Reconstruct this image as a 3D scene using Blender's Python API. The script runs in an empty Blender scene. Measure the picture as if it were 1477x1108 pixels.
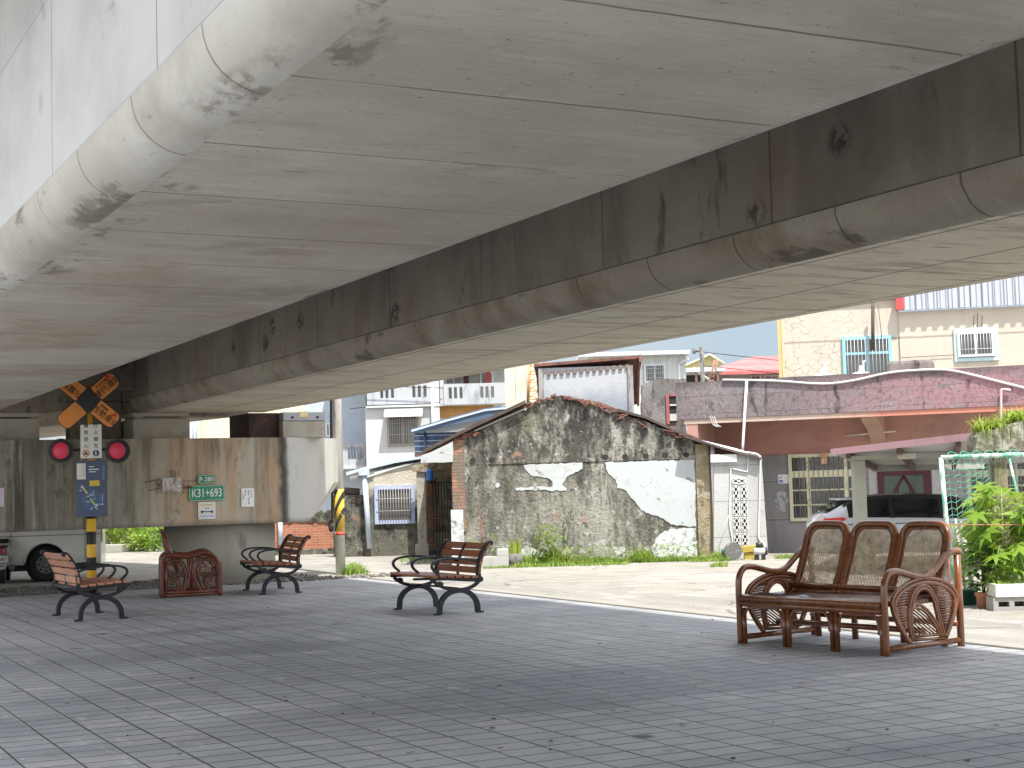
import bpy, bmesh, math, random
from math import sin, cos, pi, radians as rad
from mathutils import Vector, Matrix
from mathutils.geometry import tessellate_polygon
random.seed(11)
S = bpy.context.scene
COL = S.collection

# ------------------------------------------------------------------ camera
FPX = 2200.0
TH = math.atan(149 / FPX)
RO = rad(1.59)
CAM = Vector((0, 0, 1.5))
_u0 = Vector((0, -sin(TH), cos(TH)))
FW = Vector((0, cos(TH), sin(TH)))
_r0 = Vector((1, 0, 0))
RT = _r0 * cos(RO) - _u0 * sin(RO)
UP = _r0 * sin(RO) + _u0 * cos(RO)
cd = bpy.data.cameras.new("camera")
cam = bpy.data.objects.new("camera", cd)
COL.objects.link(cam)
cd.sensor_width = 36
cd.lens = FPX / 1477 * 36
cd.clip_end = 2000
cam.matrix_world = Matrix((
    (RT.x, UP.x, -FW.x, CAM.x), (RT.y, UP.y, -FW.y, CAM.y), (RT.z, UP.z, -FW.z, CAM.z), (0, 0, 0, 1)))
S.camera = cam

def ray(x, y):
    return FW * FPX + RT * (x - 738.5) - UP * (y - 554)
def at(x, y, Y):
    d = ray(x, y)
    return CAM + d * (Y / d.y)
def gnd(x, y, z=0.0):
    d = ray(x, y)
    return CAM + d * ((z - CAM.z) / d.z)

class Face:
    """an upright plane standing in the place: u to the right, v away, z up, origin on the ground"""
    def __init__(s, x, Y, yaw=0.0, origin=None):
        s.yaw = yaw
        p = origin or at(x, 700, Y)
        s.o = Vector((p[0], p[1], 0))
        s.ua = Vector((cos(yaw), sin(yaw), 0))
        s.va = Vector((-sin(yaw), cos(yaw), 0))
    def uz(s, x, y, v=0.0):
        d = ray(x, y)
        t = (v - (CAM - s.o).dot(s.va)) / d.dot(s.va)
        p = CAM + d * t
        return (p - s.o).dot(s.ua), p.z
    def rect(s, x0, y0, x1, y1, v=0.0):
        xm, ym = (x0 + x1) / 2, (y0 + y1) / 2
        return s.uz(x0, ym, v)[0], s.uz(x1, ym, v)[0], s.uz(xm, y1, v)[1], s.uz(xm, y0, v)[1]
    def w(s, u, v, z=0.0):
        return s.o + s.ua * u + s.va * v + Vector((0, 0, z))

# ------------------------------------------------------------------ mesh builder
def smooth_path(pts, n=6, closed=False):
    P = [Vector(p) for p in pts]
    m = len(P)
    out = []
    rng = range(m if closed else m - 1)
    for i in rng:
        if closed:
            p0, p1, p2, p3 = P[(i - 1) % m], P[i], P[(i + 1) % m], P[(i + 2) % m]
        else:
            p0, p1, p2, p3 = P[max(i - 1, 0)], P[i], P[i + 1], P[min(i + 2, m - 1)]
        for k in range(n):
            t = k / n
            out.append(0.5 * ((2 * p1) + (p2 - p0) * t + (2 * p0 - 5 * p1 + 4 * p2 - p3) * t * t + (3 * p1 - p0 - 3 * p2 + p3) * t ** 3))
    if not closed:
        out.append(P[-1])
    return out

class MB:
    def __init__(s):
        s.v, s.f, s.sm = [], [], []
    def add(s, vs, fs, smooth=False):
        b = len(s.v)
        s.v += [tuple(p) for p in vs]
        for f in fs:
            s.f.append([b + i for i in f]); s.sm.append(smooth)
        return s
    def box(s, x0, x1, y0, y1, z0, z1, ch=0.0):
        if x0 > x1: x0, x1 = x1, x0
        if y0 > y1: y0, y1 = y1, y0
        if z0 > z1: z0, z1 = z1, z0
        if ch <= 0:
            vs = [(x, y, z) for z in (z0, z1) for x, y in ((x0, y0), (x1, y0), (x1, y1), (x0, y1))]
            return s.add(vs, [(3, 2, 1, 0), (4, 5, 6, 7), (0, 1, 5, 4), (1, 2, 6, 5), (2, 3, 7, 6), (3, 0, 4, 7)])
        bm = bmesh.new()
        bmesh.ops.create_cube(bm, size=1)
        for q in bm.verts:
            q.co = Vector(((x0 + x1) / 2 + q.co.x * (x1 - x0), (y0 + y1) / 2 + q.co.y * (y1 - y0), (z0 + z1) / 2 + q.co.z * (z1 - z0)))
        bmesh.ops.bevel(bm, geom=bm.edges[:], offset=min(ch, .45 * min(x1 - x0, y1 - y0, z1 - z0)), segments=2, affect='EDGES', profile=.6)
        return s.bm(bm)
    def bm(s, bm, smooth=False, mat=None):
        bm.verts.index_update()
        vs = [(mat @ q.co) if mat else q.co.copy() for q in bm.verts]
        s.add(vs, [[q.index for q in f.verts] for f in bm.faces], smooth)
        bm.free()
        return s
    def tube(s, pts, r, n=8, closed=False, smooth=True, flat=None):
        P = [Vector(p) for p in pts]
        m = len(P)
        rr = r if isinstance(r, (list, tuple)) else [r] * m
        T = []
        for i in range(m):
            a = P[(i - 1) % m] if (closed or i > 0) else P[i]
            b = P[(i + 1) % m] if (closed or i < m - 1) else P[i]
            t = b - a
            T.append(t.normalized() if t.length > 1e-9 else Vector((0, 0, 1)))
        ref = Vector((0, 0, 1)) if abs(T[0].z) < .9 else Vector((1, 0, 0))
        N = (ref - T[0] * ref.dot(T[0])).normalized()
        vs = []
        for i in range(m):
            N = (N - T[i] * N.dot(T[i]))
            N = N.normalized() if N.length > 1e-6 else T[i].orthogonal().normalized()
            B = T[i].cross(N)
            for k in range(n):
                a = 2 * pi * k / n
                vs.append(P[i] + (N * cos(a) + B * sin(a)) * rr[i])
        fs = []
        for i in range(m if closed else m - 1):
            j = (i + 1) % m
            for k in range(n):
                l = (k + 1) % n
                fs.append((i * n + k, i * n + l, j * n + l, j * n + k))
        s.add(vs, fs, smooth)
        if not closed:
            b = len(s.v) - m * n
            s.f.append([b + k for k in range(n)][::-1]); s.sm.append(False)
            s.f.append([b + (m - 1) * n + k for k in range(n)]); s.sm.append(False)
        return s
    def bar(s, pts, hw, hh, side, closed=False):
        """rectangular bar along pts; side = constant sideways direction (half width hw), hh = half thickness"""
        P = [Vector(p) for p in pts]
        side = Vector(side).normalized()
        m = len(P)
        vs = []
        for i in range(m):
            a = P[(i - 1) % m] if (closed or i > 0) else P[i]
            b = P[(i + 1) % m] if (closed or i < m - 1) else P[i]
            t = (b - a).normalized()
            nrm = t.cross(side).normalized()
            for c, d in ((-1, -1), (1, -1), (1, 1), (-1, 1)):
                vs.append(P[i] + side * hw * c + nrm * hh * d)
        fs = []
        for i in range(m if closed else m - 1):
            j = (i + 1) % m
            for k in range(4):
                l = (k + 1) % 4
                fs.append((i * 4 + k, i * 4 + l, j * 4 + l, j * 4 + k))
        if not closed:
            fs += [(3, 2, 1, 0), ((m - 1) * 4, (m - 1) * 4 + 1, (m - 1) * 4 + 2, (m - 1) * 4 + 3)]
        return s.add(vs, fs)
    def prism(s, poly, v0, v1, axis='y'):
        """poly in (u,z) swept along v (axis y), or (x,y) swept along z"""
        n = len(poly)
        if axis == 'y':
            vs = [(p[0], v0, p[1]) for p in poly] + [(p[0], v1, p[1]) for p in poly]
        elif axis == 'x':
            vs = [(v0, p[0], p[1]) for p in poly] + [(v1, p[0], p[1]) for p in poly]
        else:
            vs = [(p[0], p[1], v0) for p in poly] + [(p[0], p[1], v1) for p in poly]
        if n > 4:
            T = tessellate_polygon([[Vector((p[0], p[1], 0)) for p in poly]])
            caps = [tuple(t) for t in T] + [tuple(q + n for q in t[::-1]) for t in T]
        else:
            caps = [list(range(n)), list(range(n, 2 * n))[::-1]]
        fs = caps + [(i, i + n, (i + 1) % n + n, (i + 1) % n) for i in range(n)]
        return s.add(vs, fs)
    def disc(s, c, r, axis, h, n=24, r2=None):
        c = Vector(c); axis = Vector(axis).normalized()
        return s.tube([c, c + axis * h], [r, r if r2 is None else r2], n)
    def quad(s, a, b, c, d):
        return s.add([a, b, c, d], [(0, 1, 2, 3)])
    def build(s, name, mat, parent=None, fix=True):
        me = bpy.data.meshes.new(name)
        me.from_pydata([tuple(p) for p in s.v], [], s.f)
        me.polygons.foreach_set('use_smooth', s.sm)
        if fix:
            bm = bmesh.new(); bm.from_mesh(me)
            bmesh.ops.recalc_face_normals(bm, faces=bm.faces[:])
            bm.to_mesh(me); bm.free()
        me.update()
        me.materials.append(mat)
        o = bpy.data.objects.new(name, me)
        COL.objects.link(o)
        if parent is not None:
            o.parent = parent
        return o

def tag(o, label=None, cat=None, group=None, kind=None):
    if label: o['label'] = label
    if cat: o['category'] = cat
    if group: o['group'] = group
    if kind: o['kind'] = kind
    return o
def empty(name, loc, yaw=0.0, label=None, cat=None, group=None):
    o = bpy.data.objects.new(name, None)
    o.empty_display_size = .2
    COL.objects.link(o)
    o.location = loc
    o.rotation_euler = (0, 0, yaw)
    return tag(o, label, cat, group)
def on(fc, name, label=None, cat=None, group=None):
    return empty(name, fc.o, fc.yaw, label, cat, group)
def placed(o, fc):
    o.location = fc.o; o.rotation_euler = (0, 0, fc.yaw)
    return o
def copy_tree(o, parent=None):
    c = o.copy(); COL.objects.link(c)
    if parent is not None: c.parent = parent
    for ch in list(o.children):
        copy_tree(ch, c)
    return c

# ------------------------------------------------------------------ materials
def mat(name, base, layers=(), rough=.8, bump=None, spec=.5, metal=0.0, coat=0.0, alpha=1.0, emit=None, rough_var=0.0, trans=0.0):
    m = bpy.data.materials.new(name)
    m.use_nodes = True
    nt = m.node_tree
    nt.nodes.clear()
    N, L = nt.nodes, nt.links
    out = N.new('ShaderNodeOutputMaterial')
    b = N.new('ShaderNodeBsdfPrincipled')
    L.new(b.outputs[0], out.inputs[0])
    b.inputs['Roughness'].default_value = rough
    b.inputs['Metallic'].default_value = metal
    b.inputs['Specular IOR Level'].default_value = spec
    b.inputs['Coat Weight'].default_value = coat
    b.inputs['Alpha'].default_value = alpha
    b.inputs['Transmission Weight'].default_value = trans
    tc = N.new('ShaderNodeTexCoord')
    co = tc.outputs['Object']
    sep = None
    def axis(i):
        nonlocal sep
        if sep is None:
            sep = N.new('ShaderNodeSeparateXYZ'); L.new(co, sep.inputs[0])
        return sep.outputs[i]
    def math_(op, a, b_=None, c_=None):
        n = N.new('ShaderNodeMath'); n.operation = op
        for k, q in enumerate((a, b_, c_)):
            if q is None: continue
            if isinstance(q, (int, float)): n.inputs[k].default_value = q
            else: L.new(q, n.inputs[k])
        return n.outputs[0]
    def maprange(v, lo, hi, a=0.0, b_=1.0):
        n = N.new('ShaderNodeMapRange'); n.clamp = True
        L.new(v, n.inputs[0])
        n.inputs[1].default_value = lo; n.inputs[2].default_value = hi
        n.inputs[3].default_value = a; n.inputs[4].default_value = b_
        return n.outputs[0]
    def noise(scale, detail=4, off=0.0, rgh=.6, dist=0.0):
        mp = N.new('ShaderNodeMapping'); L.new(co, mp.inputs[0])
        sc = scale if isinstance(scale, (tuple, list)) else (scale,) * 3
        mp.inputs['Scale'].default_value = sc
        mp.inputs['Location'].default_value = (off * 3.1, off * 1.7, off * 2.3)
        n = N.new('ShaderNodeTexNoise'); L.new(mp.outputs[0], n.inputs[0])
        n.inputs['Scale'].default_value = 1; n.inputs['Detail'].default_value = detail
        n.inputs['Roughness'].default_value = rgh; n.inputs['Distortion'].default_value = dist
        return n.outputs[0]
    def mask(l):
        k = l.get('k', 'noise')
        if k == 'noise':
            v = maprange(noise(l['s'], l.get('d', 5), l.get('o', 0), l.get('rg', .62), l.get('ds', 0)), l['lo'], l['hi'])
        elif k == 'lines':            # thin joints across an axis
            a = axis(l['ax'])
            if l.get('wob'):
                a = math_('ADD', a, maprange(noise(l.get('ws', 3.0), 2, 7), 0, 1, -l['wob'], l['wob']))
            f = math_('FRACT', math_('DIVIDE', math_('ADD', a, l.get('off', 0) + 1000 * l['sp']), l['sp']))
            h = l['w'] / l['sp'] / 2
            d = math_('ABSOLUTE', math_('SUBTRACT', f, .5))
            v = maprange(d, .5 - h * 1.6, .5 - h * .6) if l.get('soft', 1) else math_('GREATER_THAN', d, .5 - h)
        elif k == 'band':
            f = math_('FRACT', math_('DIVIDE', math_('ADD', axis(l['ax']), l.get('off', 0) + 1000 * l['sp']), l['sp']))
            v = math_('LESS_THAN', f, l.get('duty', .5))
        elif k == 'ramp':             # a colour change between two heights / positions
            a = axis(l['ax'])
            if l.get('wob'):
                a = math_('ADD', a, maprange(noise(l.get('ws', 3.0), 4, 5), .2, .8, -l['wob'], l['wob']))
            v = maprange(a, l['lo'], l['hi'])
        elif k in ('brick', 'brickm'):
            cx = N.new('ShaderNodeCombineXYZ')
            p = l.get('pl', 'xz')
            ix = {'x': 0, 'y': 1, 'z': 2}
            L.new(axis(ix[p[0]]), cx.inputs[0]); L.new(axis(ix[p[1]]), cx.inputs[1])
            t = N.new('ShaderNodeTexBrick'); L.new(cx.outputs[0], t.inputs[0])
            t.offset = l.get('of', .5)
            t.inputs['Scale'].default_value = 1
            t.inputs['Brick Width'].default_value = l['bw']; t.inputs['Row Height'].default_value = l['bh']
            t.inputs['Mortar Size'].default_value = l['m']; t.inputs['Mortar Smooth'].default_value = .3
            t.inputs['Color1'].default_value = (0, 0, 0, 1); t.inputs['Color2'].default_value = (1, 1, 1, 1)
            t.inputs['Mortar'].default_value = (.5, .5, .5, 1)
            v = t.outputs['Fac'] if k == 'brickm' else maprange(t.outputs['Color'], l.get('lo', 0), l.get('hi', 1))
        elif k == 'vor':
            mp = N.new('ShaderNodeMapping'); L.new(co, mp.inputs[0])
            sc = l['s'] if isinstance(l['s'], (tuple, list)) else (l['s'],) * 3
            mp.inputs['Scale'].default_value = sc
            mp.inputs['Location'].default_value = (l.get('o', 0),) * 3
            vec = mp.outputs[0]
            if l.get('dis'):
                nz = N.new('ShaderNodeTexNoise'); L.new(vec, nz.inputs[0]); nz.inputs['Scale'].default_value = 1.3; nz.inputs['Detail'].default_value = 6
                va = N.new('ShaderNodeVectorMath'); va.operation = 'MULTIPLY_ADD'; L.new(nz.outputs['Color'], va.inputs[0]); va.inputs[1].default_value = (l['dis'],) * 3; L.new(vec, va.inputs[2]); vec = va.outputs[0]
            t = N.new('ShaderNodeTexVoronoi'); L.new(vec, t.inputs[0])
            t.feature = l.get('ft', 'F1'); t.inputs['Scale'].default_value = 1
            v = maprange(t.outputs['Distance'], l['lo'], l['hi'])
        if l.get('x'):
            v = math_('MULTIPLY', v, mask(l['x']))
        if l.get('inv'):
            v = math_('SUBTRACT', 1.0, v)
        if l.get('a', 1) != 1:
            v = math_('MULTIPLY', v, l['a'])
        return v
    cur = None
    hsrc = []
    for l in layers:
        mx = N.new('ShaderNodeMix'); mx.data_type = 'RGBA'
        v = mask(l)
        L.new(v, mx.inputs[0])
        if cur is None: mx.inputs[6].default_value = (*base, 1)
        else: L.new(cur, mx.inputs[6])
        mx.inputs[7].default_value = (*l['c'], 1)
        cur = mx.outputs[2]
        if l.get('h'): hsrc.append((v, l['h']))
    if cur is None: b.inputs['Base Color'].default_value = (*base, 1)
    else: L.new(cur, b.inputs['Base Color'])
    if emit:
        b.inputs['Emission Color'].default_value = (*emit[0], 1); b.inputs['Emission Strength'].default_value = emit[1]
    if rough_var:
        L.new(maprange(noise(6, 4, 3), .3, .7, rough - rough_var, rough + rough_var), b.inputs['Roughness'])
    if bump or hsrc:
        hh = None
        if bump:
            hh = math_('MULTIPLY', noise(bump[0], bump[2] if len(bump) > 2 else 6, 9), bump[1])
        for v, k in hsrc:
            q = math_('MULTIPLY', v, k)
            hh = q if hh is None else math_('ADD', hh, q)
        bp = N.new('ShaderNodeBump'); bp.inputs['Strength'].default_value = 1; bp.inputs['Distance'].default_value = 1
        L.new(hh, bp.inputs['Height']); L.new(bp.outputs[0], b.inputs['Normal'])
    return m

def text(name, s, size, m, parent, loc, rot=(pi / 2, 0, 0), ext=.002, align='CENTER', sx=1.0, space=1.0, line=1.0):
    cu = bpy.data.curves.new(name, 'FONT')
    cu.body = s; cu.size = size; cu.extrude = ext
    cu.align_x = align; cu.align_y = 'CENTER'
    cu.space_character = space; cu.space_line = line
    cu.resolution_u = 3
    o = bpy.data.objects.new(name + '_tmp', cu)
    COL.objects.link(o)
    dg = bpy.context.evaluated_depsgraph_get()
    me = bpy.data.meshes.new_from_object(o.evaluated_get(dg))
    bpy.data.objects.remove(o)
    for v in me.vertices: v.co.x *= sx
    me.name = name
    me.materials.clear(); me.materials.append(m)
    t = bpy.data.objects.new(name, me)
    COL.objects.link(t)
    t.location = loc; t.rotation_euler = rot
    if parent is not None: t.parent = parent
    return t

# ------------------------------------------------------------------ light
SUN_AZ = Vector((.42, -.907, 0)).normalized()
SUN_EL = rad(64)
tosun = SUN_AZ * cos(SUN_EL) + Vector((0, 0, sin(SUN_EL)))
ld = bpy.data.lights.new("sun", 'SUN')
ld.energy = 3.1; ld.angle = rad(.53); ld.color = (1, .955, .88)
lo = bpy.data.objects.new("sun", ld)
COL.objects.link(lo)
lo.rotation_euler = tosun.to_track_quat('Z', 'Y').to_euler()
wd = bpy.data.worlds.new("World"); S.world = wd; wd.use_nodes = True
nt = wd.node_tree; nt.nodes.clear()
N, L = nt.nodes, nt.links
wo = N.new('ShaderNodeOutputWorld'); bg = N.new('ShaderNodeBackground')
sky = N.new('ShaderNodeTexSky'); sky.sky_type = 'NISHITA'; sky.sun_disc = False
sky.sun_elevation = SUN_EL; sky.sun_rotation = math.atan2(tosun.x, tosun.y)
sky.air_density = 1.0; sky.dust_density = .7; sky.ozone_density = 1.0
tcw = N.new('ShaderNodeTexCoord'); mpw = N.new('ShaderNodeMapping'); L.new(tcw.outputs['Generated'], mpw.inputs[0])
mpw.inputs['Scale'].default_value = (2.2, 2.2, 5.0); mpw.inputs['Location'].default_value = (.35, .2, 0)
nzw = N.new('ShaderNodeTexNoise'); L.new(mpw.outputs[0], nzw.inputs[0]); nzw.inputs['Scale'].default_value = 1.6; nzw.inputs['Detail'].default_value = 7
mrw = N.new('ShaderNodeMapRange'); L.new(nzw.outputs[0], mrw.inputs[0]); mrw.inputs[1].default_value = .40; mrw.inputs[2].default_value = .58; mrw.inputs[4].default_value = .9
mxw = N.new('ShaderNodeMix'); mxw.data_type = 'RGBA'; L.new(mrw.outputs[0], mxw.inputs[0]); L.new(sky.outputs[0], mxw.inputs[6])
mxw.inputs[7].default_value = (8.6, 8.2, 7.6, 1)
# a clear blue gap low in the sky beyond the houses, with loose white cloud in it
spw = N.new('ShaderNodeSeparateXYZ'); L.new(tcw.outputs['Generated'], spw.inputs[0])
def _mr(sock, a, b_, c=0.0, d=1.0):
    n = N.new('ShaderNodeMapRange'); L.new(sock, n.inputs[0])
    for i_, q in enumerate((a, b_, c, d)): n.inputs[i_ + 1].default_value = q
    return n.outputs[0]
gz = _mr(spw.outputs[2], .34, .16); gy = _mr(spw.outputs[1], .6, .85)
gm = N.new('ShaderNodeMath'); gm.operation = 'MULTIPLY'; L.new(gz, gm.inputs[0]); L.new(gy, gm.inputs[1])
mp2 = N.new('ShaderNodeMapping'); L.new(tcw.outputs['Generated'], mp2.inputs[0]); mp2.inputs['Scale'].default_value = (5, 5, 13); mp2.inputs['Location'].default_value = (1.3, .4, .2)
nz2 = N.new('ShaderNodeTexNoise'); L.new(mp2.outputs[0], nz2.inputs[0]); nz2.inputs['Scale'].default_value = 1; nz2.inputs['Detail'].default_value = 6
gx_ = _mr(spw.outputs[0], .14, .04, 0, .45)
ad = N.new('ShaderNodeMath'); ad.operation = 'ADD'; L.new(_mr(nz2.outputs[0], .50, .68), ad.inputs[0]); L.new(gx_, ad.inputs[1]); ad.use_clamp = True
mxb = N.new('ShaderNodeMix'); mxb.data_type = 'RGBA'; L.new(ad.outputs[0], mxb.inputs[0])
mxb.inputs[6].default_value = (1.75, 2.15, 2.5, 1); mxb.inputs[7].default_value = (2.7, 2.7, 2.7, 1)
mxc = N.new('ShaderNodeMix'); mxc.data_type = 'RGBA'; L.new(gm.outputs[0], mxc.inputs[0]); L.new(mxw.outputs[2], mxc.inputs[6]); L.new(mxb.outputs[2], mxc.inputs[7])
L.new(mxc.outputs[2], bg.inputs[0]); bg.inputs[1].default_value = .125
L.new(bg.outputs[0], wo.inputs[0])
S.view_settings.view_transform = 'Standard'; S.view_settings.look = 'None'
S.view_settings.exposure = 1.3; S.view_settings.gamma = 1
# ------------------------------------------------------------------ palette
GRIT = (40, .004)
def speck(c, s=60, lo=.62, hi=.7, a=.6, **k): return dict(c=c, s=s, lo=lo, hi=hi, a=a, d=3, **k)
m_soffit = mat('fair_faced_concrete', (.44, .395, .32), [
    dict(c=(.56, .52, .45), s=(.45, .8, .5), lo=.44, hi=.60, a=.8, o=1, d=7),
    dict(c=(.40, .275, .205), s=(.7, .42, .4), lo=.50, hi=.62, a=.7, o=4, d=7, x=dict(k='ramp', ax=1, lo=6.5, hi=9.5, wob=1.2, ws=.6)),
    dict(c=(.30, .262, .205), s=(.9, 1.3, .6), lo=.50, hi=.68, a=.5, o=8, d=8),
    dict(c=(.56, .54, .49), s=(1.0, 6.0, 1.2), lo=.56, hi=.68, a=.6, o=2, d=8),
    dict(c=(.20, .17, .13), s=(2.0, 9.0, 1.4), lo=.63, hi=.68, a=.6, o=5, d=9, rg=.72),
    dict(c=(.26, .225, .175), s=(3.5, 60, 3), lo=.50, hi=.70, a=.30, o=16, d=4),
    dict(c=(.55, .53, .48), s=(8, 22, 7), lo=.60, hi=.72, a=.35, o=26, d=6),
    dict(c=(.11, .095, .075), k='lines', ax=1, sp=1.067, off=.46, w=.014, wob=.012, a=.8, h=-.004, x=dict(s=(.7, .5, .5), lo=.28, hi=.46, o=19)),
    dict(c=(.09, .08, .065), s=(30, 46, 30), lo=.69, hi=.74, a=.85, o=9, d=2),
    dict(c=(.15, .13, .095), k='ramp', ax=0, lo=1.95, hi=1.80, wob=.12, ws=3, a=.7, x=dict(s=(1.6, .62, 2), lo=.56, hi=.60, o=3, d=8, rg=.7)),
    dict(c=(.27, .235, .185), s=(.8, .9, .5), lo=.60, hi=.62, a=.4, o=31, d=8, rg=.6),
], rough=.85, bump=(14, .006, 7))
m_soffit_far = mat('bounce_lit_streaked_concrete', (.68, .61, .475), [  # raised base paints in bounce from the sunlit ground; streaks are stains
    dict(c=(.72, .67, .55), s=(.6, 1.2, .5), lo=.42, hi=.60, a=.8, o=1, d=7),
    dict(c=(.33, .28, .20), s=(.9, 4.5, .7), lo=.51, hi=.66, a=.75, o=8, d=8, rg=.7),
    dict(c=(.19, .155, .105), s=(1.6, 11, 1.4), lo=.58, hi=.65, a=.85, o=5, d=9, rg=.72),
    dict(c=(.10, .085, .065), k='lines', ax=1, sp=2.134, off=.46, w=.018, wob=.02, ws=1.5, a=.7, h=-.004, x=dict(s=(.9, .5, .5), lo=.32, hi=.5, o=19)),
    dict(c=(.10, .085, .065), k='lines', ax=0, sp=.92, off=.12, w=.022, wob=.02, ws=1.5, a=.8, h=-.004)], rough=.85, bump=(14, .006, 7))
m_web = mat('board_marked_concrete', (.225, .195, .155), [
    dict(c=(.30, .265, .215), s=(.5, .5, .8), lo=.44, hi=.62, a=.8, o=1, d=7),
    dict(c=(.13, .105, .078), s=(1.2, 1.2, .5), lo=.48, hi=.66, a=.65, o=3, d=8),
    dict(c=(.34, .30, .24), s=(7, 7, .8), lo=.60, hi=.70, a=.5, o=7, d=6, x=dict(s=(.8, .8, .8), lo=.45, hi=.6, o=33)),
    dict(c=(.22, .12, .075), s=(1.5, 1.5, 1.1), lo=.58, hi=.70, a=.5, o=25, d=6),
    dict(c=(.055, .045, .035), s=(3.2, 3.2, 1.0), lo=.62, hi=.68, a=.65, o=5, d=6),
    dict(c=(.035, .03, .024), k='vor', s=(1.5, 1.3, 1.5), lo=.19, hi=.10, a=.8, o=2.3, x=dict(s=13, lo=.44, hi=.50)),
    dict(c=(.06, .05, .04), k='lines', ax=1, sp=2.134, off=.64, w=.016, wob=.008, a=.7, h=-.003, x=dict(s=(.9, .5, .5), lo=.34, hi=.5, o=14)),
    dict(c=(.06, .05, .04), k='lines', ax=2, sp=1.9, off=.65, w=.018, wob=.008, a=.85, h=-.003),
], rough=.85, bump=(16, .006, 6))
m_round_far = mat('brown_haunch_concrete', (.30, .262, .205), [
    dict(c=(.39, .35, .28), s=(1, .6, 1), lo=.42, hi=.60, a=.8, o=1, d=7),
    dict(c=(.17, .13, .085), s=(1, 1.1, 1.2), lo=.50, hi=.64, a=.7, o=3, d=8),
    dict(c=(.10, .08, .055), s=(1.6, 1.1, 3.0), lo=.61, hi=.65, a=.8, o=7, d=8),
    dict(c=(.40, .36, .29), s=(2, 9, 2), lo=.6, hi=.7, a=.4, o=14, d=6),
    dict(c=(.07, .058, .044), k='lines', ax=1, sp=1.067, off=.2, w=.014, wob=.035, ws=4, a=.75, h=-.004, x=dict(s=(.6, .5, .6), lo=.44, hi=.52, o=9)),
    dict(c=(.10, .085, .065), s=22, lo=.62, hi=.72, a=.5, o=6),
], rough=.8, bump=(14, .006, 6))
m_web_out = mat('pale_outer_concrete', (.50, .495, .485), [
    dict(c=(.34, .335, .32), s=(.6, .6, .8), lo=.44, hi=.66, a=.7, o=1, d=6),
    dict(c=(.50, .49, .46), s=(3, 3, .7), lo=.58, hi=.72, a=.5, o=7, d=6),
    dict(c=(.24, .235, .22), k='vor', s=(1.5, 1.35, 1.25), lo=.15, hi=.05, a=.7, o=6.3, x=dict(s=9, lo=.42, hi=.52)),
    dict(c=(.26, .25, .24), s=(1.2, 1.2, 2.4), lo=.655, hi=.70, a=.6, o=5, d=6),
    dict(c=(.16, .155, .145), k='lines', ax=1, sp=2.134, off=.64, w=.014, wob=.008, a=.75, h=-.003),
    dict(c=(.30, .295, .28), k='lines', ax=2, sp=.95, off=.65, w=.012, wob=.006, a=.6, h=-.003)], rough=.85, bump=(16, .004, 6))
m_round = mat('haunch_concrete', (.42, .395, .34), [
    dict(c=(.54, .53, .49), s=(1, .5, 1), lo=.42, hi=.64, a=.75, o=1, d=6),
    dict(c=(.27, .225, .17), s=(1, .7, 1), lo=.52, hi=.7, a=.6, o=3, d=7),
    dict(c=(.13, .115, .09), s=(1.6, 1.1, 3.0), lo=.62, hi=.66, a=.75, o=7, d=7),
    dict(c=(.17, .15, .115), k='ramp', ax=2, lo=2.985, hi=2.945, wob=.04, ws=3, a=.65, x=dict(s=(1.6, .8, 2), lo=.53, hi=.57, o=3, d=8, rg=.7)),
    dict(c=(.13, .118, .10), k='lines', ax=1, sp=1.067, off=.2, w=.014, wob=.03, ws=4, a=.7, h=-.004, x=dict(s=(.6, .6, .6), lo=.36, hi=.52, o=9)),
    dict(c=(.18, .16, .13), s=18, lo=.62, hi=.76, a=.5, o=6),
], rough=.8, bump=(14, .005, 6))
m_deck = mat('deck_concrete', (.34, .33, .30), [dict(c=(.22, .2, .17), s=.9, lo=.45, hi=.7, a=.6, d=6)], rough=.85, bump=(14, .005, 6))
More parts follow.
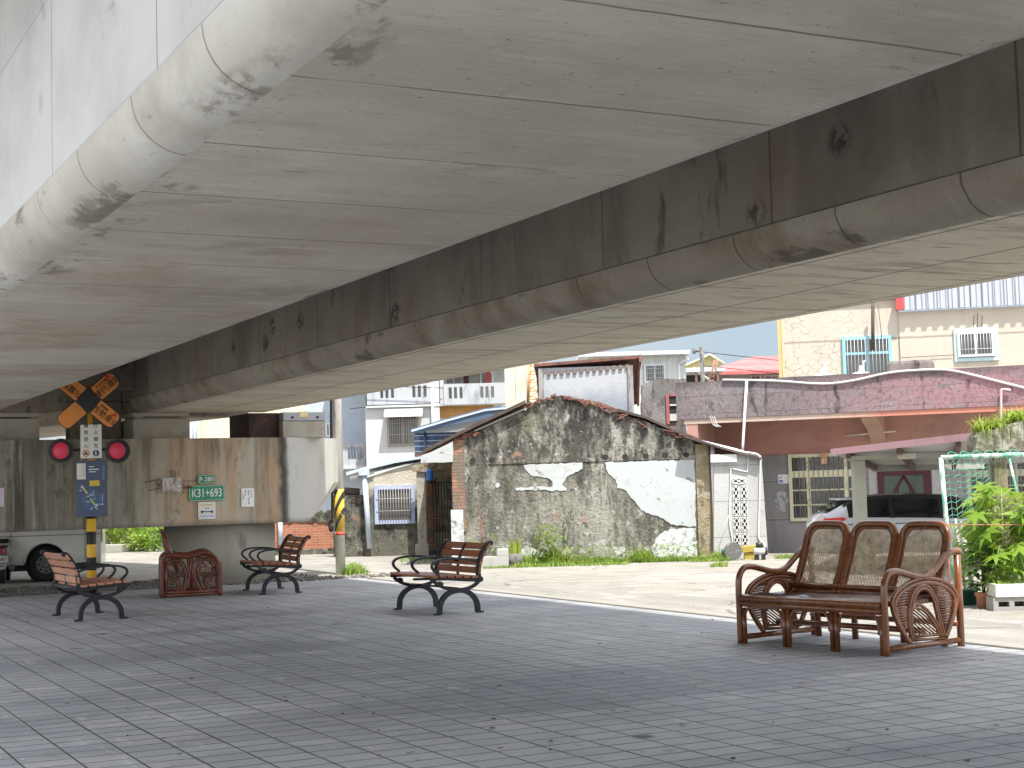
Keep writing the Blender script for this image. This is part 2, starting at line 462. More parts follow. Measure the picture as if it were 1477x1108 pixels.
m_cap = mat('streaked_pier_concrete', (.42, .385, .32), [
    dict(c=(.52, .48, .41), s=(1.1, 1.1, .4), lo=.45, hi=.65, a=.7, o=1),
    dict(c=(.44, .26, .13), s=(1.9, 1.9, .16), lo=.46, hi=.62, a=.6, o=2.2, d=4, x=dict(k='ramp', ax=0, lo=5.6, hi=6.6)),
    dict(c=(.11, .095, .065), s=(2.6, 2.6, .22), lo=.50, hi=.60, a=.6, o=6.5, d=6),
    dict(c=(.12, .10, .07), k='ramp', ax=0, lo=6.3, hi=5.2, wob=.5, ws=1.5, a=.74),
    dict(c=(.30, .28, .23), s=(8, 8, .25), lo=.50, hi=.62, a=.7, o=41, d=5, x=dict(k='ramp', ax=0, lo=5.6, hi=5.0)),
    dict(c=(.05, .042, .028), s=(4, 4, .3), lo=.52, hi=.62, a=.75, o=44, d=6, x=dict(k='ramp', ax=0, lo=5.9, hi=5.3, wob=.3)),
    dict(c=(.46, .45, .40), s=(7.5, 7.5, .35), lo=.55, hi=.66, a=.5, o=8, d=4),
    dict(c=(.09, .08, .05), s=(11, 11, 6), lo=.5, hi=.6, a=.65, o=3, x=dict(s=(1.7, 1.7, .3), lo=.52, hi=.62, o=12)),
    dict(c=(.44, .43, .405), k='ramp', ax=0, lo=8.45, hi=8.62, wob=.1, ws=2.5, a=.85),  # lighter end face: open-sky light painted into the bevel colour
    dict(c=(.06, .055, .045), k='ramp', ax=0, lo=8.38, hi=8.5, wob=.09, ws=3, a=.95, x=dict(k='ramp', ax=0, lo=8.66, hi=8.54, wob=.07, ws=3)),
    dict(c=(.13, .12, .10), s=(3.2, 3.2, .5), lo=.56, hi=.66, a=.75, o=11, x=dict(k='ramp', ax=2, lo=1.6, hi=2.3)),
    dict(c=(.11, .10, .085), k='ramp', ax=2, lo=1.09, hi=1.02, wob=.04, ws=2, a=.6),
], rough=.88, bump=(18, .006, 7))
m_col = mat('column_concrete', (.33, .31, .26), [
    dict(c=(.22, .20, .16), s=(1.6, 1.6, .5), lo=.45, hi=.68, a=.7, o=3),
    dict(c=(.5, .48, .42), s=(5, 5, .5), lo=.58, hi=.7, a=.5, o=5),
    dict(c=(.13, .12, .1), s=(3, 3, 1.4), lo=.62, hi=.7, a=.6, o=8)], rough=.9, bump=(18, .005, 6))
m_ped = mat('pedestal_concrete', (.40, .37, .32), [dict(c=(.25, .22, .18), s=(3, 3, 2), lo=.5, hi=.7, a=.7, o=2)], rough=.9, bump=(20, .004, 5))
m_steel = mat('grey_painted_steel', (.36, .38, .41), [dict(c=(.2, .17, .15), s=(3, 3, 6), lo=.6, hi=.72, a=.6, o=2)], rough=.5, bump=(20, .001, 3))
m_dark = mat('dark_rubber_and_holes', (.02, .02, .02), rough=.7)  # black parts; on hole and recess pieces it paints the shade inside
m_iron = mat('blue_black_cast_iron', (.014, .016, .022), [dict(c=(.045, .048, .056), s=9, lo=.5, hi=.75, a=.5, o=1)], rough=.42, bump=(60, .0015, 4), rough_var=.1, spec=.3)
m_wood = mat('varnished_bench_wood', (.29, .095, .038), [
    dict(c=(.17, .05, .02), s=(2.5, 26, 26), lo=.4, hi=.66, a=.8, o=1, d=5),
    dict(c=(.40, .16, .075), s=(1.1, 9, 9), lo=.52, hi=.72, a=.6, o=4)], rough=.42, bump=(40, .0008, 3), rough_var=.12)
m_cane_pole = mat('lacquered_rattan', (.19, .064, .02), [
    dict(c=(.095, .028, .010), s=(7, 7, 4), lo=.42, hi=.66, a=.85, o=1, d=5),
    dict(c=(.40, .20, .09), s=(9, 9, 9), lo=.62, hi=.76, a=.65, o=4, d=5),
    dict(c=(.05, .016, .008), s=(30, 30, 30), lo=.66, hi=.75, a=.6, o=7)], rough=.27, bump=(30, .002, 4), coat=.35, rough_var=.12)
m_cane_dark = mat('red_brown_rattan', (.135, .032, .015), [
    dict(c=(.08, .02, .01), s=(7, 7, 5), lo=.42, hi=.66, a=.85, o=3),
    dict(c=(.33, .12, .06), s=8, lo=.62, hi=.78, a=.5, o=6)], rough=.34, bump=(30, .0015, 4), coat=.2)
m_cane = mat('woven_cane', (.52, .42, .28), [dict(c=(.2, .14, .08), s=14, lo=.42, hi=.64, a=.8, o=2), dict(c=(.52, .45, .33), s=30, lo=.55, hi=.7, a=.7, o=3)], rough=.6)
m_seat = mat('dark_polished_rattan', (.085, .030, .014), [dict(c=(.20, .085, .04), s=(3, 30, 30), lo=.5, hi=.7, a=.6, o=2)], rough=.22, coat=.3)

def plain(name, c, rough=.7, **k):
    d = tuple(q * .6 for q in c)
    return mat(name, c, [dict(c=d, s=k.pop('s', 5), lo=.5, hi=.78, a=k.pop('a', .45), d=6, o=len(name))], rough=rough, **k)

# ------------------------------------------------------------------ ground
TW = rad(27.3)                       # direction of the viaduct
BD = Vector((-sin(TW), cos(TW), 0)); BN = Vector((cos(TW), sin(TW), 0))
def ns(n, s, z=0): return BN * n + BD * s + Vector((0, 0, z))

m_ground = mat('pale_compacted_gravel', (.30, .285, .255), [
    dict(c=(.37, .36, .33), s=.45, lo=.42, hi=.62, a=.8, o=1),
    dict(c=(.21, .19, .155), s=1.6, lo=.50, hi=.64, a=.65, o=3, d=8),
    dict(c=(.20, .18, .15), s=22, lo=.56, hi=.7, a=.6, o=5, d=4),
    dict(c=(.15, .14, .12), s=(.8, 3, 1), lo=.58, hi=.66, a=.6, o=15, d=8, rg=.7),
    dict(c=(.11, .105, .09), k='vor', ft='DISTANCE_TO_EDGE', s=(.35, .6, 1), lo=.012, hi=.004, a=.7, o=7, dis=.6, x=dict(s=.5, lo=.44, hi=.52, o=18)),
    dict(c=(.46, .445, .41), s=34, lo=.58, hi=.68, a=.6, o=8, d=3)], rough=.95, bump=(30, .03, 5))
g = MB(); g.quad((-350, -120, 0), (350, -120, 0), (350, 700, 0), (-350, 700, 0))
tag(g.build('ground', m_ground), kind='structure')

m_pave = mat('grey_concrete_pavers', (.345, .356, .376), [
    dict(k='brick', pl='xy', bw=.30, bh=.213, m=0, of=0, c=(.265, .275, .295), lo=0, hi=1, a=.7),
    dict(c=(.53, .51, .51), k='brick', pl='xy', bw=.30, bh=.213, m=0, of=0, lo=.72, hi=.9, a=.45),
    dict(c=(.30, .315, .32), s=.5, lo=.46, hi=.66, a=.6, o=2, d=6),
    dict(c=(.50, .51, .52), s=.45, lo=.50, hi=.72, a=.6, o=5, d=7),
    dict(c=(.25, .25, .26), s=2.6, lo=.58, hi=.72, a=.5, o=11, d=7),
    dict(c=(.32, .32, .335), s=45, lo=.55, hi=.74, a=.5, o=7, d=3),
    dict(c=(.07, .07, .075), k='vor', s=(.9, .9, .9), lo=.085, hi=.05, a=.85, o=4.4),
    dict(c=(.17, .18, .205), s=(.22, .5, 1), lo=.50, hi=.62, a=.6, o=51, d=7),
    dict(c=(.58, .57, .55), s=(6, 1.4, 1), lo=.60, hi=.68, a=.4, o=54, d=7),
    dict(c=(.17, .165, .16), s=5, lo=.63, hi=.68, a=.6, o=57, d=7, rg=.65),
    dict(c=(.15, .145, .14), k='brickm', pl='xy', bw=.30, bh=.213, m=.016, of=0, a=.45, x=dict(s=1.6, lo=.44, hi=.60, o=21)),
    dict(c=(.032, .032, .032), k='brickm', pl='xy', bw=.30, bh=.213, m=.0075, of=0, a=.95, h=-.006),
    dict(c=(.50, .50, .51), k='lines', ax=0, sp=.30, off=.009, w=.008, a=.6, x=dict(s=1.2, lo=.40, hi=.55, o=3)),
], rough=.66, bump=(70, .002, 4), spec=.45, rough_var=.12)
pv = MB(); pv.quad((-9, -14, .004), (9.78, -14, .004), (9.78, 25.2, .004), (-9, 25.2, .004))
o = pv.build('plaza_paving', m_pave); o.rotation_euler = (0, 0, TW); tag(o, kind='structure')

m_kerb = mat('kerb_concrete', (.29, .275, .245), [dict(c=(.24, .22, .19), s=3, lo=.5, hi=.7, a=.6), dict(c=(.15, .14, .12), k='lines', ax=1, sp=1.0, w=.012, a=.7), speck((.3, .28, .25), 60)], rough=.9, bump=(30, .004, 5))
k = MB(); k.box(9.785, 10.0, -14, 24.6, -.05, .022, .012)
o = k.build('kerb', m_kerb); o.rotation_euler = (0, 0, TW); tag(o, kind='structure')
m_road = mat('worn_grey_asphalt', (.235, .228, .21), [
    dict(c=(.33, .315, .28), s=(.9, .12, 1), lo=.45, hi=.66, a=.8, o=2, d=7),
    dict(c=(.15, .145, .135), s=(2, .5, 1), lo=.54, hi=.68, a=.6, o=5, d=7),
    dict(c=(.40, .385, .345), s=(2.2, .7, 1), lo=.55, hi=.62, a=.7, o=15, d=7),
    dict(c=(.07, .066, .06), k='vor', ft='DISTANCE_TO_EDGE', s=(.8, .45, 1), lo=.02, hi=.006, a=.7, o=3, x=dict(s=.9, lo=.48, hi=.55, o=8)),
    dict(c=(.42, .40, .36), s=50, lo=.58, hi=.7, a=.5, o=8, d=3)], rough=.92, bump=(50, .008, 4))
r = MB()
pts = [(10.005, s_) for s_ in range(-40, 62, 2)]
far = [(11.5 + .3 * sin(s_ * .55) + .2 * sin(s_ * 1.7) + random.uniform(-.28, .28), s_) for s_ in [q * .4 for q in range(-100, 154)]]
r.prism([(a, b) for a, b in pts] + [(a, b) for a, b in far[::-1]], -.02, .006, axis='z')
o = r.build('road', m_road); o.rotation_euler = (0, 0, TW); tag(o, kind='structure')

m_ballast = mat('dark_rubble', (.13, .12, .105), [
    dict(k='vor', s=16, lo=.1, hi=.6, c=(.27, .25, .22), a=.85), dict(c=(.05, .045, .04), s=7, lo=.48, hi=.62, a=.8, o=3)], rough=.95, bump=(14, .05, 4))
gs = MB(); gs.quad((-9, 25.21, .012), (9.3, 25.21, .012), (9.3, 27.6, .012), (-9, 27.6, .012))
o = gs.build('gravel_strip', m_ballast); o.rotation_euler = (0, 0, TW); tag(o, kind='structure')
st = MB()
for i in range(900):
    n_, s_ = random.uniform(-4, 9.4), random.uniform(25.22, 27.5)
    if random.random() < .25: n_, s_ = random.uniform(7.5, 10.6), random.uniform(24.9, 25.6)
    p = ns(n_, s_, .02); rr = random.uniform(.015, .05)
    bm = bmesh.new(); bmesh.ops.create_icosphere(bm, subdivisions=1, radius=rr)
    for q in bm.verts: q.co *= random.uniform(.7, 1.2)
    st.bm(bm, mat=Matrix.Translation(p) @ Matrix.Diagonal((1, 1, .6, 1)))
tag(st.build('rubble', m_ballast), kind='stuff')

# ------------------------------------------------------------------ viaduct
ZS, RR, ZT = 2.92, .23, 4.75
def girder(parent, n0, n1, s0, s1, msof, mweb, mrnd):
    """box girder: webs, two rounded haunches, soffit"""
    arcL = [(n0 + RR - RR * cos(a), ZS + RR - RR * sin(a)) for a in [pi / 2 * k / 8 for k in range(9)]]
    arcR = [(n1 - RR + RR * sin(a), ZS + RR - RR * cos(a)) for a in [pi / 2 * k / 8 for k in range(9)]]
    b = MB()
    b.quad((n0 + RR, s0, ZS), (n1 - RR, s0, ZS), (n1 - RR, s1, ZS), (n0 + RR, s1, ZS))
    g = b.build('girder_soffit', msof, parent, fix=False)
    for arc in (arcL, arcR):
        h = MB()
        h.add([(a, s0, z) for a, z in arc] + [(a, s1, z) for a, z in arc], [(k, k + 1, k + 10, k + 9) for k in range(8)], True)
        h.build('girder_haunch', mrnd, parent, fix=False)
    w = MB()
    for n_, in ((n0,), (n1,)):
        w.quad((n_, s0, ZS + RR), (n_, s1, ZS + RR), (n_, s1, ZT), (n_, s0, ZT))
    prof = arcL + arcR + [(n1, ZT), (n0, ZT)]
    w.add([(a, s0, z) for a, z in prof], [list(range(len(prof)))])
    w.add([(a, s1, z) for a, z in prof], [list(range(len(prof)))[::-1]])
    w.build('girder_web', mweb, parent, fix=False)
def span(loc, yaw, s0, s1, label):
    root = empty('viaduct_span', loc, yaw, label, 'bridge', 'spans of the concrete viaduct')
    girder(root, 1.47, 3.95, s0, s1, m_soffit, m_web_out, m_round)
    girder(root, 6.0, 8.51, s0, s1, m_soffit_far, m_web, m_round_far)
    d = MB(); d.box(.55, 9.42, s0, s1, ZT + .003, ZT + .3)
    d.build('deck_slab', m_deck, root)
    if s0 < 0:
        d = MB(); d.box(.9, 9.2, s1 + .003, s1 + 1.6, ZT + .05, ZT + .25); d.build('joint_sun_blocker', m_deck, root)  # unseen slab added to keep sun out of the span joint
        d = MB(); d.box(3.96, 5.99, s1 - .35, s1 - .003, ZS + .35, ZT - .003); d.build('gap_fill_wall', m_web, root)  # wall added to darken the bright gap between the girder ends
    for n_ in (.55, 9.22):
        d = MB(); d.box(n_, n_ + .2, s0, s1, ZT + .303, ZT + 1.25)
        d.build('parapet', m_deck, root)
    return root
span((0, 0, 0), TW, -13, 25.55, 'grey concrete viaduct span overhead with two rounded box girders')
piv = ns(9.3, 26.9)
L2 = rad(11.5)
c2 = piv - (Vector((cos(TW + L2), sin(TW + L2), 0)) * 9.3)
span(c2, TW + L2, .1, 30, 'next viaduct span starting behind the pier and running on to the left')

# ------------------------------------------------------------------ pier
PF = Face(0, 0, TW, origin=ns(0, 25.2))
pier = on(PF, 'bridge_pier', 'wide streaked concrete pier cap on round columns under the viaduct', 'bridge pier')
top = [(.6, .4), (1.1, 0), (8.6, 0), (9.72, .72), (9.98, 1.12), (9.72, 1.52), (8.6, 2.2), (1.1, 2.2), (.6, 1.8)]
low = [(.9, .4), (1.1, 0), (8.6, 0), (9.12, .36), (9.2, 1.12), (9.12, 1.84), (8.6, 2.2), (1.1, 2.2), (.9, 1.8)]
Zb, Zm, Zt = 1.01, 1.68, 2.47
cp = MB(); k = len(top)
vs = [(a, b, Zb) for a, b in low] + [(a, b, Zm) for a, b in top] + [(a, b, Zt) for a, b in top]
fs = [list(range(k))[::-1], list(range(2 * k, 3 * k))] + [(j * k + i, j * k + (i + 1) % k, (j + 1) * k + (i + 1) % k, (j + 1) * k + i) for j in (0, 1) for i in range(k)]
cp.add(vs, fs); cp.build('pier_cap', m_cap, pier)
for n_ in (2.6, 7.72):
    c = MB(); c.disc((n_, 1.12, -.1), .96, (0, 0, 1), 1.108, 40); c.build('column', m_col, pier)
b = MB(); b.box(5.12, 5.98, .95, 1.3, Zt + .002, ZS + .8); b.build('gap_darkening_wall', m_web, pier)  # dark wall added to block the bright view under the next span
# pedestals, bearings
for (x0, x1, y0, y1, ym, kind) in ((192, 274, 590, 604, 632, 'b'), (408, 470, 591, 607, 630.5, 's'), (-70, 57, 591, 604, 634, 'b')):
    a0, a1, z0, z1 = PF.rect(x0, ym, x1, y1 - .001, .25)
    zz = PF.uz((x0 + x1) / 2, y1, .25)[1]
    p = MB(); p.box(a0, a1, .25, 1.95, Zt + .002, zz, .015); p.build('pedestal', m_ped, pier)
    q = MB()
    if kind == 'b':
        q.box(a0 + .04, a1 - .03, .3, 1.0, zz + .002, ZS - .07, .008)
        q.box(a0, a1, .28, 1.0, ZS - .068, ZS - .004, .004)
        for e in (a0 + .06, a1 - .12): q.box(e, e + .07, .262, .30, zz + .01, ZS - .07)
        ob = q.build('bearing', m_steel if False else m_ped, pier)
        r = MB(); r.box(a0 + .18, a1 - .16, .285, .299, zz + .05, ZS - .085)
        r.build('bearing_gap', m_dark, ob)
    else:
        q.box(a0 + .005, a1 - .012, .23, 1.0, zz + .003, ZS - .003, .01)
        ob = q.build('bearing_box', m_steel, pier)
        b_ = MB()
        for e in (.22, .8): b_.disc((a0 + (a1 - a0) * e, .231, zz + .06), .022, (0, -1, 0), .015, 10)
        b_.build('bolt', m_dark, ob)
        s_ = MB(); s_.box(a0 + .30, a0 + .46, .221, .228, zz + .06, zz + .16)
        s_.build('warning_sticker', mat('yellow_sticker', (.75, .48, .05), [dict(c=(.8, .78, .7), s=22, lo=.5, hi=.55)], rough=.5), ob)
        d_ = MB(); d_.box(a0 - .55, a0 - .01, .45, 1.6, Zt + .002, ZS - .004, .01); d_.build('shear_block', mat('rusty_dark_steel', (.035, .022, .018), [dict(c=(.10, .04, .025), s=5, lo=.5, hi=.7)], rough=.8), pier)
        d_ = MB(); d_.box(a1 - .08, a1 + .10, .6, 1.1, Zt + .002, Zt + .22, .01); d_.build('bracket', m_steel, pier)

# ------------------------------------------------------------------ things on the pier face
def flat_on(fc, name, x0, y0, x1, y1, m, label, cat, v0=-.022, v1=-.004, ch=.0, group=None):
    a0, a1, z0, z1 = fc.rect(x0, y0, x1, y1, v0)
    b = MB(); cx, cz = (a0 + a1) / 2, (z0 + z1) / 2
    b.box(a0 - cx, a1 - cx, 0, v1 - v0, z0 - cz, z1 - cz, ch)
    o = b.build(name, m)
    o.location = fc.w(cx, v0, cz); o.rotation_euler = (0, 0, fc.yaw)
    tag(o, label, cat, group)
    return o, a1 - a0, z1 - z0
def rounded(w, h, r, n=5):
    P = []
    for cx, cz, a0 in ((w / 2 - r, h / 2 - r, 0), (-w / 2 + r, h / 2 - r, pi / 2), (-w / 2 + r, -h / 2 + r, pi), (w / 2 - r, -h / 2 + r, 1.5 * pi)):
        P += [(cx + r * cos(a0 + pi / 2 * k / n), cz + r * sin(a0 + pi / 2 * k / n)) for k in range(n + 1)]
    return P
m_green = mat('green_sign_enamel', (.012, .16, .075), [dict(c=(.03, .24, .13), s=4, lo=.45, hi=.7, a=.6)], rough=.42)
m_green2 = mat('bright_green_sign_enamel', (.020, .24, .125), [dict(c=(.012, .17, .08), s=3, lo=.45, hi=.7, a=.6)], rough=.42)
m_white = mat('white_lettering', (.82, .84, .80), rough=.5)
m_black = mat('black_lettering', (.02, .02, .02), rough=.6)
m_red = mat('red_marking', (.62, .03, .025), rough=.5)
m_grey_ink = mat('grey_ink', (.13, .13, .15), rough=.7)
def green_plate(x0, y0, x1, y1, s, m, label, size, sx):
    a0, a1, z0, z1 = PF.rect(x0, y0, x1, y1, -.03)
    w, h = a1 - a0, z1 - z0
    b = MB(); b.prism(rounded(w, h, .04), 0, .02)
    o = b.build('sign_plate', m); o.location = PF.w((a0 + a1) / 2, -.03, (z0 + z1) / 2); o.rotation_euler = (0, rad(-.6), TW)
    tag(o, label, 'sign', 'green plates on the pier')
    e = MB(); pr = rounded(w - .02, h - .02, .035)
    e.tube([(p[0], -.001, p[1]) for p in pr], .0035, 4, closed=True); e.build('border_line', m_white, o)
    text('lettering', s, size, m_white, o, (0, -.003, -.005), sx=sx, ext=.0015)
green_plate(285, 684.6, 310.5, 697.8, 'P-280', m_green, 'small dark green plate reading P-280 above the larger plate', .115, .92)
green_plate(272.5, 700, 324, 722.5, 'K31+693', m_green2, 'larger green plate reading K31+693 on the pier', .20, .70)
m_paper = mat('faded_paper', (.74, .73, .66), [dict(c=(.5, .5, .48), s=6, lo=.5, hi=.72, a=.5)], rough=.85)
m_paper_w = mat('white_paper', (.82, .82, .82), [dict(c=(.6, .6, .6), s=6, lo=.55, hi=.75, a=.4)], rough=.8)
m_paper_p = mat('pink_paper', (.62, .50, .58), [dict(c=(.5, .4, .46), s=6, lo=.5, hi=.7, a=.5)], rough=.85)
o, w, h = flat_on(PF, 'poster', 286, 724, 311, 749, m_paper, 'faded poster with blue ribbon picture taped under the K31 plate', 'poster')
b = MB(); b.box(-w * .40, w * .40, -.004, -.001, -h * .36, -h * .28); b.build('print_band', mat('pale_blue_print', (.35, .48, .68), rough=.8), o)
b = MB()
for sx_ in (-1, 1):
    b.prism([(sx_ * w * .16, -h * .06), (sx_ * w * .36, h * .02), (sx_ * w * .33, -h * .18), (sx_ * w * .24, -h * .12)], -.004, -.001)
b.tube([(w * .3 * t, -.003, h * (-.02 - .05 * cos(t * pi / 2))) for t in (-1, -.5, 0, .5, 1)], .008, 4)
b.build('ribbon_print', mat('navy_print', (.05, .09, .30), rough=.8), o)
b = MB(); b.box(-w * .36, w * .36, -.004, -.001, h * .30, h * .345); b.build('heading_print', mat('ochre_print', (.52, .33, .12), rough=.8), o)
b = MB(); b.box(-w * .12, w * .14, -.004, -.001, h * .12, h * .16); b.build('subheading_print', m_grey_ink, o)
def squiggle(b, x, z0, z1, n, hw):
    for k in range(n):
        zc = z1 + (z0 - z1) * (k + .5) / n; hh = abs(z1 - z0) / n * .36
        for q in range(3): b.box(x - hw * random.uniform(.6, 1), x + hw * random.uniform(.6, 1), -.004, -.001, zc + hh * (q - 1) * .7 - hh * .13, zc + hh * (q - 1) * .7 + hh * .13)
        b.box(x + hw * random.uniform(-.6, .4), x + hw * random.uniform(-.3, .6) + .004, -.0045, -.001, zc - hh, zc + hh)
o, w, h = flat_on(PF, 'notice', 348.5, 704.5, 366.5, 731, m_paper_w, 'white paper notice with columns of small black writing on the pier', 'notice')
b = MB()
for x, z0, z1, n in ((.3, .42, 0, 4), (.05, .42, .1, 3), (.07, .02, -.36, 3), (-.2, .42, .1, 3), (-.36, .2, -.1, 3)):
    squiggle(b, x * w, z0 * h if z0 < z1 else z1 * h, max(z0, z1) * h, n, w * .055)
b.build('print', m_black, o)
o, w, h = flat_on(PF, 'notice', -12, 704, 6, 731, m_paper_p, 'pinkish paper notice at the left end of the pier', 'notice')
b = MB(); squiggle(b, .1 * w, .02 * h, .45 * h, 4, w * .06); b.build('print', m_black, o)
# cable bracket with crumpled sheet
a0, a1, z0, z1 = PF.rect(234.5, 689, 262, 709, -.08)
br = on(PF, 'cable_bracket', 'rusty reinforcement ends and crumpled sheet sticking out of the pier', 'bracket')
b = MB()
for i in range(9):
    x = random.uniform(a0 - .14, a1 + .28); z = random.uniform(z0 - .03, z1 + .02)
    dx = random.uniform(-.3, .3)
    b.tube(smooth_path([(x, -.005, z), (x + dx * .3, -.05, z + random.uniform(-.03, .03)), (x + dx, -.06, z + random.uniform(-.05, .05))], 4), .006, 5)
for i in range(3):
    x = a0 + .14 + i * .04; b.tube(smooth_path([(x, -.005, z1 - .02), (x + .01, -.05, z1 + .06), (x - .02, -.05, z1 + .13)], 4), .005, 5)
b.tube([(a1, -.03, z0 + .17), (a1 + .26, -.03, z0 + .165)], .005, 5); b.tube([(a1, -.03, z0 + .06), (a1 + .26, -.03, z0 + .075)], .006, 5)
b.build('rebar', mat('rusty_iron', (.09, .05, .035), [dict(c=(.03, .025, .022), s=20, lo=.45, hi=.6)], rough=.9), br)
bm = bmesh.new(); bmesh.ops.create_grid(bm, x_segments=9, y_segments=7, size=.5)
sh = MB()
for q in bm.verts:
    q.co = Vector((a0 + (q.co.x + .5) * (a1 - a0), -.075 + random.uniform(-.022, .022), z0 + (q.co.y + .5) * (z1 - z0)))
bmesh.ops.solidify(bm, geom=bm.faces[:], thickness=.006)
sh.bm(bm); sh.build('crumpled_sheet', mat('pale_sheet', (.58, .54, .50), [dict(c=(.3, .25, .22), s=7, lo=.5, hi=.66)], rough=.75), br)
# ------------------------------------------------------------------ crossing sign post
CF = Face(131, 24.1, rad(4))
cs = on(CF, 'crossing_sign', 'old level crossing post with orange crossbuck, two red lamps and blue map board', 'crossing sign')
ux = lambda x, y, v=0: CF.uz(x, y, v)
m_band = mat('yellow_black_paint', (.78, .46, .045), [
    dict(k='band', ax=2, sp=.404, off=.02, duty=.5, c=(.022, .02, .02)),
    dict(c=(.25, .2, .12), s=(14, 14, 8), lo=.64, hi=.72, a=.5)], rough=.5)
m_yel = mat('amber_paint', (.62, .32, .03), [dict(c=(.4, .2, .03), s=6, lo=.5, hi=.7, a=.5)], rough=.5)
m_orange = mat('orange_board', (.80, .28, .05), [dict(c=(.66, .21, .035), s=3.5, lo=.45, hi=.7, a=.6), dict(c=(.70, .34, .12), s=9, lo=.6, hi=.75, a=.4)], rough=.5)
m_navy = mat('navy_board', (.012, .035, .10), [dict(c=(.02, .055, .15), s=3, lo=.45, hi=.7, a=.7)], rough=.35)
m_lens = mat('red_lamp_lens', (.62, .045, .095), [dict(c=(.5, .03, .06), s=60, lo=.5, hi=.7, a=.5)], rough=.4, emit=((.75, .03, .09), .04))
m_lampb = mat('black_lamp_board', (.018, .02, .025), rough=.5)
zs0 = ux(131, 746)[1]; ztop = ux(128, 553)[1]
b = MB(); b.disc((0, 0, 0), .075, (0, 0, 1), zs0 + .04, 20); b.build('pole', m_band, cs)
b = MB(); b.disc((0, 0, zs0 + .042), .045, (0, 0, 1), ztop - zs0 - .05, 16); b.build('mast', m_yel, cs)
b = MB(); b.disc((0, 0, 0.002), .15, (0, 0, 1), .03, 16); b.build('base_plate', m_dark, cs)
# crossbuck
cu_, cz_ = ux(129.5, 578.5)
pxm = 24.1 / FPX
span_l, half_w = 52 * pxm, 13.0 * pxm
ang = math.atan2(33, 39)
def blade(sgn):
    L_, Wd, r_ = span_l, half_w, .09
    P = []
    for ex in (1, -1):
        for k_ in range(7):
            a = (-pi / 2 + pi * k_ / 6)
            # rounded corners at each end
        pass
    P = rounded(2 * L_, 2 * Wd, .10, 5)
    c, s_ = cos(ang * sgn), sin(ang * sgn)
    return [(cu_ + p[0] * c - p[1] * s_, cz_ + p[0] * s_ + p[1] * c) for p in P], c, s_
edge = 3.2 * pxm
for i, sgn in enumerate((1, -1)):
    P, c, s_ = blade(sgn)
    v0 = -.085 - i * .022
    b = MB(); b.prism([(cu_ + (p[0] - cu_) * 1.0, p[1]) for p in P], v0, v0 + .02)
    bl = b.build('crossbuck_blade', m_lampb, cs)
    # orange end fields
    for e in (1, -1):
        l0, l1 = half_w * 1.06, span_l - .012
        F_ = rounded(l1 - l0, 2 * half_w - .026, .085, 5)
        F_ = [(p[0] + (l0 + l1) / 2, p[1]) for p in F_]
        # square inner end
        F_ = [((l0 if p[0] < (l0 + l1) / 2 and True else p[0]), (p[1] if p[0] > (l0 + l1) / 2 else (half_w - .013) * (1 if p[1] > 0 else -1))) for p in F_]
        Q = [(cu_ + e * (p[0] * c - p[1] * s_), cz_ + e * (p[0] * s_ + p[1] * c)) for p in F_]
        b = MB(); b.prism(Q, v0 - .005, v0 - .0006); b.build('orange_field', m_orange, bl)
m_brn = mat('dark_brown_lettering', (.07, .028, .012), rough=.6)
def btxt(s, size, dist, off, a_, m, sx=1.0):
    c, s_ = cos(a_), sin(a_)
    u = cu_ + dist * c - off * s_; z = cz_ + dist * s_ + off * c
    text('lettering', s, size, m, cs, (u, -.116, z), rot=(pi / 2, -a_, 0), sx=sx)
dm = (half_w + span_l) / 2
btxt('替代道路', .125, dm + .01, -.035, ang, m_brn)
btxt('往平交道', .055, dm - .03, .07, ang, m_brn)
btxt('西勢車站', .125, dm + .01, -.035, -ang, m_brn)
btxt('屏東線', .05, dm - .09, .065, -ang, m_brn)
btxt('鐵路舊址', .125, -(dm + .01), -.035, -ang, m_brn)
def arrow(dist, off, a_):
    c, s_ = cos(a_), sin(a_)
    P = [(-.05, -.015), (.02, -.015), (.02, -.045), (.075, .005), (.02, .05), (.02, .02), (-.05, .02)]
    Q = []
    for x, y in P:
        x, y = x * .9, y * .9
        xr, yr = x * cos(.7) - y * sin(.7), x * sin(.7) + y * cos(.7)
        X, Y = dist + xr, off + yr
        Q.append((cu_ + X * c - Y * s_, cz_ + X * s_ + Y * c))
    b = MB(); b.prism(Q, -.117, -.1135); b.build('red_arrow', m_red, cs)
arrow(span_l - .12, .075, ang); arrow(span_l - .12, .06, -ang)
# lamps
for x, y in ((88.5, 650.5), (170, 650.5)):
    u, z = ux(x, y, -.02)
    b = MB(); b.disc((u, -.06, z), .195, (0, 1, 0), .03, 36)
    lm = b.build('signal_lamp', m_lampb, cs)
    b = MB()
    b.tube([(u + .146 * cos(a), -.10, z + .146 * sin(a)) for a in [2 * pi * k / 32 for k in range(32)]], .014, 8, closed=True)
    hood = [(u + .155 * cos(a), z + .155 * sin(a)) for a in [pi * k / 16 for k in range(17)]]
    b.build('lens_ring', m_lampb, lm)
    b = MB(); n_ = 28; vs = [(u, -.105, z)]
    for ring, rr in ((1, .07), (2, .137)):
        for q in range(n_): vs.append((u + rr * cos(2 * pi * q / n_), -.105 + (.012 if ring == 1 else .035), z + rr * sin(2 * pi * q / n_)))
    fs = [(0, 1 + q, 1 + (q + 1) % n_) for q in range(n_)] + [(1 + q, 1 + n_ + q, 1 + n_ + (q + 1) % n_, 1 + (q + 1) % n_) for q in range(n_)]
    b.add(vs, fs, True); b.build('lens', m_lens, lm)
ua, zz = ux(88, 650); ub, _ = ux(170, 650)
b = MB(); b.tube([(ua, -.015, zz), (ub, -.015, zz)], .022, 10); b.build('lamp_arm', m_lampb, cs)
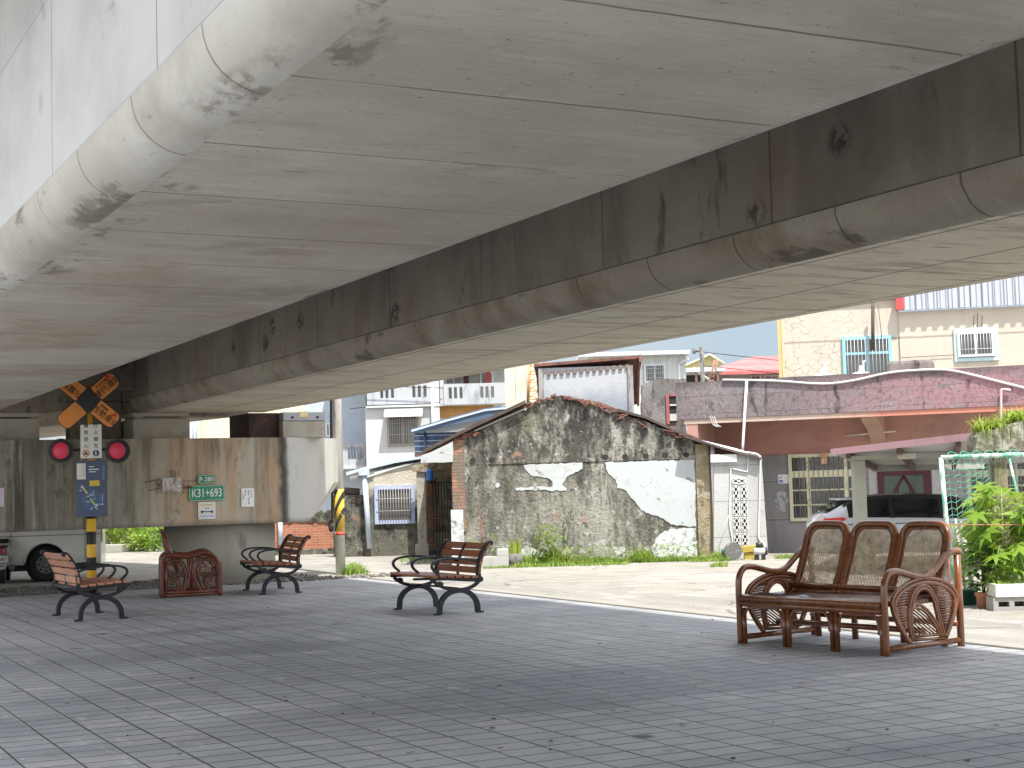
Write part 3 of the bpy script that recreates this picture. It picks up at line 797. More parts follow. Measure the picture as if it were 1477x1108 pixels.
def board(x0, y0, x1, y1, v, m, name, yaw=0):
    a0, a1, z0, z1 = CF.rect(x0, y0, x1, y1, v)
    b = MB(); b.box(-(a1 - a0) / 2, (a1 - a0) / 2, 0, .012, -(z1 - z0) / 2, (z1 - z0) / 2, .003)
    o = b.build(name, m, cs); o.location = ((a0 + a1) / 2, v, (z0 + z1) / 2)
    return o, a1 - a0, z1 - z0
m_bw = mat('white_sign_enamel', (.74, .74, .68), [dict(c=(.6, .58, .5), s=4, lo=.5, hi=.75, a=.4)], rough=.45)
o, w, h = board(116, 612.5, 146.5, 661, -.10, m_bw, 'white_board')
text('lettering', '行\n人\n優\n先', .075, m_black, o, (w * .235, -.002, h * .155), line=1.42)
text('lettering', '機\n車\n禁\n入', .075, m_black, o, (-w * .235, -.002, h * .155), line=1.42)
def ring_disc(o, u, z, r_in, r_out, m, name):
    b = MB(); P = [(u + r_out * cos(2 * pi * k / 28), z + r_out * sin(2 * pi * k / 28)) for k in range(28)]
    if r_in <= 0: b.prism(P, -.004, -.0006)
    else: b.tube([(u + (r_in + r_out) / 2 * cos(2 * pi * k / 28), -.003, z + (r_in + r_out) / 2 * sin(2 * pi * k / 28)) for k in range(28)], (r_out - r_in) / 2, 6, closed=True)
    return b.build(name, m, o)
zc = -h * .355
ring_disc(o, -w * .235, zc, .040, .052, m_red, 'prohibition_ring')
b = MB(); b.prism([(-w * .235 + x * .001, zc + z * .001) for x, z in ((-28, -20), (28, -20), (30, -6), (8, 4), (12, 22), (-2, 26), (-10, 10), (-26, 0))], -.0045, -.001)
b.tube([(-w * .235 - .03, -.005, zc + .03), (-w * .235 + .03, -.005, zc - .03)], .004, 5); b.build('motorcycle_mark', m_black, o)
ring_disc(o, w * .235, zc, 0, .052, mat('blue_sign_disc', (.012, .04, .13), rough=.4), 'walker_disc')
b = MB(); x0 = w * .235
b.disc((x0 - .004, -.0035, zc + .03), .009, (0, -1, 0), .004, 10)
b.tube([(x0 - .004, -.006, zc + .02), (x0 - .002, -.006, zc - .008)], .0075, 5)
for e in (-1, 1): b.tube([(x0 - .002, -.006, zc - .008), (x0 + e * .016, -.006, zc - .036)], .005, 5); b.tube([(x0 - .004, -.006, zc + .014), (x0 + e * .018, -.006, zc - .002)], .004, 5)
b.build('walker_mark', m_white, o)
o, w, h = board(109.3, 664.5, 154.6, 745.5, -.125, m_navy, 'map_board')
def bx(o, m, name, *rs):
    b = MB()
    for (x0, z0, x1, z1) in rs: b.box(w * x0, w * x1, -.0045, -.0008, h * z0, h * z1)
    return b.build(name, m, o)
p_ = bx(o, m_paper, 'pasted_paper', (-.46, .17, -.18, .455))
b = MB()
for q in range(7): b.box(-w * .28, -w * .22 + random.uniform(-.01, .01), -.0055, -.004, h * (.2 + q * .032), h * (.208 + q * .032))
b.build('print', m_grey_ink, p_)
text('board_title', '西\n勢\n車\n站\n圖', .043, mat('faded_blue_lettering', (.22, .33, .45), rough=.6), o, (w * .39, -.002, h * .27), line=1.05)
bx(o, m_white, 'small_print', (-.07, .385, .09, .398), (-.09, .335, .24, .35), (-.08, .293, .15, .306))
bx(o, mat('yellow_legend', (.70, .52, .03), [dict(c=(.3, .25, .1), s=40, lo=.55, hi=.6)], rough=.5), 'legend_panel', (-.06, .045, .26, .145))
m_mapb = mat('map_blue', (.03, .075, .19), rough=.4)
b = MB(); n_ = 30; b.prism([(w * .02 + .165 * cos(2 * pi * k / n_), -h * .2 + .165 * sin(2 * pi * k / n_)) for k in range(n_)], -.003, -.0008); b.build('map_disc', m_mapb, o)
b = MB()
for (x0, z0, x1, z1) in ((-.27, .02, -.13, -.085), (-.03, -.18, .1, -.29)): b.bar([(w * x0, -.0035, h * z0), (w * x1, -.0035, h * z1)], .002, .011, (0, 1, 0))
b.build('platform_mark', mat('lime_yellow_mark', (.62, .60, .06), rough=.5), o)
b = MB()
for (x0, z0, x1, z1) in ((-.37, .02, -.22, .02), (-.31, .07, -.31, .02), (-.39, -.035, -.29, -.03), (-.16, -.14, .1, -.11), (-.06, -.1, .06, -.08), (.07, -.08, .07, -.04), (-.19, -.23, -.06, -.23), (.09, -.16, .09, -.2), (.1, -.28, .34, -.28), (-.05, -.37, .06, -.33), (.1, -.33, .2, -.38), (.35, -.1, .35, -.24)):
    b.bar([(w * x0, -.0035, h * z0), (w * x1, -.0035, h * z1)], .0018, .005, (0, 1, 0))
b.disc((w * .36, -.001, -h * .28), .012, (0, -1, 0), .003, 10); b.disc((w * .15, -.001, -h * .31), .02, (0, -1, 0), .0025, 12); b.disc((-w * .29, -.001, h * .045), .018, (0, -1, 0), .0025, 12)
b.build('map_lines', mat('pale_map_ink', (.5, .56, .62), rough=.5), o)

# ------------------------------------------------------------------ cast iron benches
def bench(loc, yaw, label, wood):
    """u along the bench, v from the front feet backwards"""
    root = empty('slatted_bench', loc, yaw, label, 'bench', 'slatted iron benches on the plaza')
    U = 1.18
    arc = lambda u: [(u, .26 - .255 * cos(pi * t / 14), .035 + .245 * sin(pi * t / 14) ** .85) for t in range(15)]
    for u in (0, U):
        b = MB(); p = arc(u)
        p[0] = (u, .005, .012); p[-1] = (u, .515, .012)
        b.bar(smooth_path(p, 2), .027, .028, (1, 0, 0))
        for v in (-.02, .54): b.box(u - .035, u + .035, v - .045, v + .045, .004, .022, .004)
        fr = b.build('side_frame', m_iron, root)
        b = MB()                                # curved cradle under the seat
        b.bar(smooth_path([(u, -.06, .405), (u, .0, .355), (u, .12, .305), (u, .27, .288), (u, .42, .305), (u, .52, .36), (u, .56, .42)], 4), .022, .018, (1, 0, 0))
        b.bar(smooth_path([(u, -.10, .425), (u, .1, .425), (u, .35, .40), (u, .54, .385)], 3), .024, .018, (1, 0, 0))
        b.disc((u - .027, .02, .365), .035, (1, 0, 0), .054, 14); b.disc((u - .027, .555, .40), .035, (1, 0, 0), .054, 14)
        b.build('seat_bracket', m_iron, root)
        b = MB()
        b.bar(smooth_path([(u, .545, .38), (u, .535, .48), (u, .55, .60), (u, .60, .72), (u, .665, .815), (u, .70, .835)], 4), .026, .024, (1, 0, 0))
        b.disc((u - .03, .705, .828), .03, (1, 0, 0), .06, 14)
        b.build('back_post', m_iron, root)
    b = MB(); u = U / 2
    b.bar(smooth_path([(u, .555, .40), (u, .545, .48), (u, .56, .60), (u, .61, .72), (u, .67, .815)], 4), .016, .012, (1, 0, 0))
    b.bar([(u, -.06, .405), (u, .3, .395), (u, .54, .375)], .016, .014, (1, 0, 0)); b.build('centre_rib', m_iron, root)
    for u in (.012, U / 2, U - .012):
        b = MB()
        b.bar(smooth_path([(u, .56, .60), (u, .44, .635), (u, .25, .66), (u, .08, .658), (u, -.03, .635), (u, -.075, .585), (u, -.05, .53), (u, .0, .485), (u, .005, .437)], 4), .019, .013, (1, 0, 0))
        b.build('armrest', m_iron, root)
    # slats
    for (v, z, dv, dz) in ((.568, .505, .006, .048), (.590, .602, .016, .043), (.634, .700, .026, .043), (.692, .790, .032, .043)):
        a = math.atan2(dv, dz); s = MB()
        vs = []
        d = Vector((0, sin(a), cos(a))); n = Vector((0, -cos(a), sin(a)))
        for x in (-.035, U + .035):
            for c1, c2 in ((-1, -1), (1, -1), (1, 1), (-1, 1)):
                vs.append(Vector((x, v - .026, z)) + d * .039 * c1 + n * .014 * c2)
        s.add(vs, [(0, 1, 2, 3), (7, 6, 5, 4), (0, 4, 5, 1), (1, 5, 6, 2), (2, 6, 7, 3), (3, 7, 4, 0)])
        s.build('back_slat', wood, root)
    for k in range(6):
        v = -.10 + k * .106; z = .459 - .020 * max(0, (k - 1)) / 4 * 1.4
        s = MB(); s.box(-.035, U + .035, v, v + .086, z - .016, z + .014, .006)
        s.build('seat_slat', wood, root)
    b = MB(); b.tube([(0, .555, .40), (U, .555, .40)], .028, 10); b.tube([(0, .27, .300), (U, .27, .300)], .014, 8); b.build('tie_rod', m_iron, root)
    return root
def from_feet(nf, ff):
    """near front foot and far front foot in the photo -> place; u runs from the near frame to the far one"""
    return nf, ff
# u axis points away from the camera along (-.47,.88); front feet at v=0
def bench_at(x, y, ax, flip, label):
    p = gnd(x, y)
    ax = Vector((ax[0], ax[1], 0)).normalized()
    yaw = math.atan2(ax.y, ax.x)
    if flip:
        # seat faces away: u runs towards the camera
        p = p + ax * 1.18
        yaw += pi
    return bench((p.x, p.y, .004), yaw, label, m_wood)
m_wood_lit = mat('lit_bench_wood', (.50, .25, .165), [dict(c=(.38, .16, .095), s=(2.5, 26, 26), lo=.4, hi=.66, a=.7, o=1, d=5), dict(c=(.58, .34, .25), s=4, lo=.55, hi=.75, a=.5)], rough=.5, bump=(40, .0008, 3))  # lighter copy of the bench wood, light from the left painted in
# local +v must point from front to back: rotate so that v = back direction
def bench_fb(nf_px, back_dir, label, near='u0', wood=None):
    p = gnd(*nf_px)
    bd = Vector((back_dir[0], back_dir[1], 0)).normalized()
    # v axis = bd -> u axis = bd rotated -90
    ua = Vector((bd.y, -bd.x, 0))
    yaw = math.atan2(ua.y, ua.x)
    if near == 'uU':
        p = p - ua * 1.18
    return bench((p.x, p.y, .004), yaw, label, wood or m_wood)
bench_fb((633.5, 888), (.88, .47), 'slatted bench nearest the ruined gable house, back towards it', near='uU')
bench_fb((380, 858.3), (.93, .37), 'slatted bench beside the round pier column, left of the utility pole', near='uU')
bench_fb((176, 893), (-.87, -.49), 'slatted bench seen from behind in front of the crossing post', near='u0', wood=m_wood_lit)

# ------------------------------------------------------------------ rattan sofa
fr_ = gnd(1279, 947.5)
wdir = Vector((.60, -.80, 0))
SU = 1.70
base = fr_ - wdir * SU
sofa = empty('rattan_sofa', (base.x, base.y, .004), math.atan2(wdir.y, wdir.x), 'glossy brown three seat rattan sofa with cane backs at the shade edge', 'sofa')
# local: u along width from far-left (0) to near-right (SU); v backwards
def tubes(name, m, parent, *paths, r=.026, n=10):
    b = MB()
    for p in paths: b.tube(p, r, n)
    return b.build(name, m, parent)
def arm_path(u, rear):
    P = [(u, 0, 0), (u, 0, .28), (u, .0, .54), (u, .025, .635), (u, .085, .69), (u, .18, .695), (u, .30, .67), (u, .43, .64), (u, .55, .635), (u, .65, .665), (u, .75, .735), (u, .84, .80), (u, .93, .83), (u, 1.0, .83), (u, 1.035, .815)]
    return smooth_path(P, 4)
for u in (0, SU):
    tubes('arm_rail', m_cane_pole, sofa, arm_path(u, True), r=.030)
    s_ = 1 if u else -1
    tubes('front_leg', m_cane_pole, sofa, [(u - s_ * .048, .012, 0), (u - s_ * .048, .012, .33)], r=.022)
    tubes('rear_leg', m_cane_pole, sofa, [(u, 1.0, 0), (u, 1.0, .40), (u, .995, .80)], r=.032)
    tubes('side_rail', m_cane_pole, sofa, [(u, .03, .055), (u, .97, .055)], r=.026)
    # egg shaped side panel
    sp = empty('side_panel', (0, 0, 0)); sp.parent = sofa
    egg = smooth_path([(u, .30, .085), (u, .20, .20), (u, .11, .35), (u, .10, .45), (u, .17, .53), (u, .33, .595), (u, .53, .62), (u, .73, .595), (u, .89, .53), (u, .965, .44), (u, .94, .33), (u, .87, .20), (u, .80, .10)], 5)
    tubes('oval_frame', m_cane_pole, sp, egg, [(q[0], .53 + (q[1] - .53) * .925, .10 + (q[2] - .10) * .93) for q in egg], r=.019)
    arch = smooth_path([(u, .34, .10), (u, .31, .20), (u, .315, .36), (u, .36, .48), (u, .43, .54), (u, .50, .56), (u, .58, .54), (u, .655, .46), (u, .70, .34), (u, .74, .20), (u, .775, .105)], 5)
    tubes('inner_arch', m_cane_pole, sp, arch, [(q[0] , .535 + (q[1] - .535) * .86, .10 + (q[2] - .10) * .94) for q in arch], r=.017)
    fan = smooth_path([(u, .355, .40), (u, .42, .405), (u, .52, .37), (u, .62, .29), (u, .70, .19), (u, .75, .11)], 5)
    tubes('fan_frame', m_cane_pole, sp, fan, [(q[0], .36 + (q[1] - .36) * .92, .10 + (q[2] - .10) * .90) for q in fan], [(u, .34, .105), (u, .78, .09)], [(u, .36, .135), (u, .73, .125)], r=.013)
    # slats: clip against simple profiles
    b = MB()
    def edge_v(P, z, side):
        c = [(abs(q[2] - z), q[1]) for q in P if (q[1] < .53) == (side < 0)]
        return min(c)[1]
    z = .21
    while z < .56:
        b.tube([(u, edge_v(egg, z, -1) + .01, z), (u, edge_v(arch, z, -1), z + .012)], .0105, 6)
        b.tube([(u, edge_v(arch, z, 1), z + .012), (u, edge_v(egg, z, 1) - .01, z + .004)], .0105, 6)
        z += .0225
    def fan_z(v): return min((abs(q[1] - v), q[2]) for q in fan)[1]
    zz0 = .165
    while zz0 < .62:
        seg_ = [(v_, zz0 - .62 * (v_ - .362)) for v_ in [.364 + .012 * k for k in range(32)]]
        seg_ = [q for q in seg_ if .128 < q[1] < fan_z(q[0]) + .004]
        if len(seg_) > 1: b.tube([(u, *seg_[0]), (u, *seg_[-1])], .0085, 6)
        zz0 += .029
    b.build('panel_slat', m_cane_pole, sp)
# front legs between
for u in (SU * .335, SU * .665):
    tubes('front_leg', m_cane_pole, sofa, [(u - .026, .015, 0), (u - .026, .015, .355)], [(u + .026, .015, 0), (u + .026, .015, .355)], r=.024)
for u in (.12, SU * .335, SU * .665, SU - .12):
    tubes('rear_leg', m_cane_pole, sofa, [(u, .93, 0), (u, .92, .42)], r=.03)
b = MB()
for a, c in ((.05, SU * .335 - .05), (SU * .335 + .05, SU * .665 - .05), (SU * .665 + .05, SU - .075)):
    b.tube(smooth_path([(a + .005, .012, .17), (a + .012, .012, .27), (a + .05, .012, .325), (a + .12, .012, .335), (c - .12, .012, .335), (c - .05, .012, .325), (c - .012, .012, .27), (c - .005, .012, .17)], 4), .012, 8)
b.build('apron_bow', m_cane_pole, sofa)
tubes('front_rail', m_cane_pole, sofa, [(.02, -.005, .368), (SU - .02, -.005, .368)], [(.02, -.012, .418), (SU - .02, -.012, .418)], r=.030)
tubes('rear_rail', m_cane_pole, sofa, [(0, .97, .20), (SU, .97, .20)], [(0, .5, .17), (SU, .5, .17)], r=.026)
b = MB()
for k in range(15):
    v = .03 + k * .047
    b.tube([(.02, v, .428 - .01 * sin(k / 14 * pi)), (SU - .02, v, .428 - .01 * sin(k / 14 * pi))], .0235, 8)
b.build('seat', m_seat, sofa)
bw = SU / 3
for i in range(3):
    uc = (i + .5) * bw + .008
    hw = bw / 2 - .028
    q0, q1 = Vector((0, .70, .445)), Vector((0, .945, 1.065))
    up = (q1 - q0); Lq = up.length; up.normalize()
    def P(a, q): 
        bow = -.025 * sin(pi * max(0, min(1, q / Lq)))
        return Vector((uc + a, 0, 0)) + q0 + up * q + Vector((0, bow * -1, bow * 0))
    taper = lambda q: 1.0
    path = []
    rc = .15
    raw = [(-hw + .005, -.02), (-hw, .16), (-hw, Lq * .5), (-hw + .002, Lq - .15), (-hw + .02, Lq - .07), (-hw + .065, Lq - .018), (-hw + .135, Lq), (hw - .135, Lq), (hw - .065, Lq - .018), (hw - .02, Lq - .07), (hw - .002, Lq - .15), (hw, Lq * .5), (hw, .16), (hw - .005, -.02)]
    bp = empty('back_panel', (0, 0, 0)); bp.parent = sofa
    b = MB(); b.tube(smooth_path([P(a, q) for a, q in raw], 4), .033, 10)
    inner = smooth_path([P(a * (1 - .045 / hw), .05 + (q - .0) * (Lq - .09) / Lq) for a, q in raw], 4)
    b.tube(inner, .012, 8)
    b.tube([P(-hw, .0), P(hw, .0)], .026, 8)
    low_ = smooth_path([P(-hw + .02, .13), P(-hw + .05, .075), P(-hw + .12, .055), P(hw - .12, .055), P(hw - .05, .075), P(hw - .02, .13)], 3)
    b.tube(low_, .012, 8)
    b.build('back_frame', m_cane_pole, bp)
    s = MB()
    def halfw(q):
        h = hw - .03
        if q > Lq - .20: 
            t = (q - (Lq - .20)) / .17
            h -= .125 * max(0, min(1, t)) ** 2.6
        if q < .13: h -= .06 * ((.13 - q) / .075) ** 2
        return max(h, .02)
    q = .065
    row = 0
    while q < Lq - .035:
        h = halfw(q)
        off = (.0025 if row % 2 else -.0025)
        a, c = P(-h, q), P(h, q)
        hw_ = .0031
        s.add([a + up * -hw_ + Vector((0, off, 0)), c + up * -hw_ + Vector((0, off, 0)), c + up * hw_ + Vector((0, off, 0)), a + up * hw_ + Vector((0, off, 0))], [(0, 1, 2, 3)])
        q += .0108; row += 1
    nx = 15
    for dirn in (-1, 1):
        for k in range(-nx, nx * 2):
            a0 = -hw + k * (2 * hw / nx)
            pts_ = []
            for t in range(15):
                q = .065 + (Lq - .10) * t / 14
                a_ = a0 + dirn * (q - .065) * .58
                if abs(a_) <= halfw(q): pts_.append((a_, q))
            for (a1_, q1_), (a2_, q2_) in zip(pts_, pts_[1:]):
                p1, p2 = P(a1_, q1_), P(a2_, q2_); dx = Vector((.0042, .0012 * dirn, 0))
                s.add([p1 - dx, p1 + dx, p2 + dx, p2 - dx], [(0, 1, 2, 3)])
    for k in range(15):
        a_ = -hw + .05 + k * (2 * hw - .1) / 14
        p1, p2 = P(a_, .07), P(a_, Lq - (.05 if abs(a_) < hw - .12 else .12)); dx = Vector((.0035, 0, 0))
        mid = P(a_, Lq * .5)
        s.add([p1 - dx, p1 + dx, mid + dx, mid - dx, p2 - dx, p2 + dx], [(0, 1, 2, 3), (3, 2, 5, 4)])
    s.build('cane_weave', m_cane, bp, fix=False)
tubes('lower_back_rail', m_cane_pole, sofa, [(.0, .70, .455), (SU, .70, .455)], [(.0, .685, .50), (SU, .685, .50)], r=.024)

# ------------------------------------------------------------------ rattan armchair seen from its side
AF = Face(274, 22.9, rad(14))
a_z = AF.uz(274, 862)[1]
ch = on(AF, 'rattan_armchair', 'dark red rattan armchair seen from its side below the pier', 'armchair')
sc = 22.9 / FPX / 6.42
def q_(x, y, v=0): return ((x - 347) * sc, v, (716 - y) * sc)
Wd = .95
for v in (0, Wd):
    sp = empty('side_panel', (0, 0, 0)); sp.parent = ch
    def qq(*pts): return smooth_path([q_(x, y, v) for x, y in pts], 5)
    tubes('arm_frame', m_cane_dark, sp, qq((85, 716), (85, 420), (100, 350), (150, 325), (230, 335), (320, 345), (400, 330), (470, 312), (540, 335), (590, 390), (606, 470), (608, 716)), r=.034)
    tubes('post', m_cane_dark, sp, [q_(120, 716, v), q_(120, 380, v)], r=.024)
    tubes('base_rail', m_cane_dark, sp, [q_(90, 695, v), q_(605, 690, v)], [q_(100, 668, v), q_(600, 668, v)], r=.024)
    tubes('loop', m_cane_dark, sp, qq((130, 430), (170, 385), (220, 375), (280, 400), (320, 470), (330, 550), (310, 620), (270, 660)),
          qq((165, 420), (215, 400), (270, 430), (298, 500), (300, 570), (285, 640)),
          qq((590, 470), (560, 400), (510, 355), (450, 365), (400, 420), (380, 500), (395, 580), (430, 650), (450, 668)),
          qq((560, 450), (520, 390), (460, 385), (425, 440), (415, 510), (430, 580), (465, 650)), r=.017)
    tubes('scroll', m_cane_dark, sp, qq((140, 480), (190, 520), (240, 560), (262, 610), (255, 668)), qq((150, 560), (190, 550), (225, 590), (230, 640), (220, 668)),
          qq((590, 470), (540, 510), (490, 550), (478, 610), (485, 668)), qq((575, 560), (540, 540), (505, 570), (498, 620), (505, 668)), r=.015)
    tubes('centre_post', m_cane_dark, sp, [q_(338, 350, v), q_(345, 580, v)], [q_(362, 350, v), q_(362, 660, v)], r=.016)
    b = MB()
    for (cx, cy, rr) in ((470, 470, 38), (505, 425, 34), (450, 425, 26), (265, 490, 34), (530, 610, 34), (180, 600, 30)):
        b.tube([q_(cx + rr * cos(2 * pi * k / 18), cy + rr * sin(2 * pi * k / 18), v) for k in range(18)], .006, 6, closed=True)
    b.build('ring', m_cane_dark, sp)
b = MB(); b.prism([(q_(x, y)[0], q_(x, y)[2]) for x, y in ((78, 112), (100, 105), (185, 330), (245, 480), (215, 490), (120, 330))], .05, Wd - .05)
b.build('backrest', m_cane_dark, ch)
b = MB()
b.tube([q_(92, 108, .03), q_(92, 108, Wd - .03)], .03, 8); b.tube([q_(92, 108, .03), q_(165, 300, .03), q_(235, 480, .03)], .028, 8); b.tube([q_(92, 108, Wd - .03), q_(165, 300, Wd - .03), q_(235, 480, Wd - .03)], .028, 8)
b.build('back_frame', m_cane_dark, ch)
b = MB(); x0, _, z0 = q_(140, 500); x1 = q_(590, 500)[0]; b.box(x0, x1, .04, Wd - .04, z0 - .05, z0 + .01, .015); b.build('seat', m_seat, ch)

# ------------------------------------------------------------------ utility pole
p = gnd(491.5, 829)
UPF = Face(0, 0, 0, origin=p)
up_ = on(UPF, 'utility_pole', 'pale concrete utility pole with yellow and black warning wrap and cables', 'utility pole')
rp = 7.1 * p.y / FPX
b = MB(); b.tube([(0, 0, -.05), (0, 0, 4.0), (0.0, 0, 8.5)], [rp, rp * .86, rp * .68], 24)
b.build('pole_shaft', mat('pole_concrete', (.56, .54, .50), [dict(c=(.3, .28, .24), s=(4, 4, .6), lo=.5, hi=.7, a=.6, o=1), dict(c=(.12, .1, .09), s=(9, 9, 1.5), lo=.64, hi=.7, a=.6, o=4)], rough=.85), up_)
z0 = UPF.uz(491, 767)[1]; z1 = UPF.uz(491, 706)[1]
wr = MB(); nseg = 32
m_wrapy = mat('yellow_wrap', (.66, .43, .04), [dict(c=(.6, .56, .45), s=(9, 9, 7), lo=.56, hi=.64, a=.8), dict(c=(.2, .15, .08), s=14, lo=.60, hi=.68, a=.7, o=4)], rough=.55); m_wrapk = mat('black_wrap', (.03, .028, .025), [dict(c=(.6, .58, .5), s=22, lo=.6, hi=.66)], rough=.5)
b = MB(); b.tube([(0, 0, z0), (0, 0, z1)], rp * 1.02, 24); b.build('warning_wrap', m_wrapy, up_)
for k in range(3):
    b = MB(); zc = z0 + .17 + k * .30
    n_ = 24; vs = []; fs = []
    for j in range(n_ + 1):
        a = 2 * pi * j / n_ + pi
        zz = zc + (.20 * sin(a + pi / 2 + .3) * 1.0)
        for d in (-.06, .07):
            vs.append((rp * 1.045 * cos(a), rp * 1.045 * sin(a), min(max(zz + d, z0 + .002), z1 - .002)))
    for j in range(n_): fs.append((2 * j, 2 * j + 2, 2 * j + 3, 2 * j + 1))
    b.add(vs, fs); b.build('black_stripe', m_wrapk, up_, fix=False)
b = MB(); b.tube([(0, 0, z0 - .06), (0, 0, z0 - .003)], rp * 1.025, 24); b.build('red_band', mat('red_wrap', (.6, .08, .05), [dict(c=(.8, .8, .76), s=(9, 9, 2), lo=.5, hi=.54)], rough=.5), up_)
b = MB()
b.tube(smooth_path([(-rp * 1.2, .0, 3.6), (-rp * 1.35, -.02, 2.4), (-rp * 1.3, -.05, 1.6), (-rp * 1.5, -.03, .95)], 4), .022, 8)
b.tube(smooth_path([(-rp * .9, -.12, 3.6), (-rp * 1.05, -.13, 2.2), (-rp * 1.0, -.1, 1.7)], 4), .016, 8)
b.tube(smooth_path([(-rp * 1.5, -.03, 1.02), (-rp * 2.0, -.03, .92), (-rp * 1.7, -.05, .80), (-rp * 1.4, -.05, .9)], 4), .03, 8)
b.build('cable', m_dark, up_)
# ------------------------------------------------------------------ plaster and building materials
m_grime = mat('black_grimed_plaster', (.25, .24, .205), [
    dict(c=(.37, .36, .325), s=(1.1, 1.1, .7), lo=.46, hi=.62, a=.8, o=1, d=7),
    dict(c=(.08, .075, .063), s=(1.5, 1.5, .55), lo=.46, hi=.58, a=.9, o=4, d=8, rg=.72),
    dict(c=(.035, .034, .03), s=(5.5, 5.5, 2.4), lo=.45, hi=.55, a=.9, o=7, d=8, rg=.75, x=dict(k='ramp', ax=2, lo=1.5, hi=2.2, wob=.5, ws=1)),
    dict(c=(.045, .043, .038), s=(5, 5, .8), lo=.55, hi=.66, a=.8, o=17, d=7),
    dict(c=(.46, .44, .40), s=(6, 6, 4), lo=.59, hi=.66, a=.7, o=9, d=6),
    dict(c=(.34, .20, .15), s=(2.2, 2.2, 3), lo=.655, hi=.69, a=.8, o=12, d=4),
    dict(c=(.16, .17, .11), s=1.4, lo=.56, hi=.72, a=.5, o=15),
    dict(c=(.60, .61, .60), s=(3, 3, 5), lo=.52, hi=.57, a=.85, o=21, d=7, rg=.68, x=dict(k='ramp', ax=2, lo=.48, hi=.25, wob=.15)),
    dict(c=(.04, .04, .036), s=(13, 13, 9), lo=.52, hi=.60, a=.8, o=13, d=6, rg=.75, x=dict(s=1.1, lo=.36, hi=.52, o=31)),
    dict(c=(.42, .41, .375), s=(17, 17, 13), lo=.58, hi=.65, a=.6, o=23, d=6, rg=.7, x=dict(s=1.3, lo=.46, hi=.60, o=37)),
    dict(c=(.05, .048, .042), s=(9, 9, .9), lo=.58, hi=.68, a=.6, o=29, d=6),
], rough=.95, bump=(16, .03, 7))
m_plaster = mat('flaking_white_plaster', (.47, .50, .52), [
    dict(c=(.40, .41, .41), s=2.2, lo=.5, hi=.7, a=.6, o=2),
    dict(c=(.22, .205, .175), s=(6, 6, 8), lo=.63, hi=.655, a=.9, o=5, d=7),
    dict(c=(.42, .41, .37), k='vor', s=(3, 3, 5), lo=.05, hi=.03, a=.8, ft='DISTANCE_TO_EDGE', x=dict(s=1.2, lo=.56, hi=.62, o=8))], rough=.85, bump=(14, .006, 5))
m_plaster_m = mat('mottled_white_plaster', (.56, .59, .60), [
    dict(c=(.10, .10, .09), s=(4, 4, 4), lo=.55, hi=.63, a=.85, o=3, d=8, rg=.7),
    dict(c=(.32, .31, .28), s=9, lo=.52, hi=.62, a=.7, o=6, d=6)], rough=.9, bump=(14, .01, 6))
m_pier = mat('brown_weathered_render', (.30, .25, .165), [
    dict(c=(.40, .36, .28), s=(5, 5, 4), lo=.5, hi=.62, a=.8, o=2, d=6),
    dict(c=(.10, .08, .05), s=(6, 6, 4), lo=.54, hi=.64, a=.8, o=5, d=7),
    dict(c=(.42, .24, .17), s=(4, 4, 5), lo=.6, hi=.66, a=.7, o=8)], rough=.95, bump=(20, .03, 7))
def brickmat(name, base, alt, mortar, dirt=None):
    ls = [dict(k='brick', pl='xz', bw=.22, bh=.065, m=0, c=alt, lo=0, hi=1, a=.85), dict(c=(.10, .05, .04), s=(3, 3, 4), lo=.54, hi=.7, a=.6, o=3)]
    if dirt: ls.append(dirt)
    ls += [dict(k='brickm', pl='xz', bw=.22, bh=.065, m=.006, c=mortar, h=-.006)]
    return mat(name, base, ls, rough=.92, bump=(30, .006, 5))
m_brick = brickmat('red_brick', (.36, .125, .07), (.48, .20, .11), (.40, .34, .28))
m_brick_old = brickmat('crumbling_brick', (.33, .14, .09), (.40, .24, .17), (.15, .12, .10), dict(c=(.17, .15, .12), s=(3, 3, 2), lo=.48, hi=.57, a=.9, o=7, d=6))
m_moss = mat('mossy_black_wall', (.13, .13, .105), [
    dict(c=(.30, .29, .25), s=(5, 5, 4), lo=.52, hi=.62, a=.8, o=2, d=8, rg=.75),
    dict(c=(.025, .026, .022), s=(4, 4, 3), lo=.47, hi=.57, a=.9, o=5, d=8, rg=.75),
    dict(c=(.34, .18, .12), s=(2, 2, 2), lo=.64, hi=.7, a=.7, o=8),
    dict(c=(.12, .16, .06), s=2.5, lo=.6, hi=.75, a=.5, o=11)], rough=.95, bump=(26, .03, 7))
m_wwall = mat('white_painted_wall', (.56, .565, .56), [
    dict(c=(.48, .485, .48), s=(.6, .6, .5), lo=.45, hi=.68, a=.6, o=1),
    dict(c=(.44, .42, .36), s=(3, 3, .4), lo=.56, hi=.72, a=.55, o=4, d=6),
    dict(c=(.28, .28, .27), s=(9, 9, .8), lo=.66, hi=.72, a=.4, o=6),
    dict(c=(.36, .36, .37), k='lines', ax=2, sp=1.1, w=.012, a=.45)], rough=.8, bump=(8, .003, 4))
m_bluewall = plain('pale_blue_wall', (.46, .52, .58), .8)
m_balcony = mat('stained_white_balustrade', (.44, .455, .475), [
    dict(c=(.24, .25, .27), s=(5, 5, 1.1), lo=.52, hi=.64, a=.8, o=2, d=8, rg=.7),
    dict(c=(.40, .41, .43), s=2, lo=.5, hi=.7, a=.5, o=5)], rough=.85, bump=(12, .006, 5))
m_glass = mat('dark_window_glass', (.045, .05, .055), [dict(c=(.12, .13, .14), s=(1.2, 1.2, .8), lo=.45, hi=.7, a=.7, o=3)], rough=.12, spec=.6)
m_glass_w = mat('warm_window_glass', (.16, .145, .13), [dict(c=(.26, .25, .24), s=(5, 5, .6), lo=.45, hi=.6, a=.8, o=3)], rough=.25)
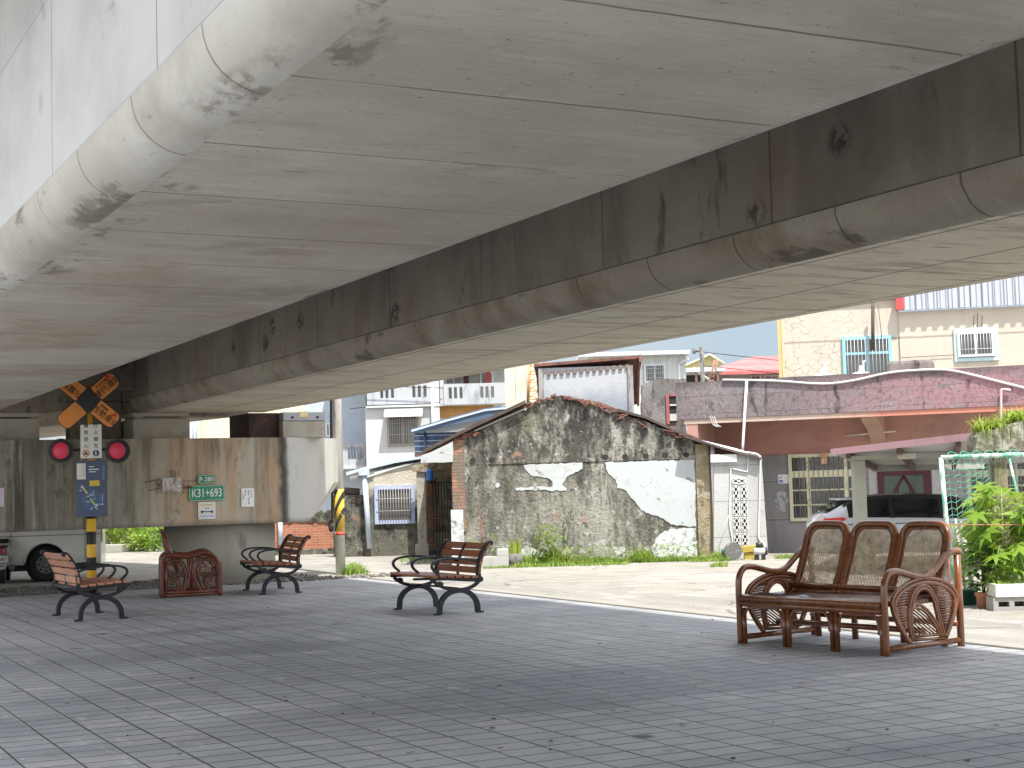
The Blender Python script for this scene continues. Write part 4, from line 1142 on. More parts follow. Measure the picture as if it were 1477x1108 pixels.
m_bars = plain('grey_window_bars', (.45, .46, .47), .5)
m_wframe = plain('white_window_frame', (.66, .68, .70), .5)
m_bframe = plain('lilac_blue_frame', (.40, .46, .66), .6)
m_cyan = plain('turquoise_frame', (.25, .50, .58), .6)
m_cyan2 = plain('pale_turquoise_trim', (.44, .60, .62), .7)
m_yframe = plain('cream_yellow_frame', (.74, .71, .50), .55)
m_tile = mat('old_roof_tiles', (.22, .10, .075), [dict(c=(.09, .065, .055), s=(3, 3, 3), lo=.45, hi=.62, a=.8, o=2), dict(c=(.40, .20, .14), s=7, lo=.58, hi=.7, a=.7, o=5)], rough=.9, bump=(20, .02, 5))
m_plank = mat('dark_roof_board', (.075, .055, .048), [dict(c=(.17, .12, .10), s=(2, 2, 9), lo=.5, hi=.7, a=.7)], rough=.85, bump=(20, .006, 5))
m_bluem = mat('blue_sheet_metal', (.075, .12, .19), [dict(c=(.14, .19, .26), s=1.5, lo=.45, hi=.7, a=.6)], rough=.5)
m_bluel = plain('pale_blue_sheet', (.52, .60, .70), .5)
m_orange_t = mat('orange_wall_tiles', (.52, .25, .06), [dict(c=(.62, .36, .12), s=(4, 4, 9), lo=.45, hi=.65, a=.7), dict(c=(.40, .2, .06), k='lines', ax=2, sp=.11, w=.012, a=.6)], rough=.55)
m_pipe_w = plain('white_pvc_pipe', (.70, .70, .72), .5)
m_concgrey = mat('weathered_grey_wall', (.155, .15, .145), [
    dict(c=(.27, .26, .255), s=(1.5, 1.5, 1), lo=.45, hi=.65, a=.8, o=1, d=8),
    dict(c=(.045, .043, .042), s=(5, 5, 2.2), lo=.52, hi=.62, a=.85, o=4, d=8, rg=.75),
    dict(c=(.42, .41, .40), s=26, lo=.60, hi=.68, a=.5, o=7, d=4)], rough=.95, bump=(26, .015, 6))
m_parapet = mat('speckled_parapet', (.20, .165, .172), [
    dict(c=(.27, .24, .244), s=(.9, .9, 1.5), lo=.42, hi=.62, a=.8, o=1, d=7),
    dict(c=(.34, .16, .18), k='ramp', ax=0, lo=1.8, hi=5.6, wob=.7, ws=1.2, a=.75, x=dict(s=(2.2, 2.2, 3), lo=.25, hi=.52, o=21)),
    dict(c=(.09, .08, .082), s=(15, 15, 11), lo=.49, hi=.62, a=.7, o=4, d=7, rg=.75),
    dict(c=(.06, .05, .05), s=(5.5, 5.5, .7), lo=.645, hi=.69, a=.8, o=9, d=6),
    dict(c=(.035, .03, .032), k='lines', ax=0, sp=.83, w=.07, wob=.16, ws=2.2, a=.8, x=dict(s=(2.5, 2.5, 2.2), lo=.47, hi=.58, o=41)),
    dict(c=(.05, .045, .047), k='lines', ax=2, sp=.36, w=.014, wob=.01, a=.6, x=dict(s=2, lo=.42, hi=.55, o=43)),
    dict(c=(.06, .055, .055), k='ramp', ax=2, lo=3.36, hi=3.55, wob=.12, ws=4, a=.65),
    dict(c=(.14, .125, .125), k='lines', ax=2, sp=.27, w=.012, wob=.006, a=.4),
    dict(c=(.45, .43, .42), s=34, lo=.62, hi=.68, a=.4, o=7, d=3)], rough=.95, bump=(30, .01, 6))
m_redwall = mat('faded_red_plaster', (.52, .275, .23), [
    dict(c=(.42, .30, .255), s=(.5, .5, .7), lo=.42, hi=.65, a=.7, o=1),
    dict(c=(.34, .16, .135), s=(2, 2, 2.6), lo=.52, hi=.7, a=.5, o=5, d=7)], rough=.95, bump=(34, .006, 5))
m_slabedge = mat('salmon_slab_paint', (.50, .21, .15), [dict(c=(.52, .46, .38), k='ramp', ax=0, lo=4.3, hi=2.6, wob=.5, ws=1.2, a=.85), dict(c=(.3, .15, .1), s=4, lo=.55, hi=.7, a=.6)], rough=.9, bump=(20, .006, 4))
m_greyrend = mat('grey_render', (.30, .29, .29), [
    dict(c=(.36, .35, .345), s=(.8, .8, .6), lo=.45, hi=.65, a=.6, o=1),
    dict(c=(.20, .19, .19), s=(3, 3, 1.2), lo=.56, hi=.7, a=.6, o=4, d=7),
    dict(c=(.13, .125, .125), k='lines', ax=2, sp=.80, off=.13, w=.016, a=.8, h=-.004),
    dict(c=(.42, .41, .40), k='lines', ax=2, sp=.80, off=.112, w=.012, a=.5)], rough=.95, bump=(34, .006, 5))
m_annex = mat('light_concrete_annex', (.46, .465, .46), [
    dict(c=(.36, .36, .35), s=(1.4, 1.4, .9), lo=.48, hi=.66, a=.6, o=1),
    dict(c=(.22, .215, .2), s=(7, 7, 2.4), lo=.60, hi=.70, a=.5, o=4, d=7),
    dict(c=(.20, .2, .19), k='lines', ax=2, sp=.70, off=.29, w=.014, a=.8)], rough=.9, bump=(24, .006, 5))
m_cream = mat('cracked_cream_paint', (.50, .468, .395), [
    dict(c=(.51, .455, .38), k='ramp', ax=0, lo=2.2, hi=6, wob=.6, ws=.7, a=.5),
    dict(c=(.45, .41, .33), s=(.9, .9, .5), lo=.5, hi=.7, a=.6, o=2),
    dict(c=(.40, .34, .25), s=(4, 4, .5), lo=.60, hi=.7, a=.5, o=5),
    dict(c=(.09, .075, .06), k='vor', ft='DISTANCE_TO_EDGE', s=(3.6, 3.6, 4.2), lo=.026, hi=.007, a=.8, o=3, dis=.55, x=dict(k='ramp', ax=0, lo=2.9, hi=1.4, wob=.9, ws=.8, x=dict(s=1.3, lo=.42, hi=.52, o=5))),
    dict(c=(.22, .19, .15), k='lines', ax=2, sp=2.2, off=1.16, w=.05, wob=.02, a=.7)], rough=.9, bump=(12, .006, 5))
m_redpaint = plain('red_paint', (.50, .07, .075), .6)
m_maroon = plain('maroon_paint', (.075, .012, .022), .5)
m_dgreen = mat('dull_green_door', (.085, .11, .095), [dict(c=(.05, .065, .055), s=(4, 4, 1), lo=.5, hi=.7, a=.6)], rough=.6)
m_metal_w = plain('white_metal_cladding', (.62, .64, .62), .5)
m_redroof = mat('red_sheet_roof', (.50, .115, .115), [dict(c=(.56, .22, .20), s=.8, lo=.45, hi=.66, a=.7), dict(c=(.38, .08, .08), k='lines', ax=0, sp=.5, w=.05, a=.5)], rough=.6)

def wedge_poly(fc, pts, v=0.0, jit=0.0):
    return [(u + random.uniform(-jit, jit), z + random.uniform(-jit, jit)) for u, z in (fc.uz(x, y, v) for x, y in pts)]
def rough_poly(P, step=.06, j=.018):
    out = []
    for i, a in enumerate(P):
        b = P[(i + 1) % len(P)]
        d = math.hypot(b[0] - a[0], b[1] - a[1]); n = max(1, int(d / step))
        for k in range(n):
            t = k / n
            out.append((a[0] + (b[0] - a[0]) * t + (random.uniform(-j, j) if k else 0), a[1] + (b[1] - a[1]) * t + (random.uniform(-j, j) if k else 0)))
    return out
def box_px(fc, mb, x0, y0, x1, y1, v0, v1, ch=0):
    a0, a1, z0, z1 = fc.rect(x0, y0, x1, y1, v0)
    mb.box(a0, a1, v0, v1, z0, z1, ch); return mb
def window(fc, parent, x0, y0, x1, y1, v, fm, gm, cols=2, rows=(), fw=.05, nb=0, hb=(), bm_=None, dep=.06, name='window', bar_r=.007):
    """frame standing proud of the wall at v, pane inside, bars in front"""
    a0, a1, z0, z1 = fc.rect(x0, y0, x1, y1, v)
    b = MB()
    b.box(a0, a0 + fw, v - dep, v + .02, z0, z1); b.box(a1 - fw, a1, v - dep, v + .02, z0, z1)
    b.box(a0 + fw, a1 - fw, v - dep, v + .02, z1 - fw, z1); b.box(a0 + fw, a1 - fw, v - dep, v + .02, z0, z0 + fw)
    for k in range(1, cols):
        c = a0 + (a1 - a0) * k / cols; b.box(c - fw * .35, c + fw * .35, v - dep * .8, v + .01, z0 + fw, z1 - fw)
    for t in rows:
        z = z0 + (z1 - z0) * t; b.box(a0 + fw, a1 - fw, v - dep * .9, v + .012, z - fw * .4, z + fw * .4)
    f = b.build(name, fm, parent)
    b = MB(); b.box(a0 + fw * .5, a1 - fw * .5, v - dep * .3, v - dep * .1, z0 + fw * .5, z1 - fw * .5); b.build('pane', gm, f)
    if nb:
        b = MB()
        for k in range(nb):
            c = a0 + fw + (a1 - a0 - 2 * fw) * (k + .5) / nb; b.tube([(c, v - dep - .012, z0 + fw * .4), (c, v - dep - .012, z1 - fw * .4)], bar_r, 5)
        for t in hb:
            z = z0 + (z1 - z0) * t; b.tube([(a0 + fw * .4, v - dep - .012, z), (a1 - fw * .4, v - dep - .012, z)], bar_r, 5)
        b.build('grille', bm_ or m_bars, f)
    return f
def corrugated(mb, u0, u1, z0, z1, v, pitch=.2, dep=.03):
    n = max(2, int(abs(u1 - u0) / pitch))
    P = []
    for k in range(n):
        a = u0 + (u1 - u0) * k / n; w = (u1 - u0) / n
        P += [(a, v), (a + w * .42, v), (a + w * .5, v + dep), (a + w * .92, v + dep)]
    P.append((u1, v))
    vs = [(p[0], p[1], z0) for p in P] + [(p[0], p[1], z1) for p in P]
    m = len(P)
    mb.add(vs, [(i, i + 1, m + i + 1, m + i) for i in range(m - 1)])
    mb.box(u0, u1, v + dep + .003, v + dep + .05, z0, z1)
    return mb

# ------------------------------------------------------------------ ruined gable house
HF = Face(838, 30.2, 0)
house = on(HF, 'gable_house', 'old low gable house with black grimed wall and peeling white plaster', 'house')
ol = [(655, 830), (655, 634), (672, 628), (692, 621), (722, 607), (757, 592), (772, 583), (786, 575), (800, 570.5), (818, 573), (836, 578), (858, 585), (880, 591), (905, 600), (930, 608), (955, 617), (985, 627), (1004, 640), (1010, 655), (1010, 830)]
P = wedge_poly(HF, ol)
P[0] = (P[0][0], -.05); P[-1] = (P[-1][0], -.05)
top_ = [P[1]]
for a_, c_ in zip(P[1:-2], P[2:-1]):
    n_ = max(1, int(math.hypot(c_[0] - a_[0], c_[1] - a_[1]) / .07))
    for k_ in range(1, n_ + 1): top_.append((a_[0] + (c_[0] - a_[0]) * k_ / n_ + random.uniform(-.015, .015), a_[1] + (c_[1] - a_[1]) * k_ / n_ + random.uniform(-.02, .02)))
b = MB(); b.prism([P[0]] + top_ + [P[-1]], 0, .24)
b.build('gable_wall', m_grime, house)
zr = HF.uz(800, 571)[1]; ur = HF.uz(800, 571)[0]
uL, zL = HF.uz(655, 634); uR, zR = HF.uz(1020, 642)
b = MB(); b.box(uL, uL + .22, .245, 5.5, -.05, zL - .05); b.box(uR - .3, uR - .05, .245, 5.5, -.05, zR - .05); b.box(uL, uR, 5.505, 5.7, -.05, 2.2)
b.build('side_wall', m_grime, house)
# plaster patches
def patch(name, m, pts, th=.014, step=.05, j=.016):
    b = MB(); b.prism(rough_poly(wedge_poly(HF, pts, -.01), step, j), -th, .03)
    return b.build(name, m, house)
patch('plaster_patch', m_plaster, [(755, 671), (800, 669), (840, 667), (840, 676), (830, 681), (822, 685), (815, 693), (811, 700), (817, 704), (817, 708), (780, 707), (745, 708), (743, 704), (775, 702), (797, 702), (797, 695), (789, 689), (776, 687), (766, 686), (757, 676)])
patch('plaster_patch', m_plaster, [(872, 667), (935, 665), (1001, 663), (1003, 715), (1004, 760), (985, 758), (968, 757), (957, 748), (940, 743), (925, 736), (918, 727), (908, 715), (900, 706), (890, 704), (888, 692), (878, 684), (874, 676)])
patch('plaster_patch', m_plaster_m, [(946, 776), (958, 766), (972, 763), (1004, 761.5), (1005, 804), (978, 806), (944, 804), (940, 792)])
patch('plaster_patch', m_plaster_m, [(750, 800), (752, 794), (768, 790), (778, 795), (790, 806), (768, 808), (750, 808)])
patch('plaster_patch', m_plaster, [(715, 697), (720, 696.5), (721.5, 701), (717, 704), (714.5, 702)])
b = MB(); box_px(HF, b, 1005.5, 640, 1025, 812, -.045, .24, .02); b.build('corner_pier', m_pier, house)
b = MB(); box_px(HF, b, 654.5, 634, 671, 768, -.03, -.003, .012); box_px(HF, b, 652, 664, 668, 735, -.05, -.031, .01); b.build('brick_pier', m_brick_old, house)
b = MB(); box_px(HF, b, 651, 735.3, 669, 820, -.055, -.003, .01); b.build('whitewashed_pier', m_plaster_m, house)
b = MB(); box_px(HF, b, 700, 660.5, 1004, 665.8, -.022, -.003, .004); b.build('string_course', m_grime, house)
for x, y in ((682, 664.5), (709.5, 663.8), (873, 659.5), (902, 659.2), (931, 658), (959, 657), (989.5, 656.2)):
    u, z = HF.uz(x, y); q = MB()
    q.tube([(u + .05 * cos(a), -.024, z + .045 * sin(a)) for a in [2 * pi * k / 12 for k in range(12)]], .008, 5, closed=True)
    q.disc((u, -.0235, z), .046, (0, -1, 0), .003, 12)  # flat dark disc paints the shade inside the hole
    q.build('beam_hole', m_dark, house)
# roof: left slope boards, right slope tiles
def slope(pts, v0, v1, th, name, m):
    P = [HF.uz(x, y, v0) for x, y in pts]
    poly = [(u, z) for u, z in P] + [(u, z - th) for u, z in P[::-1]]
    b = MB(); b.prism(poly, v0, v1); return b.build(name, m, house)
slope([(608, 650), (683, 612), (758, 577)], -.16, 5.4, .07, 'roof_board', m_plank)
slope([(684, 620.5), (724, 603), (758, 588)], -.10, -.02, .035, 'roof_batten', plain('grey_board', (.30, .28, .25)))
slope([(600, 656), (640, 641), (683, 621)], -.04, .2, .04, 'roof_batten', m_tile)
slope([(806, 572), (865, 580), (925, 604), (1000, 632), (1100, 661)], .30, 5.4, .06, 'roof_tiling', m_tile)
slope([(893, 590), (930, 600), (975, 620), (1000, 629)], -.06, .8, .05, 'roof_board', m_plank)
slope([(986, 627), (1040, 644), (1098, 660)], -.35, .28, .045, 'roof_edge', m_plank)
b = MB()
for i in range(48):
    t = random.random()
    x = 815 + 205 * t; y = 573 + (x - 815) * .31 + random.uniform(-4, 4) + (4 if x > 900 else 0)
    u, z = HF.uz(x, y); bm = bmesh.new(); bmesh.ops.create_cube(bm, size=1)
    b.bm(bm, mat=Matrix.Translation((u, random.uniform(-.08, .14), z)) @ Matrix.Rotation(random.uniform(-.5, .9), 4, 'Y') @ Matrix.Rotation(random.uniform(-.4, .4), 4, 'Z') @ Matrix.Diagonal((random.uniform(.08, .24), .14, random.uniform(.015, .035), 1)))
for i in range(46):
    x = random.choice((random.uniform(758, 800), random.uniform(655, 690))); y = (586 - (x - 758) * .33 if x > 700 else 634 - (x - 655) * .3) + random.uniform(-3, 3)
    u, z = HF.uz(x, y); bm = bmesh.new(); bmesh.ops.create_cube(bm, size=1)
    b.bm(bm, mat=Matrix.Translation((u, random.uniform(-.05, .14), z)) @ Matrix.Rotation(random.uniform(-.9, .3), 4, 'Y') @ Matrix.Diagonal((random.uniform(.06, .15), .12, random.uniform(.02, .05), 1)))
b.build('tile_edge', mat('broken_red_tile', (.19, .085, .06), [dict(c=(.12, .08, .065), s=5, lo=.45, hi=.6, a=.8), dict(c=(.45, .36, .29), s=9, lo=.58, hi=.68, a=.7, o=3)], rough=.9), house)
b = MB()
u0, z0 = HF.uz(1027, 640, -.06); u1, z1 = HF.uz(1030, 807, -.06)
b.tube([(u0, -.10, z0), (u0 + .0, -.10, .02)], .042, 12); b.build('downpipe', m_pipe_w, house)
# annex part of the same house on the right
AX = Face(1066, 30.0, 0)
annex = on(AX, 'annex_wall', 'light grey annex wall with a column of pierced vent blocks', 'annex')
b = MB(); ap = wedge_poly(AX, [(1030, 820), (1030, 668), (1060, 655), (1092, 655), (1098, 657), (1109, 820)]); ap[0] = (ap[0][0], -.05); ap[-1] = (ap[-1][0], -.05)
b.prism(ap, 0, .2); b.build('wall_face', m_annex, annex)
b = MB(); box_px(AX, b, 1025, 655.5, 1063, 667, -.10, -.003, .01); b.build('beam', plain('white_beam', (.66, .67, .67), .8), annex)
m_vent = plain('white_vent_block', (.66, .67, .66), .8)
def vent_block(cx, cy, wpx, hpx, flip):
    a0, a1, z0, z1 = AX.rect(cx - wpx / 2, cy - hpx / 2, cx + wpx / 2, cy + hpx / 2)
    b = MB(); b.box(a0, a1, -.006, -.002, z0, z1); k = b.build('block_recess', m_dark, annex)
    b = MB(); uc, zc = (a0 + a1) / 2, (z0 + z1) / 2; w, h = (a1 - a0), (z1 - z0)
    f = .012
    for (p0, p1) in (((a0, z0), (a1, z0)), ((a0, z1), (a1, z1)), ((a0, z0), (a0, z1)), ((a1, z0), (a1, z1))):
        b.bar([(p0[0], -.012, p0[1]), (p1[0], -.012, p1[1])], .012, f * .55, (0, 1, 0))
    def octo(cx_, cz_, rw, rh):
        b.bar([(cx_ + rw * x, -.014, cz_ + rh * z) for x, z in ((1, .4), (.4, 1), (-.4, 1), (-1, .4), (-1, -.4), (-.4, -1), (.4, -1), (1, -.4))], .012, f * .6, (0, 1, 0), closed=True)
    if flip:
        for e in (-1, 1): octo(uc + e * w * .25, zc, w * .17, h * .30)
        b.bar([(a0, -.014, zc), (a0 + w * .08, -.014, zc)], .012, f * .6, (0, 1, 0)); b.bar([(a1 - w * .08, -.014, zc), (a1, -.014, zc)], .012, f * .6, (0, 1, 0))
    else:
        for e in (-1, 1): octo(uc, zc + e * h * .25, w * .30, h * .17)
        for e in (-.5, 0, .5): 
            pass
    for e1, e2 in ((-1, -.5), (1, -.5), (-1, .5), (1, .5), (-.0, -1), (0, 1), (0, 0)):
        x, z = uc + e1 * w / 2, zc + e2 * h / 2
        b.box(x - f, x + f, -.026, -.003, z - f * 1.2, z + f * 1.2)
    b.build('vent_block', m_vent, k)
vent_block(1065.5, 694, 18.5, 7.2, True)
for yy in (711, 733.5, 756.3, 779.2):
    t = (yy - 690) / 100
    for e in (0, 1): vent_block(1060.8 + e * 11.6 + t * 2.4, yy, 8.2, 19.5, False)
b = MB()
def pp(pts, v=-.03): return [(AX.uz(x, y, v)[0], v, AX.uz(x, y, v)[1]) for x, y in pts]
b.tube(smooth_path(pp([(1020, 638), (1060, 650), (1080, 653), (1091, 655), (1096, 660), (1096.5, 675), (1095, 740), (1094, 770), (1096, 779), (1103, 788), (1104, 797)]), 4), .018, 8)
b.build('conduit', m_pipe_w, annex)
b = MB(); b.tube(smooth_path(pp([(1012, 636), (1050, 645), (1072, 651), (1079, 656), (1079, 666), (1078, 679), (1076, 680.5), (1056, 676), (1054, 678), (1053.5, 700), (1052, 750), (1055, 770), (1057.5, 788)]), 2), .013, 6); b.build('conduit', m_pipe_w, annex)
b = MB(); b.tube(pp([(1053, 738), (1037, 788)]), .004, 5); b.build('string', m_pipe_w, annex)

# ------------------------------------------------------------------ gateway and left annex
GF = Face(620, 33.2, 0)
gate = on(GF, 'gateway', 'crumbling concrete gateway with iron bar gate and blue canister', 'gateway')
b = MB(); u0, u1, z0, z1 = GF.rect(602, 678, 615, 806); b.box(u0, u1, 0, .25, -.05, z1, .015); b.box(u0 - .06, u1 + .04, -.04, .29, -.05, GF.uz(608, 785)[1], .02)
b.build('gate_post', mat('rough_grey_post', (.40, .38, .33), [dict(c=(.22, .2, .17), s=(5, 5, 2), lo=.5, hi=.66, a=.8), dict(c=(.09, .085, .07), s=9, lo=.6, hi=.68, a=.6, o=4)], rough=.95, bump=(20, .02, 6)), gate)
b = MB(); b.prism(rough_poly(wedge_poly(GF, [(594, 672), (594, 680), (616, 681), (656, 674), (656, 664), (625, 666)]), .12, .02), -.06, .5); b.build('lintel', m_pier, gate)
b = MB(); b.prism(rough_poly(wedge_poly(HF, [(607, 668), (607, 657), (622, 652), (653, 637), (653, 666), (625, 667)], -.2), .15, .012), -.19, .2); b.build('gable_piece', m_plaster, house)
b = MB(); box_px(GF, b, 616, 690, 631, 790, .35, .5, .01); b.build('brick_jamb', m_brick_old, gate)
b = MB(); box_px(GF, b, 602, 674, 660, 812, 1.6, 1.8); b.build('inner_wall', m_moss, gate)
b = MB(); b.prism(rough_poly(wedge_poly(GF, [(626, 676), (652, 672), (653, 690), (628, 692)], .4), .1, .02), .4, .5); b.build('inner_lintel', m_pier, gate)
b = MB()
for k in range(7):
    x = 626 + k * 4.1; u, z0 = GF.uz(x, 784, .3); z1 = GF.uz(x, 694, .3)[1]; b.tube([(u, .3, z0), (u, .3, z1)], .011, 5)
for y in (697, 746, 766): 
    u0, z = GF.uz(625, y, .3); u1, _ = GF.uz(653, y, .3); b.tube([(u0, .3, z), (u1, .3, z)], .013, 5)
b.build('bar_gate', m_plank, gate)
b = MB(); box_px(GF, b, 626, 768, 654, 784, .31, .33); b.build('gate_sheet', plain('olive_sheet', (.20, .21, .15)), gate)
cf = Face(619.5, 33.1, 0)
u0, u1, z0, z1 = cf.rect(614.5, 677, 625, 693.5)
b = MB(); b.tube(smooth_path([(0, 0, 0), (0, 0, .03), (0, 0, .20), (0, 0, .225), (0, 0, .25)], 2), [.06, .075, .078, .078, .078, .078, .07, .06, .045], 18)
bk = b.build('canister', plain('bright_blue_plastic', (.05, .17, .55), .45)); bk.location = cf.w((u0 + u1) / 2, .0, z0); tag(bk, 'bright blue plastic canister hanging at the gateway post', 'canister')
b = MB(); b.tube([(0, 0, -.055), (0, 0, -.003)], [.055, .075], 16); b.build('canister_cap', m_dark, bk)

LF = Face(560, 35.4, 0)
la = on(LF, 'low_outbuilding', 'low mossy outbuilding with sheet eave and barred lilac window', 'outbuilding')
b = MB(); P = wedge_poly(LF, [(527, 822), (527, 690), (570, 676), (606, 666), (606, 822)]); P[0] = (P[0][0], -.05); P[-1] = (P[-1][0], -.05)
b.prism(P, 0, 3.0)
m_low = mat('two_tone_mossy_render', (.52, .49, .40), [
    dict(c=(.40, .37, .28), s=(2, 2, 1.5), lo=.48, hi=.66, a=.7, o=1),
    dict(c=(.10, .10, .082), k='ramp', ax=2, lo=1.62, hi=1.35, wob=.28, ws=2.2, a=.95),
    dict(c=(.28, .27, .23), s=(6, 6, 4), lo=.57, hi=.65, a=.7, o=5, d=8, rg=.75, x=dict(k='ramp', ax=2, lo=1.6, hi=1.4)),
    dict(c=(.025, .026, .022), s=(4, 4, 3), lo=.50, hi=.60, a=.9, o=8, d=8, rg=.75, x=dict(k='ramp', ax=2, lo=1.6, hi=1.4, wob=.2)),
    dict(c=(.36, .19, .13), k='ramp', ax=0, lo=-.35, hi=-.5, wob=.1, a=.5, x=dict(s=3, lo=.5, hi=.6, o=4))], rough=.95, bump=(22, .02, 6))
b.build('wall_face', m_low, la)
window(LF, la, 540.5, 700.5, 598.5, 755.5, -.003, m_bframe, plain('curtained_glass', (.11, .10, .095), .2), 1, (), .085, 12, (.34, .66), m_bars, .06, 'window', .006)
b = MB(); P = wedge_poly(LF, [(500, 681), (525, 674.5), (570, 664), (610, 658), (610, 661.5), (570, 668), (525, 679), (500, 686)]); b.prism(P, -.10, 3.0); b.build('sheet_roof', m_bluel, la)
b = MB(); P = wedge_poly(LF, [(505, 687), (540, 681), (540, 684), (505, 692)]); b.prism(P, -.08, -.01); b.build('eave_board', plain('grey_board', (.30, .29, .27)), la)
b = MB(); u0, z0 = LF.uz(525.5, 684, -.09); u1, z1 = LF.uz(533.5, 791, -.09)
b.box(u0 - .12, u0 + .12, -.2, -.06, z0 - .03, z0 + .12); b.tube([(u0, -.1, z0), (u1, -.1, z1)], .062, 12); b.build('downpipe', m_bluel, la)
MW = Face(515, 35.5, 0)
mw = on(MW, 'garden_wall', 'low black mossed wall between the utility pole and the outbuilding', 'wall')
b = MB(); u0, u1, z0, z1 = MW.rect(480, 714, 527, 800); b.prism(rough_poly([(u0, -.05), (u1, -.05), (u1, z1), (u0, z1)], .15, .012), 0.02, .25); b.build('wall_face', m_moss, mw)
b = MB(); a, z = MW.uz(498, 706, -.1); a2, z2 = MW.uz(517, 710, -.1); b.tube([(a - .5, .1, z + .02), (a2, .1, z2)], .085, 12); b.build('waste_pipe', m_plank, mw)
b = MB(); b.disc((a2 + .003, .1, z2), .07, (1, 0, 0), .004, 12); b.build('pipe_mouth', m_dark, mw)

BW = Face(440, 37.5, 0)
bw_ = on(BW, 'brick_wall', 'red brick boundary wall seen between the pier and the utility pole', 'wall')
u0, u1, z0, z1 = BW.rect(330, 748, 490, 798)
b = MB(); b.box(u0, u1, 0, .24, -.05, z1); b.build('wall_face', m_brick, bw_)
b = MB(); b.prism(rough_poly([(u0, z1 - .05), (u1, z1 - .12), (u1, z1 + .16), ((u0 + u1 * 2) / 3, z1 + .10), (u0, z1 + .12)], .1, .05), -.03, .26); b.build('mossy_coping', m_moss, bw_)
b = MB(); b.box(u0, u1, -.05, -.003, -.05, .14, .02); b.build('plinth', m_moss, bw_)
b = MB(); a, z = BW.uz(404.5, 770, -.08); b.tube([(a, -.08, .25), (a, -.08, z1 + .1)], .06, 10); b.build('downpipe', m_bluel, bw_)

# ------------------------------------------------------------------ white two storey building
WF = Face(600, 44, 0)
wb = on(WF, 'white_townhouse', 'white two storey townhouse with slotted balcony parapets and awned window', 'building')
def wall(fc, parent, x0, y0, x1, y1, v0, v1, m, name='wall_face', ground=True, ch=0):
    a0, a1, z0, z1 = fc.rect(x0, y0, x1, y1, v0)
    b = MB(); b.box(a0, a1, v0, v1, -.05 if ground else z0, z1, ch); return b.build(name, m, parent)
wall(WF, wb, 528, 584, 625, 690, 0, 7, m_wwall)
wall(WF, wb, 440, 520, 528, 690, 1.5, 7, m_bluewall)
wall(WF, wb, 625.2, 603, 735, 690, .25, 7, m_wwall)
wall(WF, wb, 633, 585, 712, 602.5, .20, 1.0, m_orange_t, 'tile_band', False)
wall(WF, wb, 625, 500, 634, 690, -.12, .2, plain('white_pilaster', (.60, .62, .62), .8), 'pilaster')
b = MB(); a, z = WF.uz(623.5, 560, -.1); b.tube([(a, -.12, .2), (a, -.12, z + .6)], .045, 8); b.build('downpipe', m_pipe_w, wb)
b = MB(); a0, a1, z0, z1 = WF.rect(528, 583, 735, 585.5, -.15); b.box(a0, a1, -.15, .5, z0, z1); b.build('floor_band', plain('white_band', (.62, .63, .62), .8), wb)
def parapet(x0, y0, x1, y1, slots, v0, name):
    a0, a1, z0, z1 = WF.rect(x0, y0, x1, y1, v0)
    b = MB(); sl = sorted([WF.uz(s, (y0 + y1) / 2, v0)[0] for s in slots])
    h = z1 - z0; lo_, hi_ = z0 + h * .30, z0 + h * .84
    w = .045
    b.box(a0, a1, v0, v0 + .14, z0, lo_); b.box(a0, a1, v0, v0 + .14, hi_, z1)
    xs = [a0] + [q for s in sl for q in (s - w, s + w)] + [a1]
    for k in range(0, len(xs), 2): b.box(xs[k], xs[k + 1], v0, v0 + .14, lo_, hi_)
    return b.build(name, m_balcony, wb)
parapet(529, 552, 624, 583, (550.5, 558, 566, 597, 605, 613), -.12, 'balcony_parapet')
parapet(640, 553, 730, 583, (649.5, 657, 665, 695, 702.5, 710.5), -.2, 'balcony_parapet')
wall(WF, wb, 634.5, 540, 640, 583.5, -.16, .0, m_balcony, 'parapet_post', False)
parapet(490, 640, 527.5, 672, (504, 508, 512, 517, 522), .9, 'balcony_parapet')
wall(WF, wb, 440, 672.5, 527.5, 677, .85, 1.4, m_wwall, 'balcony_floor', False)
wall(WF, wb, 528, 480, 735, 560, 2.2, 7, mat('shaded_terrace_wall', (.42, .44, .40), [dict(c=(.3, .31, .29), s=2, lo=.5, hi=.7)], rough=.8), 'upper_wall')
b = MB(); tz_ = WF.uz(640, 515, 0)[1]; b.box(WF.uz(470, 520)[0], WF.uz(735, 520)[0], -.25, 7, tz_, tz_ + .15); b.build('terrace_shade_slab', m_deck, wb)  # unseen slab added to shade the terrace behind the parapet slots
for (x0, x1) in ((641, 668), (692, 712)):
    window(WF, wb, x0, 536, x1, 556, 2.18, m_wframe, m_glass, 2, (), .06)
wall(WF, wb, 669, 536, 676, 556, 2.0, 2.1, m_maroon, 'hanging_cloth', False)
wall(WF, wb, 700, 536, 707, 552, 2.0, 2.05, m_redpaint, 'hanging_cloth', False)
f = window(WF, wb, 558.5, 597.5, 604, 643, -.003, plain('brown_window_frame', (.36, .31, .24), .6), m_glass_w, 2, (.80,), .06, 12, (.36, .72), m_bars, .05)
b = MB(); P = [(-.0, 0), (-.42, -.16), (-.42, -.20), (0, -.04)]
a0, a1, z0, z1 = WF.rect(555, 590, 610, 599, -.1); b.prism([(-.45, z0 + .02), (-.002, z1 + .05), (-.002, z1 - .02), (-.45, z0 - .06)], a0, a1, axis='x'); b.build('window_awning', plain('white_awning', (.70, .70, .70), .6), wb)
window(WF, wb, 633.5, 603.5, 656, 613, .24, m_wframe, m_glass, 3, (), .05)
window(WF, wb, 470, 610, 480, 630, 1.48, m_wframe, m_glass, 2, (), .05)
b = MB()
